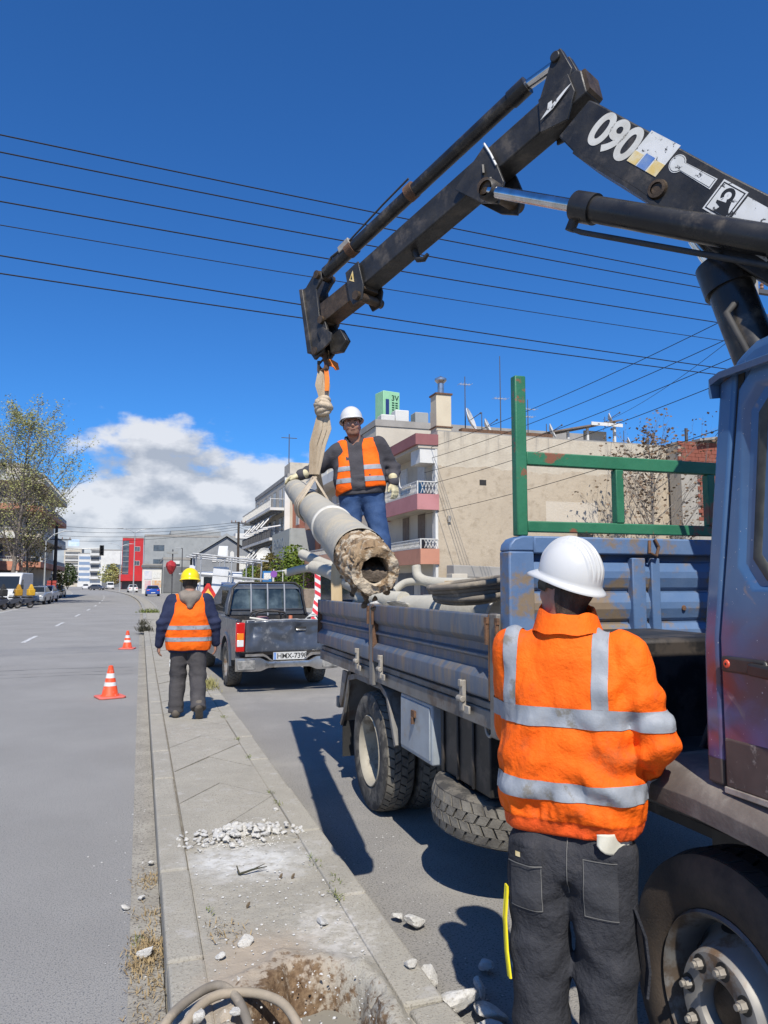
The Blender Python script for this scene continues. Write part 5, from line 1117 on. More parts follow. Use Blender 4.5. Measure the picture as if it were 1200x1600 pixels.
G.cap((-.15, 0, 1.355), (.15, 0, 1.355), .09, k=.05, sy=1.05); G.cap((-.10, .0, 1.20), (.10, .0, 1.20), .132, k=.08); G.cap((-.10, .02, 1.06), (.10, .02, 1.06), .138, k=.08); G.cap((-.095, .01, .97), (.095, .01, .97), .128, k=.05)
for a, b, c_ in ((shR, elR, wrR), (shL, elL, wrL)): G.cap(a, b, .078, .066, k=.05); G.cap(b, c_, .066, .046, k=.03)
G.cap((.015, -.01, 1.39), (.025, .0, 1.475), .10, .088, k=.04); G.cap((-.06, -.09, 1.40), (.07, -.09, 1.40), .055, k=.04)
G.wrinkle(cloth(.008, 7, 31, (1, 1, .9))); G.wrinkle(gather(elR, np.array(wrR)-np.array(elR), .009, 13, .12)); G.wrinkle(gather(elL, (0, 0, 1), .009, 13, .12)); G.wrinkle(gather((0, .1, .99), (0, 0, 1), .006, 12, .15))
G.clip(lambda X, Y, Z: .925-Z+0*X+0*Y); G.clip(lambda X, Y, Z: Z-1.495+0*X+.25*(Y-.0)); G.cap((.02, .02, 1.42), (.035, .05, 1.62), .072, k=0, sub=True)
hm2 = G.mesh('hoodie', hoodie_grey); h2 = pobj('hoodie', hm2, w2)
cutout(hm2, zband(.97, 1.10)+xband(-.10, .09)+[((0, .05, 0), (0, -1, 0))], 'front_pocket', M('hoodie_pocket', (.06, .058, .066), (.08, .077, .086), 6, .92, bump=.3, bsc=60), h2, .004)
def vest(parent, spans, z0, z1, gapx, seed, back_only=False, grow=.012, neck=(0, 0, 1.4), neckr=.1, hs=1.0, front=True):
    G = Grid((-.3, -.3, z0-.03), (.3, .32, z1+.1), .007)
    for (a, b, r, k, sy) in spans: G.cap(a, b, r+grow, k=k, sy=sy)
    G.wrinkle(cloth(.007, 6.5, seed, (1, 1, .8))); G.wrinkle(cloth(.003, 16, seed+4))
    G.clip(lambda X, Y, Z: z0-Z+.006*np.sin(X*22)+0*Y)
    G.clip(lambda X, Y, Z: np.abs(X)-.188*hs-.06*np.clip((1.2*hs-Z)*3, 0, 1)+0*Y)
    if front: G.clip(lambda X, Y, Z: np.where(Y > -.0, np.minimum(np.minimum(gapx[1](Z)-X, X-gapx[0](Z)), Y+.02), -1.0))
    G.cap(neck, (neck[0], neck[1]+.02, neck[2]+.3), neckr, k=0, sub=True)
    return G
sp2 = [((-.13, 0, 1.36), (.13, 0, 1.36), .088, .05, 1.05), ((-.10, 0, 1.20), (.10, 0, 1.20), .132, .08, 1), ((-.10, .02, 1.06), (.10, .02, 1.06), .138, .08, 1), ((-.10, .01, 1.0), (.10, .01, 1.0), .135, .05, 1)]
G = vest(w2, sp2, .985, 1.47, (lambda Z: .098+.03*(Z-1.2), lambda Z: -.045-.10*np.clip(Z-1.15, 0, 1)*0), 41, neck=(.02, -.0, 1.40), neckr=.085)
def slot(X, Y, Z):   # vest worn open: nothing between the two front edges
    l = -.04+.0*Z; r = .085+.02*(Z-1.0); return np.where(Y > 0.0, np.minimum(np.minimum(X-l, r-X), Y+.05), -1.0)
G = Grid((-.3, -.3, .93), (.3, .32, 1.56), .007)
for (a, b, r, k, sy) in sp2: G.cap(a, b, r+.012, k=k, sy=sy)
G.wrinkle(cloth(.007, 6.5, 41, (1, 1, .8))); G.clip(lambda X, Y, Z: .985-.05*np.clip(X*4, 0, 1)-Z+.004*np.sin(X*22)+0*Y); G.clip(lambda X, Y, Z: np.abs(X)-.19-.07*np.clip((1.2-Z)*3, 0, 1)+0*Y); G.clip(slot); G.cap((.02, .0, 1.40), (.03, .03, 1.7), .085, k=0, sub=True)
vm = G.mesh('vest', orange_fab); v2 = pobj('hi_vis_vest', vm, w2)
for z in (1.055, 1.165): cutout(vm, zband(z-.022, z+.022), 'reflective_tape', refl, v2, .003)
G = Grid((-.3, -.24, .03), (.3, .28, 1.02), .0085)
G.cap((-.085, 0, .94), (.085, 0, .94), .118, k=.05); 
for a, b, c_ in LEGS2: G.cap(a, b, .108, .082, k=.04); G.cap(b, c_, .082, .072, k=.03)
G.wrinkle(cloth(.008, 7, 51, (1, 1, 1.3)))
for a, b, c_ in LEGS2: G.wrinkle(gather(b, (.2, 0, 1), .005, 8, .13))
G.clip(lambda X, Y, Z: .06-Z+0*X+0*Y); j2 = pobj('jeans', G.mesh('jeans', denim), w2)
for a, b, c_ in LEGS2:
    G = Grid((c_[0]-.1, c_[1]-.14, -.005), (c_[0]+.1, c_[1]+.24, .15), .009); G.cap((c_[0], c_[1]-.04, .045), (c_[0]*1.1, c_[1]+.14, .04), .046, k=.02); G.cap((c_[0], c_[1]-.02, .04), (c_[0], c_[1]-.02, .13), .05, k=.03); G.clip(lambda X, Y, Z: -Z+0*X+0*Y); pobj('boot', G.mesh('boot', boot_m), w2)
for w_, d_, nr_, sd2 in ((wrR, (.8, -.1, -.16), (.1, 0, 1), -1), (wrL, (-.05, .15, -1), (-.7, .7, 0), 1)):
    w_ = np.array(w_); G = Grid(w_-.16, w_+.2, .0055); hand(G, w_, d_, nr_, sd2, .4, 1.06, 1.32, .006); dd = np.array(d_)/np.linalg.norm(d_); G.cap(w_-dd*.045, w_+dd*.02, .043, .036, k=.012); pobj('work_glove', G.mesh('glove', glove_m), w2)
helmet(w2, T2(0, -.004, .066), HM@Rx(R(7)), helmet_white, .82, ridges=False, brim=.032)
cutout(b2.data, [(tuple(T2(0, .028, 0)), tuple(-(HM@np.array((0, 1, 0)))) ), (tuple(T2(0, 0, -.048)), tuple(HM@np.array((0, 0, 1)))), ((0, 0, 1.475), (0, 0, -1))], 'stubble_beard', M('stubble', (.24, .125, .085), (.17, .09, .06), 60, .8), w2, .0015)
cutout(b2.data, [(tuple(T2(0, .0, 0)), tuple(HM@np.array((0, .9, -.2)))), ((0, 0, 1.53), (0, 0, -1)), (tuple(T2(0, 0, .09)), tuple(HM@np.array((0, 0, 1))))], 'hair', hair, w2, .003)
eyew = M('eye_white', (.7, .68, .64), None, rough=.3); eyed = M('eye_iris', (.03, .025, .02), None, rough=.2)
for x in (-.032, .032):
    m = MB(); m.lathe([(0, .012), (.006, .0105), (.0105, .006), (.012, 0), (.0105, -.006), (0, -.012)], T2(x, .080, .005), HM@np.array((0, 1, 0)), 14); e = m.build('eye', eyew, w2, smooth=60)
    m = MB(); m.lathe([(0, .0128), (.005, .0115)], T2(x, .080, .005), HM@np.array((0, 1, 0)), 12); m.build('iris', eyed, e)
    m = MB(); m.tube([T2(x-.018, .096, .022), T2(x, .102, .027), T2(x+.018, .096, .022)], .004, 6); m.build('eyebrow', hair, w2)
m = MB(); m.tube([T2(-.022, .098, -.063), T2(0, .104, -.0625), T2(.022, .098, -.063)], .0028, 6); m.build('mouth_line', M('lip', (.26, .1, .08), None, rough=.6), w2)
# ---------- worker walking away along the median
w3 = thing('person', 'worker in orange vest and yellow hard hat walking away on the median', 'person', (.55, 9.05, .122), R(-2))
S3 = .955
def s3(p): return tuple(np.array(p, float)*S3)
shR, shL = s3((.205, .0, 1.40)), s3((-.205, .0, 1.40)); elR, elL = s3((.305, -.03, 1.12)), s3((-.31, -.02, 1.12)); wrR, wrL = s3((.325, .045, .87)), s3((-.345, .05, .87))
HM = Rz(R(-3))@Rx(R(-6)); HC = np.array(s3((0, .035, 1.605)))
LEGS3 = ((s3((.095, 0, .88)), s3((.115, -.02, .48)), s3((.125, -.24, .15))), (s3((-.095, 0, .88)), s3((-.115, .07, .47)), s3((-.13, .04, .08))))
G = Grid((-.45, -.42, -.01), (.45, .35, 1.72), .0085)
T3 = head(G, HC, HM, .96)
G.cap(s3((0, -.01, 1.42)), s3((0, .015, 1.56)), .058, k=.03); G.cap(s3((-.13, 0, 1.35)), s3((.13, 0, 1.35)), .07, k=.05); G.cap(s3((-.08, 0, 1.12)), s3((.08, 0, 1.12)), .115, k=.06); G.cap(s3((-.07, 0, .94)), s3((.07, 0, .94)), .11, k=.06)
for a, b, c_ in ((shR, elR, wrR), (shL, elL, wrL)): G.cap(a, b, .046, .038, k=.03); G.cap(b, c_, .038, .028, k=.02)
for a, b, c_ in LEGS3: G.cap(a, b, .08, .055, k=.05); G.cap(b, c_, .055, .04, k=.03)
G.cap(LEGS3[1][2], np.array(LEGS3[1][2])+np.array((-.02, .16, -.045)), .036, k=.03); G.cap(LEGS3[0][2], np.array(LEGS3[0][2])+np.array((.01, .10, -.11)), .034, k=.03)
hand(G, wrR, (.0, .2, -1), (.9, -.3, 0), -1, .45); hand(G, wrL, (-.05, .2, -1), (-.9, -.3, 0), 1, .45)
b3 = pobj('body', G.mesh('body', skin), w3)
G = Grid((-.46, -.3, .62), (.46, .3, 1.56), .0085)
tor3 = [((-.145, 0, 1.375), (.145, 0, 1.375), .085, .05, 1.05), ((-.11, -.01, 1.2), (.11, -.01, 1.2), .132, .08, 1), ((-.115, 0, 1.02), (.115, 0, 1.02), .138, .08, 1), ((-.115, 0, .86), (.115, 0, .86), .132, .06, 1)]
for a, b, r, k, sy in tor3: G.cap(s3(a), s3(b), r, k=k, sy=sy)
for a, b, c_ in ((shR, elR, wrR), (shL, elL, wrL)): G.cap(a, b, .074, .062, k=.05); G.cap(b, c_, .062, .044, k=.03)
G.wrinkle(cloth(.008, 7, 61)); G.wrinkle(gather(elR, (0, 0, 1), .007, 12, .12)); G.wrinkle(gather(elL, (0, 0, 1), .007, 12, .12)); G.clip(lambda X, Y, Z: .735-Z-.03*np.clip((np.abs(X)-.2)*50, 0, 3)+0*Y)
G.cap(s3((0, .0, 1.42)), s3((0, .02, 1.7)), .07, k=0, sub=True); pobj('navy_jacket', G.mesh('jacket', navy_fab), w3)
G = Grid((-.24, -.26, 1.2), (.24, .26, 1.58), .0075); G.cap(s3((-.055, -.075, 1.435)), s3((.055, -.075, 1.435)), .062, k=.04); G.cap(s3((0, -.125, 1.33)), s3((0, -.10, 1.42)), .035, .06, k=.05); G.cap(s3((-.07, 0, 1.44)), s3((.07, 0, 1.44)), .075, k=.05); G.wrinkle(cloth(.008, 9, 66)); G.cap(s3((0, .02, 1.44)), s3((0, .03, 1.7)), .066, k=0, sub=True); pobj('hood', G.mesh('hood', hoodie_taupe), w3)
G = Grid((-.3, -.3, .7), (.3, .32, 1.5), .0075)
for a, b, r, k, sy in tor3: G.cap(s3(a), s3(b), r+.014, k=k, sy=sy)
G.wrinkle(cloth(.007, 6.5, 71, (1, 1, .8))); G.wrinkle(cloth(.003, 17, 74)); G.clip(lambda X, Y, Z: .80*S3+.004*np.sin(X*25)-Z+0*Y); G.clip(lambda X, Y, Z: np.abs(X)-.172-.12*np.clip((1.2-Z)*3, 0, 1)+0*Y)
G.clip(lambda X, Y, Z: np.where(Y < 0, Z-(1.30*S3+np.abs(X)*1.35), Z-1.42*S3)+0*X)
vm = G.mesh('vest', orange_fab); v3 = pobj('hi_vis_vest', vm, w3)
for z in (1.075*S3, .935*S3): cutout(vm, zband(z-.023, z+.023), 'reflective_tape', refl, v3, .003)
G = Grid((-.3, -.4, .03), (.3, .25, .98), .0085)
G.cap(s3((-.085, 0, .9)), s3((.085, 0, .9)), .118, k=.05)
for a, b, c_ in LEGS3: G.cap(a, b, .108, .09, k=.035); G.cap(b, c_, .09, .082, k=.03)
G.wrinkle(cloth(.009, 7, 81, (1, 1, 1.2)))
for a, b, c_ in LEGS3: G.wrinkle(gather(b, (.3, .2, 1), .006, 7, .13)); G.wrinkle(gather(c_, np.array(c_)-np.array(b), .008, 10, .11))
c0, b0 = np.array(LEGS3[0][2]), np.array(LEGS3[0][1]); dl = (c0-b0)/np.linalg.norm(c0-b0)
G.clip(lambda X, Y, Z: np.where(X > 0, (X-c0[0])*dl[0]+(Y-c0[1])*dl[1]+(Z-c0[2])*dl[2]-.03, .05-Z+0*X+0*Y)); t3 = pobj('trousers', G.mesh('trousers', trouser_grey), w3)
m = MB(); strap(m, [(-.205, -.03, .66), (-.207, -.03, .58)], .022, .006, np.array((.2, -1, 0))); m.build('pocket_print', white_vinyl, t3)
f_ = np.array(LEGS3[1][2]); G = Grid(f_-np.array((.1, .14, .1)), f_+np.array((.1, .27, .1)), .008); G.cap(f_+np.array((0, -.05, -.032)), f_+np.array((-.02, .17, -.038)), .043, k=.02); G.cap(f_+np.array((0, -.03, -.02)), f_+np.array((0, -.02, .05)), .05, k=.03); G.clip(lambda X, Y, Z: -Z+.001+0*X+0*Y); pobj('boot', G.mesh('boot', boot_m), w3)
f_ = np.array(LEGS3[0][2]); G = Grid(f_-np.array((.1, .14, .17)), f_+np.array((.1, .22, .1)), .008); tdir = np.array((.02, .12, -.19)); G.cap(f_+np.array((0, -.045, .01)), f_+tdir*.62, .044, .046, k=.02); G.cap(f_, f_+np.array((0, -.02, .04)), .05, k=.03); G.clip(lambda X, Y, Z: -Z+.001+0*X+0*Y); pobj('boot', G.mesh('boot', boot_m), w3)
helmet(w3, T3(0, -.004, .058), HM@Rx(R(-3)), helmet_yellow, .86, ridges=False)
cutout(b3.data, [(tuple(T3(0, .0, 0)), tuple(HM@np.array((0, .9, -.2)))), ((0, 0, 1.475), (0, 0, -1)), (tuple(T3(0, 0, .09)), tuple(HM@np.array((0, 0, 1))))], 'hair', hair, w3, .004)
# ------------------------------------------------------------------ pickup
pk_grey = M('pickup_paint', (.055, .062, .075), (.075, .082, .095), 4, .38, .2, coat=.3, dirt=(.24, .235, .225), dsc=2.2, damt=.26, sharp=.3, rvar=.1)
pk_dent = M('pickup_tailgate_paint', (.06, .07, .088), (.085, .095, .115), 5, .3, .3, coat=.25, dirt=(.30, .31, .32), dsc=4.5, damt=.2, sharp=.18, bump=.15, bsc=9)
chrome_dull = M('dull_chrome', (.6, .58, .55), (.45, .43, .4), 5, .28, .9, dirt=(.2, .18, .155), dsc=6, damt=.28, sharp=.2)
pk = thing('pickup_truck', 'battered dark grey pickup with dented tailgate and tools in its bed', 'pickup', (2.19, 11.55, 0), R(2.5))
def arch(yc, r, n=12): return [(yc+r*math.cos(t), .37+r*math.sin(t)) for t in np.linspace(0, math.pi, n)]
for s in (-1, 1):
    x0 = s*.80
    poly = [(.06, .50), (.06, 1.10), (1.58, 1.10), (1.60, 1.13), (3.6, 1.12), (4.75, 1.0), (4.92, .8), (4.92, .42), (4.46, .40)]+[(a, b) for a, b in arch(4.02, .44)]+[(3.55, .36), (1.45, .36)]+[(a, b) for a, b in arch(.98, .44)]+[(.5, .46)]
    m = MB(); m.prism(poly, 0, x0, x0-s*.07); m.build('side_panel', pk_grey, pk, bevel=.012)
    m = MB(); pts = [(x0+s*.022, a, b) for a, b in arch(.98, .46)]; rings = []
    for (x, y, z) in pts:
        d = np.array((y-.98, z-.37)); d /= np.linalg.norm(d); rings.append([(x0-s*.01, y-d[0]*.02, z-d[1]*.02), (x, y-d[0]*.02, z-d[1]*.02), (x, y+d[0]*.03, z+d[1]*.03), (x0-s*.01, y+d[0]*.06, z+d[1]*.06)])
    m.rings(rings); m.build('arch_flare', pk_grey, pk, smooth=40)
m = MB(); m.bx(-.735, .735, .08, 4.8, .46, .56); m.bx(-.735, .735, 1.55, 1.62, .56, 1.1); m.build('floor_pan', blackmetal, pk)
m = MB(); m.bx(-.74, .74, 3.5, 4.7, .9, 1.02); m.bx(-.735, .735, 4.7, 4.88, .42, .98); m.build('bonnet', pk_grey, pk, bevel=.03)
# dented tailgate
nx_, nz_ = 40, 18; vs_ = []; GX, GZ = np.meshgrid(np.linspace(-.66, .66, nx_), np.linspace(.615, 1.085, nz_))
dent = fb(GX*2.2+3, GZ*3, GX*0, 91, 3)*.20+np.abs(fb(GX*4, GZ*5, GX*0+2, 95, 2))*.14
env = np.clip((GZ-.66)*5, 0, 1)*np.clip((.66-np.abs(GX))*8, 0, 1)
top_ = GZ+np.where(GZ > 1.03, fb(GX*4, GX*0, GX*0, 97, 3)*.06, 0)
m = MB(); m.add(np.stack([GX, .02+dent*env, top_], -1).reshape(-1, 3), [(j*nx_+i, j*nx_+i+1, (j+1)*nx_+i+1, (j+1)*nx_+i) for j in range(nz_-1) for i in range(nx_-1)])
tg = m.build('tailgate', pk_dent, pk, smooth=50, fix=False); so = tg.modifiers.new('s', 'SOLIDIFY'); so.thickness = .045; so.offset = 1
m = MB(); m.bx(.12, .29, .005, .02, .93, .985); th_ = m.build('handle_recess', black, tg); m = MB(); m.bx(.125, .285, -.004, .01, .925, .95); m.build('handle', chrome_dull, tg, bevel=.006)
m = MB(); rings = []
for k in range(30): x = -.64+1.28*k/29; z = 1.085+float(fb(np.array(x*4), np.array(0.), np.array(0.), 97, 3))*.06; y = .02+float(fb(np.array(x*2.2+3), np.array(3.25), np.array(0.), 91, 3))*.05; rings.append([(x, y-.004, z), (x, y+.03, z), (x, y+.03, z+.012), (x, y-.004, z+.012)])
m.rings(rings); m.build('torn_edge', M('bare_edge', (.62, .61, .58), (.3, .3, .3), 14, .5, .3), tg)
for s in (-1, 1):
    x0, x1 = sorted((s*.665, s*.80)); t = MB(); t.bx(x0, x1, -.005, .10, .62, 1.06); tl = t.build('tail_light', lamp_red, pk, bevel=.015)
    for nme, z0, z1, mt in (('amber_lens', .80, .90, lamp_amber), ('clear_lens', .70, .80, lamp_clear)):
        t = MB(); t.bx(x0+.015, x1-.02, -.012, 0, z0, z1); t.build(nme, mt, tl, bevel=.004)
rings = []
for x in np.linspace(-.80, .80, 41):
    u = abs(x); f = min(1, max(0, (u-.30)/.16)); f = f*f*(3-2*f); zt = .47+.06*f; zb = .385-.05*f; yb = -.10+.09*max(0, (u-.55)/.25)**2; rings.append([(x, yb, zb), (x, yb-.01, (zb+zt)/2), (x, yb, zt), (x, yb+.05, zt+.005), (x, yb+.05, zb)])
m = MB(); m.rings(rings); bp2 = m.build('bumper', chrome_dull, pk, smooth=40)
for s in (-1, 1):
    m = MB(); m.bx(min(s*.52, s*.79), max(s*.52, s*.79), -.112, -.09, .36, .50); m.build('bumper_pad', M('bumper_pad', (.12, .12, .115), (.3, .29, .27), 14, .7), bp2, bevel=.01)
rings = []
for x in np.linspace(-.66, .66, 25):
    f = min(1, max(0, (abs(x)-.24)/.12)); rings.append([(x, -.03, .455+.095*f), (x, -.035, .478+.11*f), (x, .02, .478+.11*f), (x, .02, .455+.095*f)])
m = MB(); m.rings(rings); m.build('step_plate', chrome_dull, bp2, smooth=40)
m = MB(); m.bx(-.23, .29, -.02, -.008, .49, .605); lp = m.build('number_plate', M('plate_white', (.55, .55, .53), (.46, .46, .44), 9, .5), pk)
m = MB(); m.bx(-.225, -.185, -.0225, -.0195, .495, .60); m.build('country_band', blue_vinyl, lp)
text('HMX-7398', .11, black_vinyl, lp, (-.175, -.0215, .51), (1, 0, 0), (0, 0, 1), 'plate_lettering', .001, .001, sp=.95)
# cab with glass
cabr = [[(-.72, 1.62, 1.10), (.72, 1.62, 1.10), (.76, 3.62, 1.10), (-.76, 3.62, 1.10)], [(-.70, 1.66, 1.30), (.70, 1.66, 1.30), (.73, 3.42, 1.30), (-.73, 3.42, 1.30)], [(-.62, 1.76, 1.57), (.62, 1.76, 1.57), (.63, 2.95, 1.60), (-.63, 2.95, 1.60)], [(-.55, 1.84, 1.635), (.55, 1.84, 1.635), (.56, 2.85, 1.66), (-.56, 2.85, 1.66)]]
m = MB(); m.rings(cabr); cb = m.build('cab', pk_grey, pk, bevel=.03, seg=3)
m = MB(); m.add([(-.63, 1.652, 1.20), (.63, 1.652, 1.20), (.665, 1.658, 1.26), (.585, 1.738, 1.545), (.55, 1.745, 1.56), (-.55, 1.745, 1.56), (-.585, 1.738, 1.545), (-.665, 1.658, 1.26)], [tuple(range(8))]); gl = m.build('rear_window', M('pickup_rear_glass', (.02, .03, .035), (.13, .17, .18), 2.2, .08, spec=.7), cb); so = gl.modifiers.new('s', 'SOLIDIFY'); so.thickness = .012
gl.location = (0, -.032, .0)
for s in (-1, 1):
    m = MB(); m.add([(s*.735, 1.78, 1.17), (s*.745, 3.4, 1.17), (s*.635, 2.93, 1.53), (s*.635, 1.86, 1.53)], [(0, 1, 2, 3)]); g2 = m.build('side_window', glass_dark, cb); so = g2.modifiers.new('s', 'SOLIDIFY'); so.thickness = .02; so.offset = 0
    m = MB(); m.bx(min(s*.80, s*.98), max(s*.80, s*.98), 3.28, 3.36, 1.16, 1.32); m.build('wing_mirror', blackmetal, cb, bevel=.02)
m = MB(); m.tube([(-.68, 1.54, 1.12), (-.60, 1.60, 1.58), (-.5, 1.63, 1.665), (.5, 1.63, 1.665), (.60, 1.60, 1.58), (.68, 1.54, 1.12)], .022, 10); gd = m.build('window_guard', blackmetal, pk, smooth=50)
for x in (-.29, .0, .3):
    m = MB(); m.tube([(x, 1.54, 1.1), (x, 1.58, 1.5), (x, 1.63, 1.66)], .013, 8); m.build('guard_bar', M('guard_grey', (.3, .31, .33), None, rough=.5), gd, smooth=50)
for z in (1.13, 1.17, 1.21):
    m = MB(); m.bx(-.62, .62, 1.545, 1.56, z-.012, z+.012); m.build('guard_slat', pk_grey, gd)
for x, y in ((-.69, .98), (.69, .98), (-.69, 4.02), (.69, 4.02)):
    t = tyre(.365, .235, .2, 'wheel', pk, (x, y, .365), (1, 0, 0), tyre_dusty, tread_dusty, 36); s = -1 if x < 0 else 1
    m = MB(); m.lathe([(.2, .08), (.205, .10), (.18, .07), (.15, .03), (.08, .05), (0, .05)], (x, y, .365), (s, 0, 0), 28); m.build('rim', rim_grey, t, smooth=40)
m = MB(); m.cyl((-.6, .98, .36), (.6, .98, .36), .05); m.lathe([(0, -.12), (.1, -.08), (.12, 0), (.1, .08), (0, .12)], (0, .98, .36), (0, 1, 0), 14); m.build('rear_axle', blackmetal, pk)
# things lying in the pickup bed
def pkp(x, y, z):
    a = R(2.5); return (2.19+x*math.cos(a)-y*math.sin(a), 11.55+x*math.sin(a)+y*math.cos(a), z)
gen = thing('generator', 'portable generator in a black tube frame in the pickup bed', 'generator', pkp(-.16, .75, .56), R(2.5))
for y in (-.2, .2):
    m = MB(); m.tube([(-.26, y, 0), (-.26, y, .56), (-.22, y, .63), (-.1, y, .65), (.1, y, .65), (.22, y, .63), (.26, y, .56), (.26, y, 0)], .018, 8); m.build('tube_frame', blackmetal, gen, smooth=50)
m = MB(); m.bx(-.2, .2, -.16, .16, .04, .34); m.build('engine', M('engine_grime', (.12, .1, .085), (.25, .22, .18), 9, .6, .3), gen, bevel=.03)
m = MB(); m.cyl((.05, -.2, .42), (.05, -.05, .42), .10, n=20); m.build('recoil_starter', M('starter_grime', (.25, .2, .15), (.08, .07, .06), 9, .6), gen, smooth=40)
m = MB(); m.bx(-.18, .0, -.12, .14, .36, .56); m.build('fuel_tank', M('tank_pink', (.32, .16, .16), (.2, .12, .12), 9, .5), gen, bevel=.04)
bent('spare_hose', 'looped pale hose lying over the pickup tailgate', [pkp(.35, .35, 1.05), pkp(.45, .3, 1.16), pkp(.55, .35, 1.13), pkp(.6, .42, 1.02), pkp(.5, .5, .95), pkp(.38, .45, 1.03), pkp(.4, .3, 1.12), pkp(.52, .28, 1.14)], .014, M('hose_pale', (.5, .5, .46), None, rough=.7), 'hose', 8, None)
bent('cable_bundle', 'pale cable hanging along the torn tailgate edge', [pkp(-.55, .25, 1.12), pkp(-.4, .18, 1.10), pkp(-.2, .12, 1.06), pkp(0, .12, 1.03), pkp(.25, .14, 1.05)], .016, M('cable_pale', (.6, .58, .5), None, rough=.7), 'cable', 8, None)
m = MB(); m.cyl((0, 0, 0), (.01, .02, .17), .04, .03, n=12); o = m.build('tool_handle', M('terracotta', (.5, .16, .08), (.4, .12, .06), 9, .7), None, smooth=40); o.location = pkp(.08, .2, .98); tag(o, 'terracotta red tool handle sticking up above the tailgate', 'tool')
crush = [rockmesh(80+i, .8, 2, .6, M('scrap_grey', (.28, .25, .21), (.15, .13, .11), 14, .8, .2)) for i in range(3)]
for i, (x, y, z, s, lb) in enumerate(((-.62, .55, 1.03, .10, 'scrap metal lump beside the generator on its left'), (-.5, .95, 1.02, .12, 'crumpled scrap piece behind the generator by the cab'), (-.45, .3, 1.0, .07, 'small dusty scrap lump on the corner of the bed'))):
    o = inst('scrap_lump', crush[i], None, pkp(x, y, z-.1), (i, i*2, i), (s*1.3, s, s*1.6)); tag(o, lb, 'scrap', 'scrap in the pickup bed')
m = MB(); m.bx(-.18, .18, -.2, .2, 0, .44); o = m.build('white_sack', M('sack_white', (.6, .6, .58), (.48, .48, .46), 6, .8, bump=.5, bsc=8), None, bevel=.08, seg=3); o.location = pkp(.55, .8, .56); tag(o, 'white sack propping the striped boards in the pickup bed', 'sack')
rw_red = M('board_red', (.62, .03, .045), (.52, .03, .04), 6, .5)
def striped(label, p0, p1, w):
    b = thing('barrier_board', label, 'barrier board', p0, group='striped boards in the pickup bed'); p0 = np.array(p0); d = np.array(p1)-p0; L_ = np.linalg.norm(d); d /= L_
    sx_ = np.cross(d, (0, 1, 0)); sx_ /= np.linalg.norm(sx_); nn = np.cross(sx_, d)
    m = MB(); m.bar((0, 0, 0), d*L_, w, .02, up=nn); m.build('board', M('board_white', (.68, .67, .64), (.58, .57, .54), 7, .5), b)
    for k in range(int(L_/.14)):
        t = k*.14+.01; q = [(-w/2, t), (w/2, t+.06), (w/2, t+.13), (-w/2, t+.07)]
        for side in (-1, 1):
            m = MB(); m.add([sx_*a+d*min(c_, L_)+nn*side*.0112 for a, c_ in q], [(0, 1, 2, 3)]); m.build('red_stripe', rw_red, b, fix=False)
striped('red and white striped board standing upright in the pickup bed', pkp(.74, .95, .58), pkp(.78, 1.15, 1.84), .10)
striped('red and white striped board leaning low over the white sack', pkp(.50, .6, .62), pkp(.72, .95, 1.40), .10)
# ------------------------------------------------------------------ white service truck ahead of it
white_body = M('white_vehicle_paint', (.62, .62, .61), (.55, .55, .54), 3, .35, coat=.3)
st = thing('service_truck', 'white flatbed service truck carrying a pipe rack and white panels', 'truck', (2.75, 24.6, 0))
m = MB(); m.bx(-.95, .95, 0, 3.6, .78, .9); m.build('flatbed', side_grey, st, bevel=.01)
for s in (-1, 1):
    m = MB(); m.bx(min(s*.95, s*.99), max(s*.95, s*.99), 0, 3.6, .9, 1.22); m.build('side_board', white_body, st, bevel=.008)
m = MB(); m.bx(-.95, .95, -.04, 0, .82, 1.22); m.build('tail_board', side_grey, st, bevel=.008)
m = MB(); m.prism([(3.75, .55), (3.75, 2.0), (3.85, 2.1), (4.9, 2.1), (5.35, 1.45), (5.5, 1.3), (5.5, .5)], 0, -.88, .88); m.build('cab', white_body, st, bevel=.05, seg=3)
m = MB(); m.bx(-.55, .55, 3.72, 3.748, 1.45, 1.9); m.build('rear_window', glass_dark, st)
pipe_g = M('galvanised_pipe', (.5, .5, .49), (.4, .4, .39), 7, .4, .5)
for y in (.05, 1.75, 3.45):
    for x in (-.97, .0, .97):
        m = MB(); m.cyl((x, y, .9), (x+.05*(1 if y < 1 else 0), y, 2.52-.10*x), .025, n=8); m.build('rack_post', pipe_g, st, smooth=50)
for y in (.05, 1.75, 3.45):
    m = MB(); m.cyl((-1.2, y, 2.62), (1.25, y, 2.38), .028, n=8); m.build('rack_bar', pipe_g, st, smooth=50); m = MB(); m.cyl((-1.45, y, 2.0), (1.25, y, 1.78), .024, n=8); m.build('rack_bar', pipe_g, st, smooth=50)
for x in (-.97, .97):
    m = MB(); m.cyl((x, -.1, 2.5-.1*x), (x, 3.6, 2.5-.1*x), .025, n=8); m.build('rack_rail', pipe_g, st, smooth=50)
for (x, y) in ((-.78, .7), (.78, .7), (-.78, 4.6), (.78, 4.6)):
    m = MB(); m.lathe([(0, -.1), (.2, -.1), (.36, -.08), (.37, 0), (.36, .08), (.2, .1), (0, .1)], (x, y, .37), (1, 0, 0), 24); m.build('wheel', black, st, smooth=40)
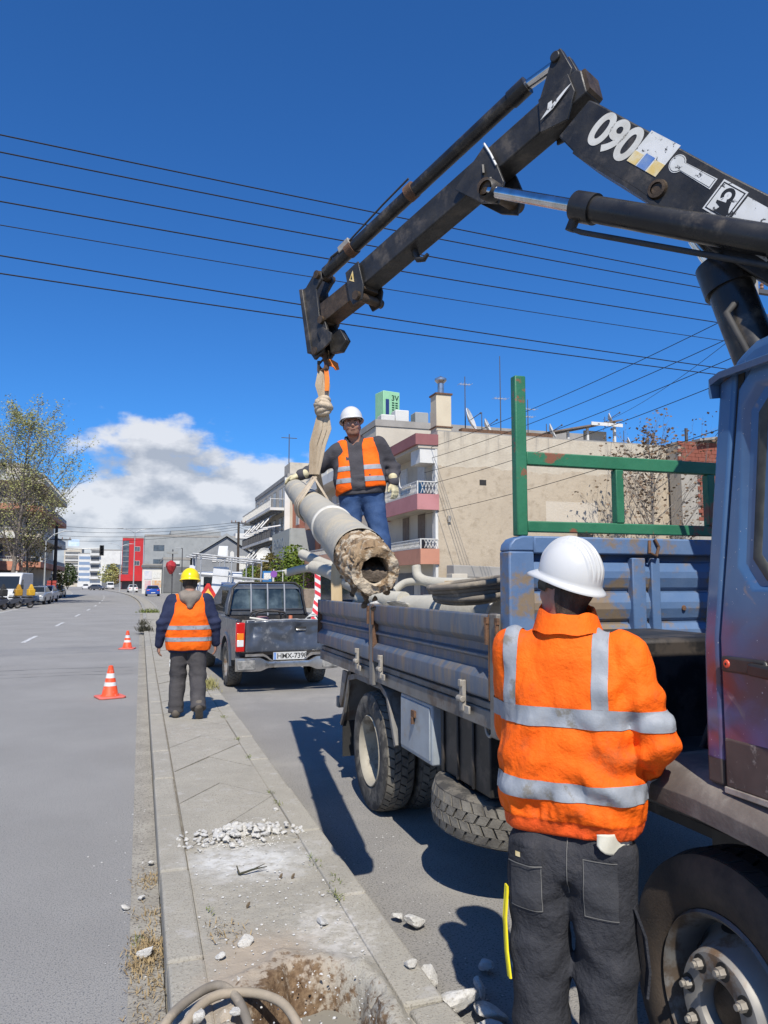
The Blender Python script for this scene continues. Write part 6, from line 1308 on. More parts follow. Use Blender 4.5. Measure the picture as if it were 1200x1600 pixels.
for (x, z0, z1, w, t_, y, nm) in ((-.62, .95, 2.2, .5, .12, .25, 'white_panel'), (-.1, 1.25, 2.1, .32, -.1, .4, 'white_panel'), (.32, .95, 1.75, .46, .06, .3, 'white_door'), (-.42, 2.45, 2.88, .3, .06, .1, 'white_panel')):
    m = MB(); m.add([(x, y, z0), (x+w, y, z0), (x+w+t_, y+.1, z1), (x+t_, y+.1, z1), (x, y+.04, z0), (x+w, y+.04, z0), (x+w+t_, y+.14, z1), (x+t_, y+.14, z1)], [(0, 1, 2, 3), (7, 6, 5, 4), (0, 1, 5, 4), (1, 2, 6, 5), (2, 3, 7, 6), (3, 0, 4, 7)]); m.build(nm, white_body, st, bevel=.01)
m = MB(); m.bx(.5, .72, .28, .33, 1.25, 1.62); m.build('door_window', glass_dark, st)
m = MB(); m.bx(-.25, .2, .3, .34, 1.0, 1.7); m.build('blue_sheet', M('tarp_blue', (.10, .16, .32), (.07, .11, .24), 5, .7), st)
m = MB(); m.add([(-1.5, .1, .5), (-1.36, .1, .5), (-1.08, .35, 2.25), (-1.26, .35, 2.25), (-1.5, .14, .5), (-1.36, .14, .5), (-1.08, .39, 2.25), (-1.26, .39, 2.25)], [(0, 1, 2, 3), (7, 6, 5, 4), (0, 1, 5, 4), (1, 2, 6, 5), (2, 3, 7, 6), (3, 0, 4, 7)]); m.build('leaning_panel', white_body, st)
for k, x in enumerate((-.75, .1)):
    m = MB(); m.bx(x-.12, x+.12, -.07, -.042, .92, 1.06); m.build('tail_light', lamp_red, st, bevel=.01)
ws = thing('warning_sign', 'red and yellow warning triangle on a post behind the white service truck', 'road sign', (1.69, 20.2, 0))
m = MB(); m.cyl((0, .03, 0), (0, .03, 1.35), .025, n=10); m.build('post', pipe_g, ws); m = MB(); m.bx(-.25, .25, -.12, .18, 0, .05); m.build('base', black, ws, bevel=.01)
m = MB(); m.prism([(-.30, 1.13), (.30, 1.13), (.32, 1.17), (.03, 1.66), (-.03, 1.66), (-.32, 1.17)], 1, -.01, .008); m.build('red_border', M('sign_red', (.62, .04, .03), None, rough=.45), ws)
m = MB(); m.prism([(-.19, 1.21), (.19, 1.21), (0, 1.53)], 1, -.014, -.0102); m.build('yellow_face', M('sign_yellow', (.85, .5, .06), (.88, .6, .15), 9, .45), ws)
# ------------------------------------------------------------------ cones
cone_o = M('cone_orange', (.82, .09, .025), (.75, .075, .02), 8, .55, dirt=(.6, .3, .25), dsc=9, damt=.15); cone_w = M('cone_white', (.72, .71, .69), (.62, .61, .59), 9, .5); cone_b = M('cone_base', (.70, .17, .13), (.6, .13, .1), 6, .65)
def cone(label, loc, rz=0):
    c = thing('traffic_cone', label, 'traffic cone', loc, rz, 'cones along the closed lane')
    def rad(z): return .118-(.118-.03)*z/.46
    m = MB(); m.prism([(-.19, -.15), (-.15, -.19), (.15, -.19), (.19, -.15), (.19, .15), (.15, .19), (-.15, .19), (-.19, .15)], 2, .004, .03); m.build('base', cone_b, c, bevel=.006)
    m = MB(); m.lathe([(rad(0)+.02, .03), (rad(.02), .05), (rad(.455), .455), (.02, .462), (.02, .44)], (0, 0, 0), (0, 0, 1), 28); m.build('cone_body', cone_o, c, smooth=40)
    for z0, z1 in ((.14, .225), (.285, .35)):
        m = MB(); m.lathe([(rad(z0)-.001, z0-.002), (rad(z0)+.004, z0), (rad(z1)+.004, z1), (rad(z1)-.001, z1+.002)], (0, 0, 0), (0, 0, 1), 28); m.build('reflective_collar', cone_w, c, smooth=40)
cone('orange and white traffic cone level with the back of the pickup', (-.38, 11.74, 0), .3); cone('orange and white traffic cone further up the road, level with the warning triangle', (-.28, 20.24, 0), -.2)
# ------------------------------------------------------------------ parked and passing cars
def car(label, loc, rz, paint, L_=4.2, Wd=1.72, H=1.46, van=False, grp=None, cat='car', name='parked_car'):
    c = thing(name, label, cat, loc, rz, grp); h = Wd/2; y0, y1 = -L_/2, L_/2        # front towards -y
    if van: prof = [(y0, .35), (y0, .85), (y0+.25, 1.05), (y0+.95, 1.25), (y0+1.55, H-.2), (y0+1.9, H), (y1-.1, H), (y1, H-.1), (y1, .35)]
    else: prof = [(y0, .28), (y0-.02, .62), (y0+.12, .76), (y0+1.05, .93), (y1-.75, .98), (y1-.08, .93), (y1, .7), (y1, .28)]
    m = MB(); m.prism(prof, 0, -h, h); m.build('body', paint, c, bevel=.07, seg=3)
    if not van:
        a, b, e, f = y0+1.0, y0+1.75, y1-1.05, y1-.35
        m = MB(); m.rings([[(-h+.06, a, .92), (h-.06, a, .92), (h-.06, f, .95), (-h+.06, f, .95)], [(-h+.22, b, H-.03), (h-.22, b, H-.03), (h-.22, e, H-.03), (-h+.22, e, H-.03)], [(-h+.27, b+.1, H), (h-.27, b+.1, H), (h-.27, e-.1, H), (-h+.27, e-.1, H)]]); m.build('roof', paint, c, bevel=.03, seg=2)
        def pane(nm, q):
            mm = MB(); mm.add(q, [(0, 1, 2, 3)]); o = mm.build(nm, glass_dark, c); s_ = o.modifiers.new('s', 'SOLIDIFY'); s_.thickness = .03; s_.offset = 0
        w0, w1 = h-.14, h-.26
        pane('windscreen', [(-w0, a+.10, .985), (w0, a+.10, .985), (w1, b-.06, H-.08), (-w1, b-.06, H-.08)]); pane('rear_window', [(-w0, f-.09, 1.0), (w0, f-.09, 1.0), (w1, e+.06, H-.08), (-w1, e+.06, H-.08)])
        for s in (-1, 1): pane('side_window', [(s*(h-.075), a+.35, 1.0), (s*(h-.075), f-.32, 1.0), (s*(h-.205), e-.02, H-.09), (s*(h-.205), b+.06, H-.09)])
    else:
        mm = MB(); mm.add([(-h+.1, y0+.95, 1.31), (h-.1, y0+.95, 1.31), (h-.14, y0+1.5, H-.28), (-h+.14, y0+1.5, H-.28)], [(0, 1, 2, 3)]); o = mm.build('windscreen', glass_dark, c); s_ = o.modifiers.new('s', 'SOLIDIFY'); s_.thickness = .06; s_.offset = 0
        for s in (-1, 1):
            mm = MB(); mm.prism([(y0+1.25, 1.25), (y0+2.05, 1.25), (y0+2.05, 1.95), (y0+1.62, 1.95)], 0, s*(h-.01), s*(h+.012)); mm.build('side_window', glass_dark, c)
            mm = MB(); mm.bx(min(s*h, s*(h+.2)), max(s*h, s*(h+.2)), y0+1.1, y0+1.2, 1.25, 1.6); mm.build('wing_mirror', blackmetal, c, bevel=.03)
    for s in (-1, 1):
        for y in (y0+.82, y1-.78):
            m = MB(); r = .31 if not van else .35; m.lathe([(0, -.09), (r*.6, -.1), (r*.95, -.1), (r, -.05), (r, .05), (r*.95, .1), (r*.6, .1), (0, .09)], (s*(h-.08), y, r), (1, 0, 0), 20); w_ = m.build('wheel', black, c, smooth=40)
            m = MB(); m.lathe([(r*.6, .1), (r*.55, .104), (0, .11)], (s*(h-.08), y, r), (s, 0, 0), 16); m.build('rim', rim_grey, w_, smooth=40)
        m = MB(); m.bx(min(s*(h-.12), s*(h-.48)), max(s*(h-.12), s*(h-.48)), y0-.03, y0+.12, .60 if not van else .82, .74 if not van else 1.0); m.build('headlight', lamp_clear, c, bevel=.02)
        m = MB(); m.bx(min(s*(h-.08), s*(h-.38)), max(s*(h-.08), s*(h-.38)), y1-.1, y1+.012, .72 if not van else .9, .86 if not van else 1.3); m.build('tail_light', lamp_red, c, bevel=.02)
    m = MB(); m.bx(-h+.05, h-.05, y0-.04, y0+.1, .3, .5); m.build('front_bumper', paint if not van else black, c, bevel=.03)
    for y, nm in ((y0-.048, 'number_plate'), (y1+.008, 'number_plate')):
        m = MB(); m.bx(-.26, .26, y, y+.012, .42, .53); m.build(nm, white_vinyl, c)
    return c
silver = M('silver_paint', (.42, .44, .45), (.36, .38, .39), 3, .3, .5, coat=.4); bluep = M('blue_car_paint', (.02, .07, .32), (.025, .08, .36), 3, .25, .2, coat=.6); darkp = M('dark_car_paint', (.05, .055, .07), None, rough=.3, coat=.5)
PG = 'vehicles parked along the left kerb'
car('tall white panel van parked behind the scooters', (-9.05, 60.6, 0), R(-4), white_body, 5.4, 1.95, 2.45, True, PG, 'van', 'parked_van')
car('silver hatchback parked behind the white van', (-8.0, 66.5, 0), R(-3), silver, 4.0, 1.7, 1.45, grp=PG)
car('white hatchback parked behind the silver hatchback', (-8.2, 74.0, 0), R(-3), white_body, 4.0, 1.7, 1.5, grp=PG)
car('pale silver saloon parked beyond the red crates', (-8.75+shift(92), 92, 0), R(-2), silver, 4.4, 1.75, 1.42, grp=PG)
car('dark saloon parked just behind the pale silver saloon', (-8.6+shift(99), 99, 0), R(-2), darkp, 4.4, 1.75, 1.45, grp=PG)
car('bright blue hatchback seen from behind on the right carriageway', (2.9+shift(104), 105, 0), R(182), bluep, 4.0, 1.72, 1.42, name='passing_car')
car('white hatchback driving away beyond the blue hatchback', (2.9+shift(150), 152, 0), R(185), white_body, 4.0, 1.72, 1.5, name='passing_car')
car('small white car far off on the left carriageway', (-3.0+shift(240), 240, 0), R(5), white_body, 4.0, 1.72, 1.6, name='passing_car')
car('dark car far off turning near the traffic light', (-1.2+shift(205), 205, 0), R(60), darkp, 4.2, 1.72, 1.5, name='passing_car')
car('white delivery van far off by the white corner block', (3.6+shift(235), 235, 0), R(6), white_body, 4.8, 1.9, 2.2, True, None, 'van', 'passing_van')
def scooter(label, loc, rz, colr, box):
    c = thing('scooter', label, 'scooter', loc, rz, 'scooters parked at the left kerb')
    for y in (-.62, .62):
        m = MB(); m.lathe([(.16, -.05), (.25, -.045), (.265, 0), (.25, .045), (.16, .05)], (0, y, .265), (1, 0, 0), 20); w_ = m.build('wheel', black, c, smooth=40); m = MB(); m.cyl((-.03, y, .265), (.03, y, .265), .17, n=16); m.build('rim', rim_grey, w_)
    m = MB(); m.prism([(-.5, .35), (-.55, .55), (-.42, .95), (-.36, .95), (-.3, .5), (.0, .38), (.1, .62), (.75, .72), (.85, .6), (.6, .4), (.1, .28), (-.2, .28)], 0, -.16, .16); m.build('body', colr, c, bevel=.05, seg=2)
    m = MB(); m.bx(-.14, .14, .05, .72, .70, .80); m.build('seat', black, c, bevel=.04)
    m = MB(); m.tube([(-.34, -.30, 1.02), (-.1, -.40, 1.03), (.1, -.40, 1.03), (.34, -.30, 1.02)], .02, 8); m.cyl((0, -.40, .9), (0, -.62, .28), .03, n=8); m.build('handlebar', blackmetal, c)
    m = MB(); m.add([(-.18, -.5, 1.0), (.18, -.5, 1.0), (.13, -.40, 1.35), (-.13, -.40, 1.35)], [(0, 1, 2, 3)]); o = m.build('windshield', glass_dark, c); s_ = o.modifiers.new('s', 'SOLIDIFY'); s_.thickness = .01
    if box:
        m = MB(); m.bx(-.22, .22, .42, .86, .84, 1.28); b_ = m.build('delivery_box', box, c, bevel=.05, seg=2); m = MB(); m.rings([[(-.16, .5, 1.285), (.16, .5, 1.285), (.16, .8, 1.285), (-.16, .8, 1.285)], [(-.05, .6, 1.62), (.05, .6, 1.62), (.05, .7, 1.62), (-.05, .7, 1.62)]]); m.build('peaked_cover', box, b_, bevel=.02)
yb = M('delivery_yellow', (.62, .36, .02), (.5, .28, .02), 5, .6)
scooter('dark scooter with a yellow peaked delivery box, beside the white van', (-7.65, 55.6, 0), R(-60), darkp, yb); scooter('dark scooter with an amber delivery box between the other scooters', (-8.35, 55.0, 0), R(-64), darkp, M('delivery_amber', (.42, .22, .015), (.34, .18, .012), 5, .6)); scooter('dark scooter with a black top box at the end of the scooter row', (-9.0, 53.6, 0), R(-50), M('scooter_blue', (.03, .04, .09), None, rough=.3), black); scooter('black scooter without a yellow box at the near kerb', (-8.5, 51.6, 0), R(-40), darkp, None)
# ------------------------------------------------------------------ buildings
def plaster(name, c1, c2, d=None, da=.3, sc=.5): return M(name, c1, c2, sc, .92, bump=.25, bsc=14, dirt=d or tuple(x*.6 for x in c1), dsc=.9, damt=da, sharp=.35, world=True)
cream = plaster('plaster_cream', (.56, .51, .42), (.48, .43, .35)); greyw = plaster('plaster_grey', (.33, .34, .33), (.28, .29, .285)); whitew = plaster('plaster_white', (.66, .65, .61), (.58, .57, .54)); redw = plaster('cladding_red', (.52, .035, .04), (.46, .03, .035), (.4, .03, .03), .1); orangew = plaster('plaster_orange', (.66, .24, .13), (.6, .2, .11)); peach = plaster('plaster_peach', (.62, .36, .24), (.55, .3, .2)); pinkw = plaster('plaster_pink', (.48, .22, .22), (.42, .18, .18)); terra = plaster('plaster_terracotta', (.50, .235, .155), (.44, .2, .13)); maroonw = plaster('plaster_maroon', (.30, .13, .13), (.25, .10, .10)); darkgrey = plaster('plaster_dark_grey', (.16, .165, .17), (.12, .125, .13)); beige2 = plaster('plaster_beige', (.52, .47, .385), (.46, .41, .335))
shutter_m = M('shutter_wood', (.20, .155, .12), (.15, .115, .09), 6, .8); frame_w = M('window_frame_white', (.6, .59, .56), None, rough=.6); iron_w = M('railing_white', (.62, .61, .57), (.5, .48, .44), 9, .6); iron_d = M('railing_dark', (.08, .08, .085), None, rough=.6); roof_g = M('roof_concrete', (.34, .32, .29), (.27, .255, .23), .8, .95, world=True)
def wall_tan():
    m = bpy.data.materials.new('bare_party_wall'); m.use_nodes = True; t = m.node_tree; n = t.nodes; l = t.links; b = n['Principled BSDF']
    g = n.new('ShaderNodeNewGeometry'); sp = n.new('ShaderNodeSeparateXYZ'); l.new(g.outputs['Position'], sp.inputs[0])
    def noise(s, d=7, st=None):
        x = n.new('ShaderNodeTexNoise'); x.inputs['Scale'].default_value = s; x.inputs['Detail'].default_value = d; x.inputs['Roughness'].default_value = .62
        if st: mp = n.new('ShaderNodeMapping'); mp.inputs['Scale'].default_value = st; l.new(g.outputs['Position'], mp.inputs[0]); l.new(mp.outputs[0], x.inputs['Vector'])
        else: l.new(g.outputs['Position'], x.inputs['Vector'])
        return x.outputs['Fac']
    def rng(x, a, bb):
        q = n.new('ShaderNodeMapRange'); q.interpolation_type = 'SMOOTHSTEP'; q.inputs[1].default_value = a; q.inputs[2].default_value = bb; l.new(x, q.inputs[0]); return q.outputs[0]
    def mth(op, a, bb):
        q = n.new('ShaderNodeMath'); q.operation = op
        for i, x in enumerate((a, bb)):
            if isinstance(x, float): q.inputs[i].default_value = x
            else: l.new(x, q.inputs[i])
        return q.outputs[0]
    def mix(f, a, bb):
        q = n.new('ShaderNodeMix'); q.data_type = 'RGBA'; l.new(f, q.inputs[0])
        for i, x in ((6, a), (7, bb)):
            if isinstance(x, tuple): q.inputs[i].default_value = (*x, 1)
            else: l.new(x, q.inputs[i])
        return q.outputs[2]
    c = mix(rng(noise(.6), .35, .65), (.47, .395, .295), (.42, .35, .26)); c = mix(rng(noise(2.4, 8), .5, .7), c, (.36, .295, .215))
    e = mth('ADD', sp.outputs[2], mth('MULTIPLY', mth('SUBTRACT', noise(.8, 8), .5), .9)); c = mix(rng(e, 7.15, 7.2), c, mix(rng(noise(1.6), .35, .65), (.53, .47, .37), (.47, .41, .32)))
    st = noise(1.1, 7, (2.2, 1, .12)); c = mix(mth('MULTIPLY', rng(st, .55, .72), rng(sp.outputs[2], 6.6, 9.0)), c, (.27, .245, .21))
    rect = mth('MULTIPLY', mth('MULTIPLY', rng(sp.outputs[0], 19.0, 19.03), rng(sp.outputs[0], 22.0, 21.97)), mth('MULTIPLY', rng(sp.outputs[2], 4.25, 4.28), rng(sp.outputs[2], 5.75, 5.72))); c = mix(mth('MULTIPLY', rect, .75), c, (.56, .50, .41))
    sp3 = rng(noise(3.0, 9), .68, .72); c = mix(sp3, c, (.58, .52, .43))
    l.new(c, b.inputs['Base Color']); b.inputs['Roughness'].default_value = .95; b.inputs['Specular IOR Level'].default_value = .2
    bp = n.new('ShaderNodeBump'); bp.inputs['Strength'].default_value = .4; bp.inputs['Distance'].default_value = .05; l.new(noise(9, 8), bp.inputs['Height']); l.new(bp.outputs[0], b.inputs['Normal']); return m
tanw = wall_tan()
class Fac:
    """a facade frame: O corner at the ground, u along it, n outwards"""
    def __init__(s, root, O, u, n): s.r = root; s.O = np.array(O, float); s.u = np.array(u, float); s.n = np.array(n, float); s.z = np.array((0, 0, 1.))
    def p(s, a, z, d=0.0): return s.O+s.u*a+s.z*z+s.n*d
    def box(s, m, a0, a1, z0, z1, d0, d1):
        vs = [s.p(a, z, d) for z in (z0, z1) for d in (d0, d1) for a in (a0, a1)]
        return m.add(vs, [(0, 2, 3, 1), (4, 5, 7, 6), (0, 1, 5, 4), (2, 6, 7, 3), (0, 4, 6, 2), (1, 3, 7, 5)])
    def part(s, name, mat, a0, a1, z0, z1, d0, d1, parent=None, bevel=0):
        return s.box(MB(), a0, a1, z0, z1, d0, d1).build(name, mat, parent or s.r, bevel=bevel)
    def window(s, a, z, w, h, kind='glass', fm=None):
        f = s.box(MB(), a-w/2-.07, a+w/2+.07, z-.07, z+h+.07, -.02, .05).build('window', fm or frame_w, s.r)
        if kind == 'shutter':
            s.part('shutter', shutter_m, a-w/2, a-.015, z, z+h, .04, .075, f); s.part('shutter', shutter_m, a+.015, a+w/2, z, z+h, .04, .075, f)
        elif kind == 'roller':
            s.part('roller_blind', iron_w, a-w/2, a+w/2, z+h*.45, z+h, .04, .07, f); s.part('pane', glass_far, a-w/2, a+w/2, z, z+h*.44, .04, .06, f)
        else:
            s.part('pane', glass_far, a-w/2, a-.02, z, z+h, .04, .06, f); s.part('pane', glass_far, a+.02, a+w/2, z, z+h, .04, .06, f)
        return f
    def balcony(s, a0, a1, z, depth, parapet, mat, rail=0, railm=None, lattice=False, slabm=None):
        b = s.part('balcony', slabm or mat, a0, a1, z, z+.14, .0, depth)
        if parapet:
            s.part('parapet', mat, a0, a1, z-.06, z+parapet, depth, depth+.1, b)
            for q0, q1 in ((a0-.1, a0), (a1, a1+.1)): s.part('parapet', mat, q0, q1, z-.06, z+parapet, .0, depth+.1, b)
        if rail:
            zb = z+max(parapet, .14); rm = railm or iron_w; m = MB()
            s.box(m, a0, a1, zb+rail-.05, zb+rail, depth+.03, depth+.07); s.box(m, a0, a1, zb+.02, zb+.05, depth+.03, depth+.07)
            if lattice:
                n_ = int((a1-a0)/.17)
                for k in range(n_):
                    q = a0+(k+.5)*(a1-a0)/n_
                    for sg in (-1, 1): m.bar(s.p(q-.085*sg, zb+.04, depth+.05), s.p(q+.085*sg, zb+rail-.05, depth+.05), .02, .025)
                for q in (a0, a1):
                    for k in range(int(depth/.17)):
                        for sg in (-1, 1): m.bar(s.p(q, zb+.04, .12+k*.17-.085*sg), s.p(q, zb+rail-.05, .12+k*.17+.085*sg), .02, .025)
            else:
                for k in range(int((a1-a0)/.16)): q = a0+.08+k*.16; s.box(m, q-.01, q+.01, zb+.05, zb+rail-.05, depth+.04, depth+.06)
            for q in (a0, a1): s.box(m, q-.025, q+.025, zb, zb+rail, depth+.02, depth+.08); s.box(m, q-.02, q+.02, zb+rail-.05, zb+rail, .0, depth)
            m.build('railing', rm, b)
        return b
def block(name, label, x0, x1, y0, y1, h, mat, roofm=None, parap=.4, cat='building'):
    t = thing(name, label, cat, (x0, y0, 0)); m = MB(); m.bx(0, x1-x0, 0, y1-y0, 0, h); m.build('wall', mat, t)
    m = MB(); w, d = x1-x0, y1-y0
    if parap:
        m = MB(); m.rings([[(-.06, -.06, h-.001), (w+.06, -.06, h-.001), (w+.06, d+.06, h-.001), (-.06, d+.06, h-.001)], [(-.06, -.06, h+parap), (w+.06, -.06, h+parap), (w+.06, d+.06, h+parap), (-.06, d+.06, h+parap)], [(.2, .2, h+parap), (w-.2, .2, h+parap), (w-.2, d-.2, h+parap), (.2, d-.2, h+parap)], [(.2, .2, h+.02), (w-.2, .2, h+.02), (w-.2, d-.2, h+.02), (.2, d-.2, h+.02)]], caps=False); m.add([(.2, .2, h+.02), (w-.2, .2, h+.02), (w-.2, d-.2, h+.02), (.2, d-.2, h+.02)], [(0, 1, 2, 3)]); m.build('roof', roofm or roof_g, t)
    south = Fac(t, (0, 0, 0), (1, 0, 0), (0, -1, 0)); west = Fac(t, (0, d, 0), (0, -1, 0), (-1, 0, 0)); east = Fac(t, (w, 0, 0), (0, 1, 0), (1, 0, 0))
    return t, south, west, east
# --- tan building with the blank party wall
tb_, so_, we_, ea_ = block('apartment_house', 'tan apartment house with a blank party wall and pink balconies', 13.26, 27.1, 32.5, 40.2, 8.9, tanw, parap=0)
m = MB(); m.bx(.0, 13.84, 0, 7.7, 8.9, 8.96); m.build('roof', roof_g, tb_)
F = we_; D = 7.7   # a runs from far end to the near corner
m = MB(); m.bx(-.02, 0, -.012, 7.7, 0, 8.9); m.build('street_front', cream, tb_)
F.balcony(.6, D+.0, 5.17, 1.0, .68, pinkw, .62, iron_w, True, cream); F.balcony(.6, D+.0, 2.62, .85, .66, terra, .48, iron_w, True, cream)
F.part('eaves', maroonw, -.2, D+.05, 8.2, 8.72, 0, 1.15); F.part('eaves_soffit', beige2, -.2, D, 8.05, 8.2, 0, 1.0); F.part('pilaster', whitew, D-.28, D-.02, 0, 8.05, .0, .14); F.part('bracket_beam', whitew, D-1.3, D-.05, 7.35, 8.05, .02, .9)
for a in (3.3, 5.6): F.window(a, 3.35, .95, 1.75, 'shutter', beige2)
for a in (3.0, 5.6): F.window(a, 5.95, .95, 1.7, 'roller')
F.window(6.1, .7, 1.3, 1.2, 'glass', darkgrey); F.part('garage_door', darkgrey, 2.0, 4.4, .1, 2.2, .0, .05)
m = MB(); m.tube([F.p(4.2, 8.0, .9), F.p(5.2, 6.5, 1.05), F.p(5.6, 6.35, 1.1), F.p(6.9, 6.35, 1.1)], .03, 8); m.build('awning_arm', frame_w, tb_)
m = MB(); m.cyl(F.p(D-.42, .1, .08), F.p(D-.42, 8.0, .08), .05, n=8); m.build('downpipe', frame_w, tb_)
so_.part('wall_vent', black, 2.15, 2.5, 6.4, 6.65, -.02, .02); so_.part('wall_slot', black, 7.5, 8.4, 3.9, 4.2, -.05, .015); so_.part('wall_box', latch_m, .45, .6, 4.55, 4.85, 0, .1)
m = MB(); m.bx(.3, 1.1, .9, 1.7, 8.7, 11.0); ch = m.build('chimney', M('chimney_render', (.6, .52, .38), (.55, .47, .34), 1, .9), tb_, bevel=.03); 
for z0, z1 in ((9.3, 9.36), (10.95, 11.03)): m = MB(); m.bx(.25, 1.15, .85, 1.75, z0, z1); m.build('chimney_band', rusty, ch)

m = MB(); m.cyl((.7, 1.3, 11.0), (.7, 1.3, 11.75), .16, n=16); m.lathe([(.16, 11.6), (.3, 11.75), (.3, 11.85), (0, 12.0)], (.7, 1.3, 0), (0, 0, 1), 16); m.build('flue', chrome_dull, ch, smooth=40)
so_.part('coping', rusty, 1.3, 6.3, 8.96, 9.16, -.5, -.12)
def mast(label, loc, h, arms, dish=None):
    t = thing('roof_antenna', label, 'antenna', loc, group='antennas on the tan roof'); m = MB(); m.cyl((0, 0, 0), (0, 0, h), .03, .02, 6); m.build('mast', iron_d, t)
    for z, w in arms:
        m = MB(); m.cyl((-w, 0, z), (w, 0, z), .015, n=6)
        for k in range(5): q = -w+2*w*k/4; m.cyl((q, -.25, z), (q, .25, z), .01, n=5)
        m.build('aerial', iron_w, t)
    if dish:
        m = MB(); m.lathe([(0, 0), (dish*.5, .04), (dish, .16), (dish*.98, .19), (dish*.5, .06), (0, .02)], (.1, -.15, dish+.15), (.75, -.6, .35), 22); m.build('dish', M('dish_white', (.62, .61, .58), (.5, .49, .46), 5, .5), t, smooth=50); m = MB(); m.cyl((.1, -.15, dish+.1), (.55, -.6, dish+.45), .02, n=6); m.lathe([(0, -.06), (.06, 0), (0, .06)], (.55, -.6, dish+.45), (1, 0, 0), 10); m.build('feed_arm', iron_d, t)
mast('tall bare mast on the tan roof', (17.0, 33.3, 8.96), 4.2, ((2.0, .35),)); mast('satellite dish with aerial next to the chimney', (15.1, 33.4, 8.96), 3.0, ((2.6, .3),), .6); mast('low tilted dish between mast and chimney dish', (16.1, 33.6, 8.96), 1.3, (), .38); mast('short aerial beside the green rack post', (18.6, 33.4, 8.96), 2.1, ((1.6, .45), (1.2, .3))); mast('small round dish by the roof shed', (19.9, 33.8, 8.96), 1.0, (), .4); mast('cluster of horns above the shed roof', (24.3, 35.0, 10.3), .6, (), .3); mast('small dish beyond the shed roof', (25.8, 35.4, 9.0), 1.3, (), .35)
sh = thing('roof_shed', 'open corrugated shed on the tan roof', 'shed', (20.4, 34.2, 8.96))
m = MB(); m.rings([[(-.3, -.4, .55), (4.2, -.4, 1.5), (4.2, -.4, 1.58), (-.3, -.4, .63)], [(-.3, 3, .7), (4.2, 3, 1.75), (4.2, 3, 1.83), (-.3, 3, .78)]]); m.build('shed_roof', shutter_m, sh)
for x, h_ in ((1.0, .78), (2.2, 1.03), (3.9, 1.4)): m = MB(); m.bx(x-.06, x+.06, -.1, .02, 0, h_); m.build('shed_post', whitew, sh)
m = MB(); m.bx(.3, 3.8, 2.6, 2.7, 0, .6); m.build('shed_wall', beige2, sh); m = MB(); m.bx(2.3, 3.7, .4, .5, 0, 1.0); m.build('shed_wall', beige2, sh); m = MB(); m.bx(2.2, 4.15, -.46, -.41, 1.12, 1.3); m.build('fascia', whitew, sh)
# ruined stone wall against it
rw = thing('ruined_wall', 'low ruined stone wall with concrete coping below the party wall', 'wall', (13.5, 31.2, 0)); stone_m = M('ruin_stone', (.40, .31, .23), (.3, .235, .175), 2.2, .95, bump=.7, bsc=9, world=True); mort = M('ruin_mortar', (.36, .33, .28), (.29, .265, .225), 1.5, .95, bump=.5, bsc=10, world=True)
m = MB(); m.bx(0, 4.6, 0, .5, 0, 1.55); m.build('wall', mort, rw); m = MB(); m.prism([(-.1, 1.95), (4.1, 1.9), (4.55, 1.75), (4.75, 1.2), (4.9, 1.2), (4.75, 2.05), (4.3, 2.35), (-.1, 2.5)], 1, -.15, .7); m.build('coping', roof_g, rw, bevel=.03); m = MB(); m.bx(-.2, .55, -.2, .5, 0, 2.1); m.build('pier', cream, rw, bevel=.02)
for k, (x, z, r) in enumerate(((1.9, 1.0, .34), (2.75, 1.0, .36), (3.55, .95, .38), (4.25, 1.0, .32), (1.2, 1.0, .3), (2.2, .35, .38), (3.2, .3, .4), (4.0, .3, .36), (1.3, .3, .36))):
    m = MB(); m.prism([(x+r*math.cos(t)*(1+.12*math.sin(3*t+k)), z+r*.9*math.sin(t)*(1+.1*math.sin(2*t+k))) for t in np.linspace(0, 2*math.pi, 12)[:-1]], 1, -.05, .02); m.build('stone', stone_m, rw, bevel=.02)
# --- bricks: the unfinished house at the right
bh = thing('brick_house', 'unfinished red brick house with a concrete column beyond the cab', 'building', (26.3, 31.4, 0)); brick_m = M('red_brick', (.27, .085, .055), (.22, .07, .045), 3, .9, bump=.3, bsc=30, world=True); colm = M('cast_column', (.38, .35, .3), (.32, .295, .25), 1.2, .92, bump=.3, bsc=14, stretch=(3, 3, .4), world=True)
m = MB(); m.bx(1.0, 9, .12, .9, 0, 7.6); m.build('backing_wall', mort, bh); m = MB(); m.bx(0, 1.0, 0, .9, 0, 7.55); m.build('column', colm, bh, bevel=.02); m = MB(); m.bx(1.0, 9, -.02, .9, 4.5, 4.88); m.build('ring_beam', colm, bh); m = MB(); m.bx(1.0, 9, -.02, .11, 0, 4.49); m.build('base_wall', colm, bh)
bmm = MB(); bmm.bx(0, .40, 0, .1, 0, .185); bme = bmm.mesh('brick', brick_m)
for r_ in range(13):
    for k in range(9): inst('brick', bme, bh, (1.03+k*.42+(.21 if r_ % 2 else 0), .03+random.uniform(-.008, .008), 4.9+r_*.2))
for r_ in range(7):
    for k in range(12): inst('brick', bme, bh, (-.1+k*.42+(.21 if r_ % 2 else 0), .03+random.uniform(-.008, .008), 7.62+r_*.2))
m = MB(); m.bx(-.05, 9, .1, .9, 7.6, 9.0); m.build('upper_wall', mort, bh)
m = MB(); m.rings([[(1.0, -.3, 9.02), (9, -.3, 10.2), (9, -.3, 10.3), (1.0, -.3, 9.14)], [(1.0, 8, 9.02), (9, 8, 10.2), (9, 8, 10.3), (1.0, 8, 9.14)]]); m.build('roof_sheet', roof_g, bh); m = MB(); m.bx(.55, .68, .2, .3, 9.0, 9.75); m.build('roof_bracket', iron_d, bh)
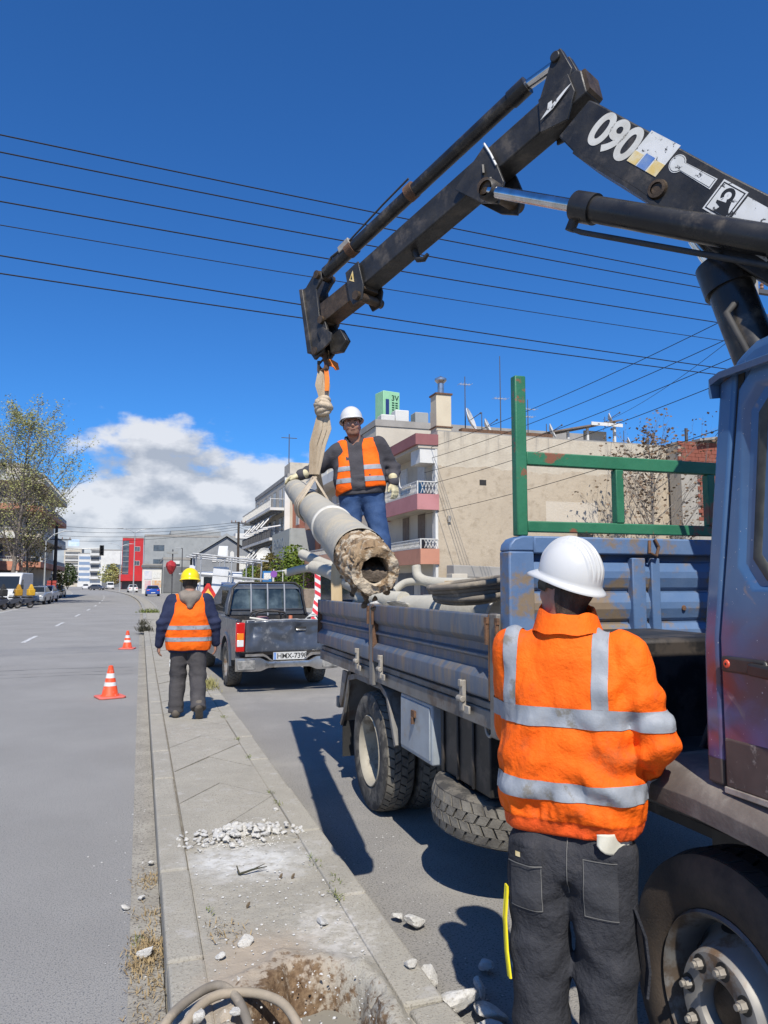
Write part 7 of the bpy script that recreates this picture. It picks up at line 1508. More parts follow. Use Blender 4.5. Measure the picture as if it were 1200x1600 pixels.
t, s_, w_, e_ = block('back_house', 'cream house with balcony seen over the wall behind the bare tree', 27.3, 38, 41, 50, 9.3, cream); s_.balcony(.5, 8, 8.2, 1, .2, whitew, .9); s_.part('roof_band', terra, 0, 10, 9.72, 10.1, -.1, .3)
# --- next houses down the right side
t, s_, w_, e_ = block('apartment_block', 'beige apartment block with peach balconies behind the man on the load', 13.3, 28, 42.5, 57, 11.2, cream)
for fl in range(3):
    z = 3.1+fl*2.75; w_.balcony(.3, 11.5, z, 1.2, .55, peach if fl != 2 else whitew, .45)
    for a in (1.5, 4.5, 7.5, 10.5): w_.window(a, z+.4, 1.2, 1.7, 'roller' if fl % 2 else 'glass')
    s_.window(2.2, z+.5, .8, 1.1); s_.window(6.5, z+.5, .8, 1.1)
w_.part('shop_front', glass_far, .5, 11, .3, 2.5, 0, .06)
for (x, y, h_, m_) in ((1.6, 1.0, .9, whitew), (3.0, 1.2, .9, greyw), (4.4, 1.4, 1.2, whitew), (.6, .8, .5, whitew)):
    m = MB(); m.bx(x, x+.9, y, y+.9, 11.2, 11.2+.45+h_); m.build('roof_tank', m_, t, bevel=.05)
gs = thing('rooftop_sign', 'green rooftop pylon sign with dark lettering', 'sign', (15.05, 45.6, 11.22), R(12)); gm = M('sign_green', (.26, .52, .30), (.3, .56, .34), 2, .6)
m = MB(); m.bx(-.62, .62, -.55, .55, .15, 2.9); m.build('pylon', gm, gs, bevel=.04); m = MB(); m.bx(-.66, .66, -.6, .6, 0, .3); m.build('plinth', whitew, gs)
m = MB(); m.bx(-.45, -.2, -.57, -.552, .7, 2.35); m.build('blue_panel', M('sign_navy', (.02, .04, .15), None, rough=.5), gs)
sgb = M('sign_ink', (.015, .06, .03), None, rough=.6); text('3V', .5, sgb, gs, (-.02, -.556, 2.3), (1, 0, 0), (0, 0, 1), 'lettering', .002, .012)
m = MB(); m.bx(.42, .58, -.565, -.552, .45, .95); m.build('white_notice', white_vinyl, gs)
for c_ in range(2):
    for k in range(9): m = MB(); m.bx(.02+c_*.26, .2+c_*.26, -.56, -.552, 2.1-k*.155, 2.19-k*.155); m.build('small_print', sgb, gs)
t, s_, w_, e_ = block('shop_house', 'orange house with a grey sign board over its dark red shop', 13.3, 28, 57.3, 68.6, 9.6, orangew)
w_.part('sign_board', greyw, 1.0, 9.6, 3.5, 6.1, 0, 2.0); sg_ = w_.part('sign_face', plaster('sign_grey', (.40, .41, .37), (.36, .37, .33)), 1.1, 9.5, 3.6, 6.0, 2.0, 2.06); text('ENOIKIO', 1.15, M('faint_letters', (.2, .24, .28), None, rough=.7), sg_, w_.p(2.2, 4.7, 2.07), w_.u, w_.z, 'faded_lettering', .005, .01)
w_.part('shop_front', maroonw, 1.0, 10, .2, 3.4, .0, .08); s_.part('canopy_side', whitew, -2.0, 0, 3.5, 6.1, -8.0, -7.9)
for a in (2.5, 6, 9): w_.window(a, 7.0, 1.2, 1.6)
t, s_, w_, e_ = block('awning_block', 'grey apartment block with folded awnings on crowded balconies', 12.9, 28, 69, 90, 11.6, beige2); awn = M('awning_frame', (.66, .65, .63), None, rough=.5)
D = 21
for fl in range(3):
    z = 2.9+fl*2.85; bb_ = w_.balcony(.5, 20.5, z, 1.5, .2, whitew, .85, iron_d if fl < 2 else iron_w)
    for a in (2, 5, 8, 11, 14, 17.5, 19.6): w_.window(a, z+.3, 1.4, 2.0, 'roller' if (a+fl) % 2 else 'glass', darkgrey)
    if fl:
        for a in (6, 9.5, 12.5, 15.5, 18.5):
            m = MB(); m.tube([w_.p(a, z+.0, .3), w_.p(a+.5, z-.5, 1.2), w_.p(a+1.2, z-1.7, 2.3), w_.p(a+2.0, z-1.8, 2.2), w_.p(a+2.2, z-1.5, .6)], .07, 6); m.build('awning_arm', awn, bb_)
        m = MB(); w_.box(m, 5, 20.3, z-.25, z-.02, .4, 1.3); m.build('rolled_awning', darkgrey, bb_)
s_.part('stair_bay', cream, .2, 3, 11.6, 13.1, -3, -.1); s_.part('corner_quoin', whitew, -.3, .2, 0, 11.6, -.1, .12); w_.part('shutter_door', M('roller_steel', (.3, .32, .34), None, rough=.5), 16.5, 18.5, .1, 2.5, 0, .08); w_.part('shop_front', glass_far, 8, 15, .3, 2.4, 0, .06)
m = MB(); m.cyl((1.2, 6, 12), (1.2, 6, 17), .05, n=6); m.cyl((.4, 6, 16.6), (2.0, 6, 16.6), .04, n=6); m.build('antenna_mast', iron_d, t)
m = MB(); m.lathe([(0, 0), (.5, .1), (.7, .25), (.5, .13), (0, .03)], w_.p(19.8, 4.3, 1.9), (-.5, -.8, .2), 16); m.build('dish', whitew, t)
# gabled hall, pale warehouses, the big grey hall, red corner building
gh = thing('gabled_hall', 'grey gabled hall with an arched window group', 'building', (8.0, 118, 0)); m = MB(); m.prism([(0, 0), (0, 6.0), (4.5, 8.9), (9, 6.0), (9, 0)], 1, 0, 26); m.build('wall', plaster('hall_grey', (.27, .28, .29), (.22, .23, .24)), gh)
m = MB(); m.prism([(-.3, 5.95), (4.5, 9.05), (9.3, 5.95), (9.3, 6.35), (4.5, 9.5), (-.3, 6.35)], 1, -.4, 26.3); m.build('roof', greyw, gh)
for k in range(5):
    h_ = (.9, 1.5, 1.8, 1.5, .9)[k]; m = MB(); m.prism([(2.4+k*.9, 5.0), (3.0+k*.9, 5.0), (3.0+k*.9, 5.0+h_), (2.7+k*.9, 5.25+h_), (2.4+k*.9, 5.0+h_)], 1, -.1, .02); m.build('arched_window', whitew, gh)
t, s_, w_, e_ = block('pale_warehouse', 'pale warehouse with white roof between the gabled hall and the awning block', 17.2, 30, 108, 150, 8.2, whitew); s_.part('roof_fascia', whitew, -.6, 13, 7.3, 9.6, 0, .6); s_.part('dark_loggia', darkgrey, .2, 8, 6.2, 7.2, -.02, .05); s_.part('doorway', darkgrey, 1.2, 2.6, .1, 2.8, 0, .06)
t, s_, w_, e_ = block('low_workshop', 'low dark grey workshop beside the road in front of the big grey hall', 3.4, 7.7, 128, 150, 5.6, greyw); s_.part('dark_cladding', darkgrey, .1, 4.2, .2, 4.4, 0, .08); s_.part('air_unit', whitew, 1.4, 2.6, 4.9, 5.4, 0, .3)
t, s_, w_, e_ = block('poster_shop', 'low white shop front plastered with colourful posters', .2, 3.3, 132, 150, 4.6, whitew); 
for k, (a, z, w2_, h2, mt) in enumerate(((.3, 2.4, 1.2, 1.4, blue_vinyl), (1.7, 2.6, 1.2, 1.0, white_vinyl), (.4, .7, 1.0, 1.5, M('poster_pink', (.6, .3, .32), (.55, .5, .5), 3, .6)), (1.6, 1.0, 1.4, 1.2, M('poster_orange', (.6, .3, .1), (.5, .45, .4), 3, .6)))): s_.part('poster', M('poster_pale', (.45, .5, .6), (.65, .62, .62), 2, .6) if mt is blue_vinyl else mt, a, a+w2_, z, z+h2, 0, .05)
s_.part('fascia', darkgrey, -.2, 3.2, 4.4, 4.75, 0, .3)
t, s_, w_, e_ = block('grey_hall', 'large plain grey hall with few small windows', .6, 33, 188, 230, 13.0, greyw, parap=.5)
for a, z in ((3.3, 9.6), (3.3, 6.2), (11.5, 6.0), (21.5, 8.9)): s_.window(a, z, 2.4, 1.3, 'glass', darkgrey)
s_.part('roof_room', greyw, 6, 18, 13.0, 14.6, -12, -1); s_.part('roof_plant', whitew, 21.5, 32, 12.9, 14.2, -4, .2); s_.part('roof_plant', darkgrey, 24, 27, 14.2, 15.2, -3, -.5); s_.part('roof_plant', whitew, 28, 30.5, 14.2, 15.8, -3, -.5); s_.part('lower_annex', darkgrey, .5, 9, 0, 4, 0, 10); s_.part('shop_band', whitew, -.2, 6, 3.2, 4.2, 10, 10.4)
t, s_, w_, e_ = block('red_building', 'red clad corner building with a glass stair tower', -5.6, .4, 238, 262, 15.4, redw)
for z in (7.2, 11.5): s_.window(4.2, z, 1.6, 1.3, 'glass', whitew)
s_.part('glass_tower', glass_far, .1, 1.9, 3.2, 14.6, -.1, .12)
for k in range(7): s_.part('mullion', greyw, .1, 1.9, 3.4+k*1.6, 3.55+k*1.6, .12, .2)
s_.part('red_canopy', redw, -.6, 6, 2.5, 4.4, 0, 2.2); s_.part('dark_shop', darkgrey, .2, 5.8, .1, 2.4, .0, .1)
t, s_, w_, e_ = block('white_block', 'white corner block with dark glazed ground storeys', -19.5, -7.6, 320, 345, 15.0, whitew)
s_.part('glazed_band', glass_far, 6.2, 11.8, 6.2, 9.4, 0, .15); s_.part('dark_base', darkgrey, 4.6, 11.8, .1, 5.6, 0, .2)
for fl in range(4):
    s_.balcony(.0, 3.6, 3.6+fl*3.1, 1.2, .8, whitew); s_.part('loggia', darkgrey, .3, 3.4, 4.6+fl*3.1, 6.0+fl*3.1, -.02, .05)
t, s_, w_, e_ = block('tower_block', 'distant cream tower block with rows of balconies', -43, -33.5, 470, 490, 22, cream)
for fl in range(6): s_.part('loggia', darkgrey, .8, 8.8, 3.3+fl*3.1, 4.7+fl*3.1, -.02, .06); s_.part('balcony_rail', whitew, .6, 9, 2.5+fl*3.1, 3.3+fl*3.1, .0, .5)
s_.part('billboard', M('billboard_blue', (.45, .6, .75), (.6, .68, .75), .5, .6), 2, 8, 23.5, 27.5, -1, -.6)
t, s_, w_, e_ = block('far_block', 'distant pale blue block next to the cream tower block', -33, -24, 440, 460, 18, whitew)
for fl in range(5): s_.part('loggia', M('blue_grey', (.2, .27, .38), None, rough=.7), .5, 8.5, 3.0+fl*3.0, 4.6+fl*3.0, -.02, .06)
t, s_, w_, e_ = block('far_house', 'hazy distant house closing the end of the road', -62, -48, 560, 580, 14, cream)
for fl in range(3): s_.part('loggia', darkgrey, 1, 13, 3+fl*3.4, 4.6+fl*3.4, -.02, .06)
# --- left side
t, s_, w_, e_ = block('balcony_house', 'apartment house with terracotta balconies behind the leafy tree', -24, -11.6, 84, 112, 13.6, cream)
for fl in range(4):
    z = 3.4+fl*2.9
    s_.balcony(2.0, 12.2, z, 1.6, .5, terra if fl % 2 == 0 else whitew, .5); e_.balcony(.3, 26, z, 1.6, .5, terra if fl % 2 == 0 else cream, .5)
    for a in (3.5, 6.5, 9.8): s_.window(a, z+.3, 1.4, 1.9, 'glass', darkgrey)
    for a in (2, 6, 10, 15, 20): e_.window(a, z+.3, 1.5, 1.9, 'roller', darkgrey)
s_.part('shop_front', darkgrey, 6.5, 12, .2, 3.0, 0, .1); s_.part('canopy', terra, 5, 12.4, 3.0, 3.4, 0, 1.9)
for a in (9.0, 12.1): s_.part('column', whitew, a-.15, a+.15, 0, 3, 1.5, 1.8)
t, s_, w_, e_ = block('white_house', 'tall white house at the edge behind the tree crown', -30, -15.5, 66, 80, 12.8, whitew); e_.balcony(.5, 13, 3.4, 1.4, .5, whitew, .5); e_.balcony(.5, 13, 6.4, 1.4, .5, whitew, .5); e_.balcony(.5, 13, 9.4, 1.4, .5, whitew, .5)
for fl in range(4):
    for a in (3, 8, 12): s_.window(a, 1.2+fl*3, 1.3, 1.6, 'roller')
t, s_, w_, e_ = block('kiosk', 'grey corrugated kiosk with a flat dark roof behind the van', -16.5, -11.4, 62, 68, 2.9, greyw, darkgrey, .25)
for k in range(12): s_.part('rib', greyw, .2+k*.42, .35+k*.42, .05, 2.8, 0, .05)
# ------------------------------------------------------------------ poles, lamps, signs
wood = M('pole_timber', (.07, .055, .045), (.045, .036, .03), 6, .9); steelp = M('lamp_post_grey', (.45, .46, .46), (.38, .39, .39), 4, .5, .3)
def upole(label, loc, h, arms=((.93, .9),), r=.15, mt=None, cat='utility pole'):
    t = thing('utility_pole', label, cat, loc); m = MB(); m.cyl((0, 0, 0), (0, 0, h), r, r*.7, 12); m.build('post', mt or wood, t, smooth=40)
    for f_, w in arms:
        m = MB(); m.bx(-w, w, -.06, .06, h*f_-.06, h*f_+.06); a = m.build('crossarm', iron_d, t)
        for x in (-w*.9, -w*.4, w*.4, w*.9): m = MB(); m.lathe([(.03, 0), (.06, .05), (.04, .1), (.06, .15), (0, .22)], (x, 0, h*f_+.06), (0, 0, 1), 8); m.build('insulator', M('insulator', (.25, .13, .08), None, rough=.3), a)
    return t
upole('dark timber utility pole with crossarm beside the left kerb', (-9.3, 92, .12), 8.4, ((.78, 1.6), (.66, .6)), .22)
upole('timber utility pole with double crossarm on the right footpath', (9.6, 79, .13), 8.0, ((.985, .8),), .16)
upole('tall concrete utility pole behind the truck cab', (15.9, 15.8, .02), 10.0, ((.97, .7), (.9, .7)), .17, roof_g)
upole('concrete utility pole on the left footpath carrying the crossing wires', (-11.0, 12.6, .12), 9.6, ((.96, .7), (.88, .7)), .17, roof_g)
def lamp(label, loc, h, arms, mt=steelp):
    t = thing('street_lamp', label, 'street lamp', loc); m = MB(); m.cyl((0, 0, 0), (0, 0, h), .1, .06, 10); m.build('post', mt, t, smooth=40)
    for d, L_, dz in arms:
        d = np.array(d, float); m = MB(); m.tube([(0, 0, h-.1), tuple(d*L_*.4+np.array((0, 0, h+dz*.6))), tuple(d*L_+np.array((0, 0, h+dz)))], .045, 8); a = m.build('arm', mt, t, smooth=40)
        m = MB(); q = d*L_+np.array((0, 0, h+dz)); m.bar(q, q+d*.75, .26, .12, w1=.2, h1=.06); m.build('lamp_head', steelp, a, bevel=.02)
lamp('double armed grey street lamp on the median by the red building', (.62+shift(108), 108, .12), 8.6, (((-1, 0, 0), 1.6, .5), ((1, 0, 0), 1.6, .5)))
lamp('double armed street lamp on the median far along the bend', (.62+shift(150), 150, .12), 8.6, (((-1, 0, 0), 1.6, .5), ((1, 0, 0), 1.6, .5)))
lamp('grey street lamp with one arm over the left kerb', (-9.45, 84, .12), 6.0, (((1, 0, 0), 1.7, 1.0),))
lamp('thin dark post with a square lamp by the poster shop', (5.1, 102, .13), 6.2, (((-1, 0, 0), .2, .0),), iron_d)
tl_ = thing('traffic_light', 'traffic light hanging from a long mast arm over the left road', 'traffic light', (-9.9, 97, .12)); m = MB(); m.cyl((0, 0, 0), (0, 0, 5.6), .09, n=10); m.cyl((0, 0, 5.55), (5.3, 0, 5.85), .06, n=8); m.build('mast_arm', steelp, tl_)
m = MB(); m.bx(5.0, 5.5, -.1, .15, 4.95, 6.2); hd_ = m.build('signal_head', black_vinyl, tl_, bevel=.03)
for k in range(3): m = MB(); m.lathe([(.13, 0), (.15, .2), (.13, .18)], (5.25, -.1, 5.2+k*.38), (0, -1, 0), 12); m.build('visor', black, hd_)
lr = thing('lantern_sign', 'red lantern shaped shop sign on a dark post', 'sign', (3.35, 88, .13)); m = MB(); m.cyl((0, 0, 0), (0, 0, 5.4), .07, n=8); m.build('post', iron_d, lr); m = MB(); m.lathe([(.15, 2.6), (.35, 2.9), (.6, 3.5), (.5, 3.9), (.25, 4.05), (.1, 4.15)], (-.15, -.1, 0), (0, 0, 1), 8); m.build('red_lantern', M('lantern_red', (.42, .03, .04), (.36, .03, .035), 2, .5), lr); m = MB(); m.bx(-.65, .55, -.25, .2, 4.9, 5.15); m.build('lamp_hood', greyw, lr)
rc = thing('crate_stack', 'stack of red crates at the left kerb beside the street lamp', 'crates', (-9.0, 86.5, .02)); redc = M('crate_red', (.42, .07, .05), (.34, .05, .04), 4, .7)
for k in range(6): m = MB(); m.bx(-.45+.03*(k % 2), .45+.03*(k % 2), -.4, .4, k*.33, k*.33+.3); m.build('crate', redc, rc, bevel=.03)
def sgn(name, label, loc, h, shape, mt, post=iron_w):
    t = thing(name, label, 'road sign', loc); m = MB(); m.cyl((0, .03, 0), (0, .03, h), .035, n=8); m.build('post', post, t)
    m = MB()
    if shape == 'disc': m.cyl((0, -.02, h-.3), (0, .0, h-.3), .2, n=24)
    else: m.bx(-shape[0]/2, shape[0]/2, -.02, .0, h-shape[1], h)
    m.build('face', mt, t); return t
sgn('no_parking_sign', 'round violet road sign beyond the pickup roof', (7.45, 44, .02), 2.5, 'disc', M('sign_violet', (.22, .08, .34), None, rough=.5)); 
b_ = sgn('blue_stand', 'blue and white notice stand on the right footpath', (9.3, 58, .13), 2.5, (.7, 1.9), M('stand_blue', (.03, .17, .42), None, rough=.5)); m = MB(); m.bx(-.25, .3, -.05, -.022, 1.9, 2.35); m.build('white_label', white_vinyl, b_)
sgn('shop_sign', 'small white shop sign projecting from the awning block', (10.8, 84, .13), 4.6, (1.3, 1.5), white_vinyl)
aw = thing('market_awning', 'white awning on thin posts over the pavement stall', 'awning', (9.4, 49, .13)); m = MB(); m.rings([[(-.9, -2, 2.3), (1.4, -2, 2.6), (1.4, -2, 2.66), (-.9, -2, 2.36)], [(-.9, 2, 2.3), (1.4, 2, 2.6), (1.4, 2, 2.66), (-.9, 2, 2.36)]]); m.build('canopy', white_vinyl, aw)
for x, y in ((-.85, -1.9), (1.3, -1.9), (-.85, 1.9), (1.3, 1.9)): m = MB(); m.cyl((x, y, 0), (x, y, 2.3+(x+.85)*.13), .03, n=6); m.build('post', iron_w, aw)
for k, (x, y, c_) in enumerate(((8.95, 47.6, (.6, .18, .03)), (9.6, 47.9, (.5, .4, .25)), (10.3, 47.4, (.25, .2, .16)))): m = MB(); m.bx(-.35, .35, -.3, .3, 0, .9+.15*k); o = m.build('stall_crate', M('stall_col%d' % k, c_, tuple(q*.7 for q in c_), 5, .8), None, bevel=.03); o.location = (x, y, .13); tag(o, ('orange crate at the pavement stall', 'straw coloured crate at the pavement stall', 'brown crate at the pavement stall')[k], 'crate')
# ------------------------------------------------------------------ overhead wires
wire_m = M('wire_black', (.012, .012, .014), None, rough=.6)
def wire(label, a, b, sag, r=.014, grp=None):
    a = np.array(a, float); b = np.array(b, float); m = MB(); pts = []
    for k in range(25): t = k/24; p = a+(b-a)*t-a; p[2] -= sag*4*t*(1-t); pts.append(p)
    m.tube(pts, r, 5); o = m.build('overhead_wire', wire_m, None); o.location = a; tag(o, label, 'wire', grp); return o
LBL = ('topmost of the wires crossing the road above the boom', 'second wire from the top crossing the road', 'third wire from the top crossing the road', 'fourth wire from the top crossing the road', 'thin fifth wire from the top crossing the road', 'second lowest wire crossing the road', 'lowest of the wires crossing the road')
for k, (zl, zr) in enumerate(((9.28, 9.85), (8.98, 9.55), (8.55, 9.12), (8.12, 8.68), (7.74, 8.2), (7.32, 7.42), (6.95, 7.25))):
    wire(LBL[k], (-10.9, 12.62+.02*k, zl), (15.9, 15.8+.02*k, zr), .12, .013 if k != 4 else .009, 'wires crossing the road')
L2 = ('upper service wire running from the cab side pole to the tan house', 'second service wire running down to the tan house', 'third service wire running down to the tan house', 'fourth service wire running down to the tan house', 'low service wire sagging along the party wall')
for k, (zr, zb, yb_) in enumerate(((9.3, 8.1, 32.6), (8.7, 7.6, 33.0), (8.1, 7.0, 33.4), (7.5, 6.4, 33.8), (6.2, 5.0, 34.2))): wire(L2[k], (15.85, 15.8, zr), (12.9, yb_, zb), .25, .012, 'service wires to the tan house')
wire('wire from the cab side pole to the brick house', (15.9, 15.8, 8.0), (22, 24.2, 7.6), .2, .012); wire('thin wire from the cab side pole over the shed', (15.9, 15.8, 8.9), (24.2, 35, 10.6), .3, .009)
for k in range(4): wire(('upper', 'second', 'third', 'lowest')[k]+' far wire between the timber poles across the bend', (-8.9, 92, 8.2-.55*k), (9.6, 79, 8.1-.25*k), .5, .018, 'far wires across the bend')
for k in range(3): wire(('upper', 'middle', 'lower')[k]+' far wire from the timber pole to the awning block', (9.6, 79, 8.0-.2*k), (12.8, 70, 7.4-.7*k), .25, .016, 'far wires to the awning block')
# faint contrail is part of the sky and left to it
# ------------------------------------------------------------------ trees
leafs = {}
def leafmat(n, a, b): return M(n, a, b, 2.5, .75, spec=.25, world=True)
lf_spring = leafmat('leaf_spring', (.26, .275, .09), (.35, .33, .14)); lf_green = leafmat('leaf_green', (.07, .13, .02), (.16, .2, .03)); lf_dry = leafmat('leaf_dry', (.14, .09, .055), (.22, .155, .10)); lf_rust = leafmat('leaf_rust', (.15, .12, .035), (.1, .09, .03)); bark = M('bark', (.13, .105, .085), (.2, .17, .14), 6, .95, bump=.5, bsc=20); bark_g = M('bark_grey', (.24, .21, .18), (.17, .15, .13), 6, .95)
def tree(label, loc, h, spread, seed, leafm, nleaf, lsz, barkm=bark, r0=.2, depth=5, up=.5, lean=(0, 0), cat='tree', name='tree', trunk=.3, clump=1, leader=False, start=.2, nb=34):
    rs = random.Random(seed); t = thing(name, label, cat, loc); m = MB(); tips = []
    def grow(p, d, L_, r, lev):
        pts = [p]; dd = d
        for k in range(3):
            dd = dd+np.array((rs.uniform(-.14, .14), rs.uniform(-.14, .14), rs.uniform(-.05, .12))); dd /= np.linalg.norm(dd); pts.append(pts[-1]+dd*L_/3)
        m.tube(pts, [r, r*.88, r*.76, r*.64], 6 if lev < 3 else 4, caps=False)
        if lev >= depth-2: tips.extend([(pts[k], lev) for k in (1, 2, 3)])
        if lev >= depth: return
        nb = rs.choice((3, 3, 4)) if lev == 0 else rs.choice((2, 3, 3))
        for k in range(nb):
            a = rs.uniform(0, 6.283); tilt = rs.uniform(.35, .85) if lev else rs.uniform(.3, .7); _, u_, w_ = ortho(dd); nd_ = dd*math.cos(tilt)+(u_*math.cos(a)+w_*math.sin(a))*math.sin(tilt)*spread; nd_[2] += up*.35; nd_ /= np.linalg.norm(nd_)
            grow(pts[-1] if k else pts[3], nd_, L_*rs.uniform(.62, .82), r*.62, lev+1)
        if lev < depth-1: grow(pts[-1], (dd+np.array((0, 0, up*.3)))/np.linalg.norm(dd+np.array((0, 0, up*.3))), L_*.78, r*.66, lev+1)
    d0 = np.array((lean[0], lean[1], 1.)); d0 /= np.linalg.norm(d0)
    if not leader: grow(np.zeros(3), d0, h*trunk, r0, 0)
    else:      # central leader, limbs rising at an angle, twigs on the limbs
        ax = [np.zeros(3)]
        for k in range(14): ax.append(ax[-1]+(d0+np.array((rs.uniform(-.09, .09), rs.uniform(-.09, .09), 0)))*h/14)
        m.tube(ax, [r0*(1-k/15)**.9+.012 for k in range(15)], 8, caps=False)
        def limb(p, d, L_, r, lev):
            pts = [p]; n_ = 6
            for k in range(n_): d = d+np.array((rs.uniform(-.16, .16), rs.uniform(-.16, .16), .07+rs.uniform(-.05, .08))); d /= np.linalg.norm(d); pts.append(pts[-1]+d*L_/n_)
            m.tube(pts, [r*(1-.85*k/n_) for k in range(n_+1)], 5 if lev < 2 else 3, caps=False)
            if lev: tips.extend([(q, 5) for q in pts[2:]])
            if lev < 2:
                for k in range(1, n_+1):
                    for _ in range(2 if lev == 0 else rs.choice((0, 1, 1))):
                        a = rs.uniform(0, 6.283); _, u_, w_ = ortho(d); tl2 = rs.uniform(.4, .9); limb(pts[k], d*math.cos(tl2)+(u_*math.cos(a)+w_*math.sin(a))*math.sin(tl2), L_*rs.uniform(.28, .5)*(1.15-k/n_*.5), r*.42, lev+1)
        for k in range(nb):
            f_ = start+(.97-start)*k/nb; i_ = min(13, int(f_*14)); p = ax[i_]+(ax[i_+1]-ax[i_])*(f_*14-i_); a = k*2.4+rs.uniform(-.4, .4); env_ = math.sin(math.pi*min(1, (1.04-f_)/.85*.62+.03)); L_ = spread*max(.12, env_)*rs.uniform(.75, 1.15); e_ = rs.uniform(.55, .95); limb(p, np.array((math.cos(a)*math.cos(e_), math.sin(a)*math.cos(e_), math.sin(e_))), L_, r0*.3*(1.1-f_)+.014, 0)
    zmax = max(v[2] for v in m.v); k_ = h/zmax; m.v = [(x*k_, y*k_, z*k_) for x, y, z in m.v]; m.build('trunk', barkm, t, smooth=60, fix=False)
    lm = MB(); 
    if nleaf:
        for _ in range(nleaf):
            p, lev = rs.choice(tips); p = p*k_; c = p+np.array([rs.gauss(0, lsz*1.6*clump) for _ in range(3)])
            a = np.array([rs.gauss(0, 1) for _ in range(3)]); a /= np.linalg.norm(a); _, u_, w_ = ortho(a); s = lsz*rs.uniform(.6, 1.3)
            lm.add([c-u_*s*.5, c+w_*s*.35, c+u_*s*.6, c-w_*s*.35], [(0, 1, 2, 3)])
        o = lm.build('crown', leafm, t, fix=False); o['kind'] = 'stuff'
    return t
tree('tall sparse tree with fresh yellow green leaves at the left footpath', (-10.0, 66, .12), 17.0, 8.2, 5, lf_spring, 12000, .135, bark, .22, leader=True, lean=(.06, 0))
tree('slender tree with olive leaves just behind the tall sparse tree', (-9.6, 73, .12), 11.5, 3.6, 9, lf_rust, 3600, .17, bark, .12, leader=True)
tree('bare branching tree with withered leaves before the party wall', (22.4, 28.6, .02), 9.3, 4.8, 14, lf_dry, 1300, .17, bark_g, .09, leader=True, start=.12, nb=26)
def shrub(label, loc, r, h, seed, leafm, n, lsz, name='shrub'):
    rs = random.Random(seed); t = thing(name, label, 'shrub', loc); m = MB()
    for k in range(7): a = k*.9; m.tube([(0, 0, 0), (r*.3*math.cos(a), r*.3*math.sin(a), h*.4), (r*.6*math.cos(a), r*.6*math.sin(a), h*.8)], [.04, .03, .012], 5)
    m.build('stems', bark, t); lm = MB()
    for _ in range(n):
        a = rs.uniform(0, 6.283); q = rs.random()**.4; th = rs.uniform(0, 1); rr_ = r*q*math.sqrt(max(0, 1-(2*th-1)**2))*(.8+.4*math.sin(3*a+seed)); c = np.array((rr_*math.cos(a), rr_*math.sin(a), h*(.15+.85*th*(.85+.15*math.sin(5*a)))))
        v = np.array([rs.gauss(0, 1) for _ in range(3)]); v /= np.linalg.norm(v); _, u_, w_ = ortho(v); s = lsz*rs.uniform(.6, 1.3); lm.add([c-u_*s*.5, c+w_*s*.35, c+u_*s*.6, c-w_*s*.35], [(0, 1, 2, 3)])
    o = lm.build('foliage', leafm, t, fix=False); o['kind'] = 'stuff'
shrub('bright green bushy tree below the grey sign board', (11.2, 57.5, .13), 1.9, 4.6, 1, lf_green, 2200, .22); shrub('brownish green bush beside the awning block', (10.6, 64, .13), 1.9, 4.2, 2, lf_rust, 2000, .22); shrub('green bush in front of the roller door', (9.9, 70, .13), 2.0, 3.2, 3, lf_green, 1800, .22); shrub('small yellow green bush beyond the white service truck', (8.6, 88, .13), 1.6, 3.0, 4, lf_green, 900, .25); shrub('dark round tree at the far bend', (-18.5, 215, .1), 3.5, 7, 5, leafmat('leaf_dark', (.03, .05, .015), (.05, .07, .02)), 1200, .5); shrub('yellowish tree at the far bend by the white block', (-8.6, 250, .1), 4, 8, 6, lf_spring, 1200, .6); shrub('low hedge plant at the foot of the timber utility pole', (-9.0, 93, .12), 1.1, 3.2, 7, lf_rust, 700, .22)
# ------------------------------------------------------------------ rubble, hoses, weeds
chunks = [rockmesh(100+i, random.uniform(.55, .85), 2, .35, rock_white if i % 3 else rock_grey, 'concrete_chunk') for i in range(8)]
def rock(label, x, y, z, s, grp=None, flat=1.0, mesh=None, cat='rubble', name='concrete_chunk', rz=None):
    o = inst(name, mesh or random.choice(chunks), None, (x, y, z), (random.uniform(-.4, .4), random.uniform(-.4, .4), random.uniform(0, 6) if rz is None else rz), (s*random.uniform(.85, 1.25), s*random.uniform(.85, 1.2), s*flat*random.uniform(.8, 1.1))); tag(o, label, cat, grp); return o
for k in range(200):
    a = random.gauss(0, .5); b = random.gauss(0, .42); a = max(-1, min(1, a)); b = max(-1, min(1, b)); x = .63+a*.37; y = 4.76+b*.2+.04*a; s = random.uniform(.012, .030)*(1.25-.45*math.hypot(a, b)); hh = max(0, 1-math.hypot(a, b))*.05
    rock('pale concrete chunk in the rubble heap across the median', x, y, .122+s*.35+random.uniform(0, hh), s, 'chunks of the rubble heap')
pm = MB(); base = [rockmesh(140+i, .7, 1, .3) for i in range(4)]
pdata = [([tuple(v.co) for v in me.vertices], [tuple(p.vertices) for p in me.polygons]) for me in base]
def pebble(x, y, z, s, mb):
    v, f = random.choice(pdata); a = random.uniform(0, 6.28); ca, sa = math.cos(a), math.sin(a); sx_, sy_, sz_ = s*random.uniform(.7, 1.3), s*random.uniform(.7, 1.3), s*random.uniform(.5, 1)
    mb.add([(x+(p[0]*sx_*ca-p[1]*sy_*sa), y+(p[0]*sx_*sa+p[1]*sy_*ca), z+p[2]*sz_) for p in v], f)
for k in range(650):
    a = random.gauss(0, .5); b = random.gauss(0, .5); x = .62+a*.33; y = 4.72+b*.24
    if .15 < x < 1.1: pebble(x, y, .124, random.uniform(.002, .007), pm)
o = pm.build('rubble_grit', rock_white, None, fix=False); tag(o, 'fine white grit strewn around the rubble heap', 'grit', kind='stuff')
pm = MB()
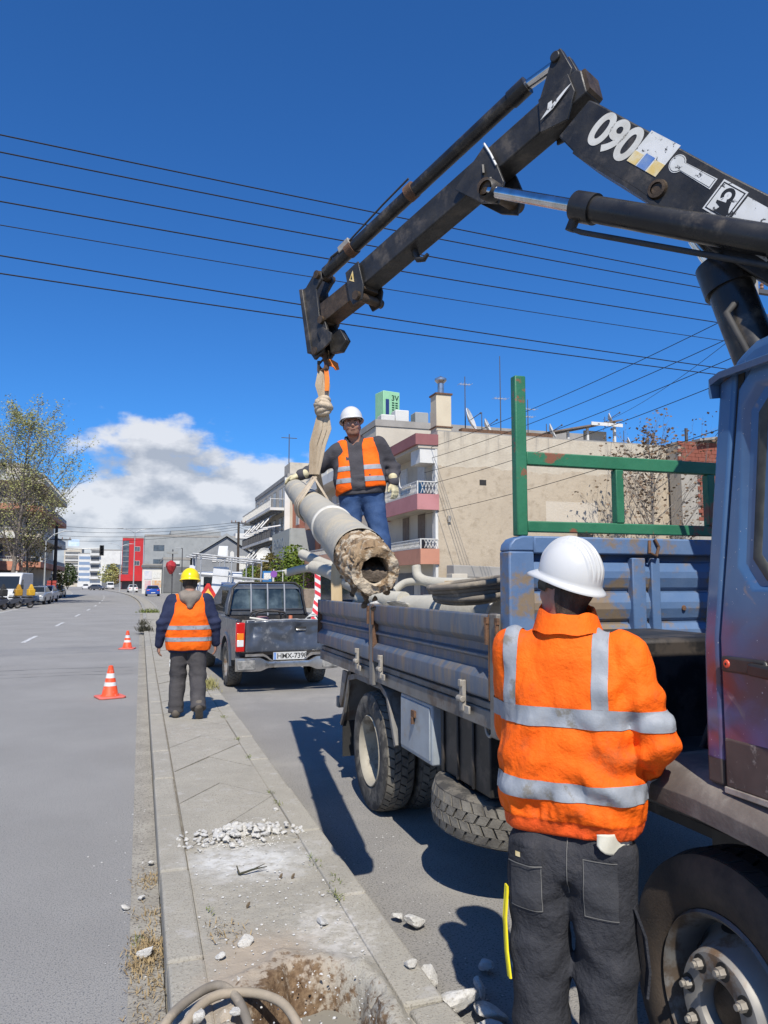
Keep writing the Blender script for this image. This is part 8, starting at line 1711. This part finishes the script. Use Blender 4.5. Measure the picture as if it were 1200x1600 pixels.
for k in range(600):
    x = random.uniform(.30, .95); y = random.uniform(2.3, 4.5); 
    pebble(x, y, .12, random.choice((.002, .003, .004, .006, .009)), pm)
for k in range(110): pebble(random.gauss(0.02, .1), random.uniform(2.4, 6), .004, random.choice((.002, .003, .004, .007)), pm)
for k in range(120): pebble(random.uniform(1.12, 1.7), random.uniform(2.2, 5.5), .003, random.choice((.002, .003, .004, .007)), pm)
o = pm.build('scattered_pebbles', rock_grey, None, fix=False); tag(o, 'small pale pebbles scattered over kerb, median and road', 'pebbles', kind='stuff')
G1 = 'loose stones'
for (x, y, z, s, lb, gr) in ((1.285, 3.53, .045, .065, 'white angular stone lying alone on the right road', 1), (1.245, 3.62, .03, .038, 'small flat stone touching the lone white stone on the road', 1), (1.20, 2.78, .06, .085, 'big cream stone against the broken median kerb', 1), (1.16, 2.98, .06, .06, 'cream stone next to the big stone at the broken kerb', 1), (1.30, 2.70, .045, .06, 'pale stone with a shaded side by the broken kerb', 1), (1.34, 2.88, .04, .045, 'pale stone at the edge of the worker shadow', 1), (1.255, 2.62, .04, .055, 'flat pale stone below the big cream stone', 1), (1.565, 2.93, .06, .075, 'rounded grey stone lying in the shadow of the worker', 0), (1.44, 3.04, .035, .04, 'small grey stone in the shadow beside the rounded stone', 0), (1.07, 2.95, .14, .035, 'chalky stone on the dusty edge of the pit', 1), (.47, 3.36, .13, .04, 'white stone on the soil above the pit', 1), (.41, 3.06, .13, .026, 'small white stone beside the hose on the median', 1), (.355, 3.27, .13, .022, 'tiny white stone on brown soil near the kerb', 1), (.07, 3.62, .03, .042, 'white stone lying in dry grass at the gutter', 1), (-.03, 4.18, .015, .026, 'flat pale chip on the left road by the gutter', 1), (.05, 4.26, .02, .026, 'pale chip in the gutter next to the flat chip', 1), (.10, 4.75, .02, .026, 'pale stone in the gutter level with the rubble heap', 1), (-.16, 3.02, .015, .022, 'yellowish pebble on the left road', 1), (-.27, 2.83, .015, .026, 'white chip on the left road near the pebble', 1), (.05, 2.93, .03, .04, 'grey flat stone in the gutter beside the hose', 0), (.10, 2.80, .03, .04, 'pale stone in the gutter under the hose', 1), (.225, 2.80, .165, .045, 'white stone lying between the two hoses', 1), (.36, 2.80, .16, .03, 'white stone just inside the hose loop', 1), (.91, 5.18, .13, .022, 'single white stone beyond the rubble heap', 1), (.83, 3.45, .125, .03, 'grey slab chip on the dusty median', 0)):
    rock(lb, x, y, z, s, None, .8, rockmesh(int(x*1000)+int(y*100), .75, 3, .3, rock_white if gr else rock_grey, 'stone'), 'stone', 'loose_stone')
# fill under the broken kerb
m = MB(); nx_, ny_ = 9, 40; vs_ = []
for j in range(ny_):
    for i in range(nx_): x = .95+.2*i/(nx_-1); y = 2.0+1.5*j/(ny_-1); vs_.append((x, y, max(.006, .10*max(0, 1-max(0, (x-.99)/.14))**1.2)+.02*float(fb(np.array(x*14), np.array(y*14), np.array(0.), 77, 3))))
m.add(vs_, [(j*nx_+i, j*nx_+i+1, (j+1)*nx_+i+1, (j+1)*nx_+i) for j in range(ny_-1) for i in range(nx_-1)]); tag(m.build('kerb_rubble_bank', medm, None, smooth=60, fix=False), kind='structure')
bent('hose', 'black tipped dusty hose curving over the kerb into the pit', [(-.02, 2.5, .03), (.04, 2.64, .08), (.12, 2.78, .16), (.21, 2.88, .18), (.31, 2.94, .18), (.37, 2.86, .17), (.40, 2.70, .13), (.41, 2.5, .03)], .0165, hose_m, 'hose', 12, None)
bent('hose', 'tan hose looping wide to the right across the pit', [(.02, 2.42, .03), (.10, 2.60, .10), (.19, 2.76, .165), (.28, 2.87, .175), (.38, 2.88, .175), (.48, 2.83, .17), (.54, 2.73, .16), (.58, 2.55, .1), (.59, 2.4, .0)], .0165, M('hose_tan', (.36, .3, .225), (.28, .235, .175), 8, .8, bump=.15, bsc=80), 'hose', 12, None)
# dry grass, weeds
def tufts(name, label, spots, mat, n, h, spread, w=.0025):
    m = MB()
    for (x, y, z, k_) in spots:
        for _ in range(int(n*k_)):
            px, py = x+random.gauss(0, spread[0]), y+random.gauss(0, spread[1]); a = random.uniform(0, 6.28); L_ = h*random.uniform(.4, 1.2); ln = random.uniform(.2, 1.2); d = np.array((math.cos(a)*ln, math.sin(a)*ln, 1-.5*ln)); d /= np.linalg.norm(d); s = np.array((-math.sin(a), math.cos(a), 0))*w; p = np.array((px, py, z)); q = p+d*L_*.6; e = q+(d+np.array((math.cos(a)*.5, math.sin(a)*.5, -.4)))*L_*.4
            m.add([p-s, p+s, q+s*.7, q-s*.7, e], [(0, 1, 2, 3), (3, 2, 4)])
    o = m.build(name, mat, None, fix=False); tag(o, label, 'grass', kind='stuff')
straw = M('straw', (.36, .265, .135), (.26, .19, .1), 20, .9); weed = M('weed_green', (.12, .16, .035), (.2, .21, .06), 20, .85); weed_d = M('weed_dark', (.035, .04, .025), (.06, .05, .03), 20, .9)
tufts('dry_grass', 'straw coloured dry grass lying in the gutter', [(.08, 3.70, .008, 2.6), (.06, 3.55, .008, 1.6), (.09, 4.5, .008, .8), (.09, 4.05, .008, .5), (.09, 3.35, .008, .6), (.07, 3.1, .008, .3), (.42, 3.5, .12, .4)], straw, 170, .035, (.042, .07)); tufts('weeds', 'small green weeds along the joints of the kerb stones', [(.95, 5.6, .125, .3), (.95, 5.35, .125, .4), (.95, 6.8, .125, .4), (.955, 7.6, .125, .5), (.95, 4.2, .125, .4), (.96, 3.72, .125, .7), (1.0, 3.9, .125, .25), (.04, 3.78, .005, .5), (.36, 3.72, .125, .25), (.95, 8.9, .125, .6)], weed, 60, .028, (.014, .05)); tufts('grass_clump', 'yellowish grass clump growing at the kerb beside the pickup', [(1.0, 11.6, .1, 2.0), (1.02, 11.95, .1, 1.5), (1.0, 11.3, .1, .8)], M('grass_clump', (.24, .23, .07), (.33, .29, .12), 20, .9), 140, .17, (.06, .16), .004); tufts('weeds', 'dark weed sprouting from the left kerb edge of the median', [(.16, 26, .1, 2.5), (.16, 30, .1, .8)], weed_d, 120, .3, (.1, .3), .012); tufts('weeds', 'green weed on the median beside the blue hatchback', [(.5, 42, .12, 2.5)], weed, 120, .3, (.25, .3), .015)
tw = thing('twig', 'dark forked twig lying below the rubble heap', 'twig', (.63, 4.13, .125)); m = MB(); m.tube([(-.09, 0, .0), (-.02, .01, .012), (.06, .03, .012)], [.006, .005, .002], 6); m.tube([(-.02, .01, .012), (.05, .05, .02)], [.004, .0015], 5); m.tube([(-.09, 0, 0), (-.1, .04, .03)], [.006, .003], 5); m.build('stem', weed_d, tw)
for (x, y, lb) in ((.74, 4.02, 'dark dry leaf on the dusty median'), (.80, 4.0, 'smaller dark leaf beside the dry leaf'), (.53, 3.72, 'dark crumb of soil on the brown dust')):
    o = inst('soil_crumb', clod[0], None, (x, y, .13), (1, 2, 0), (.018, .013, .01)); tag(o, lb, 'soil crumb')
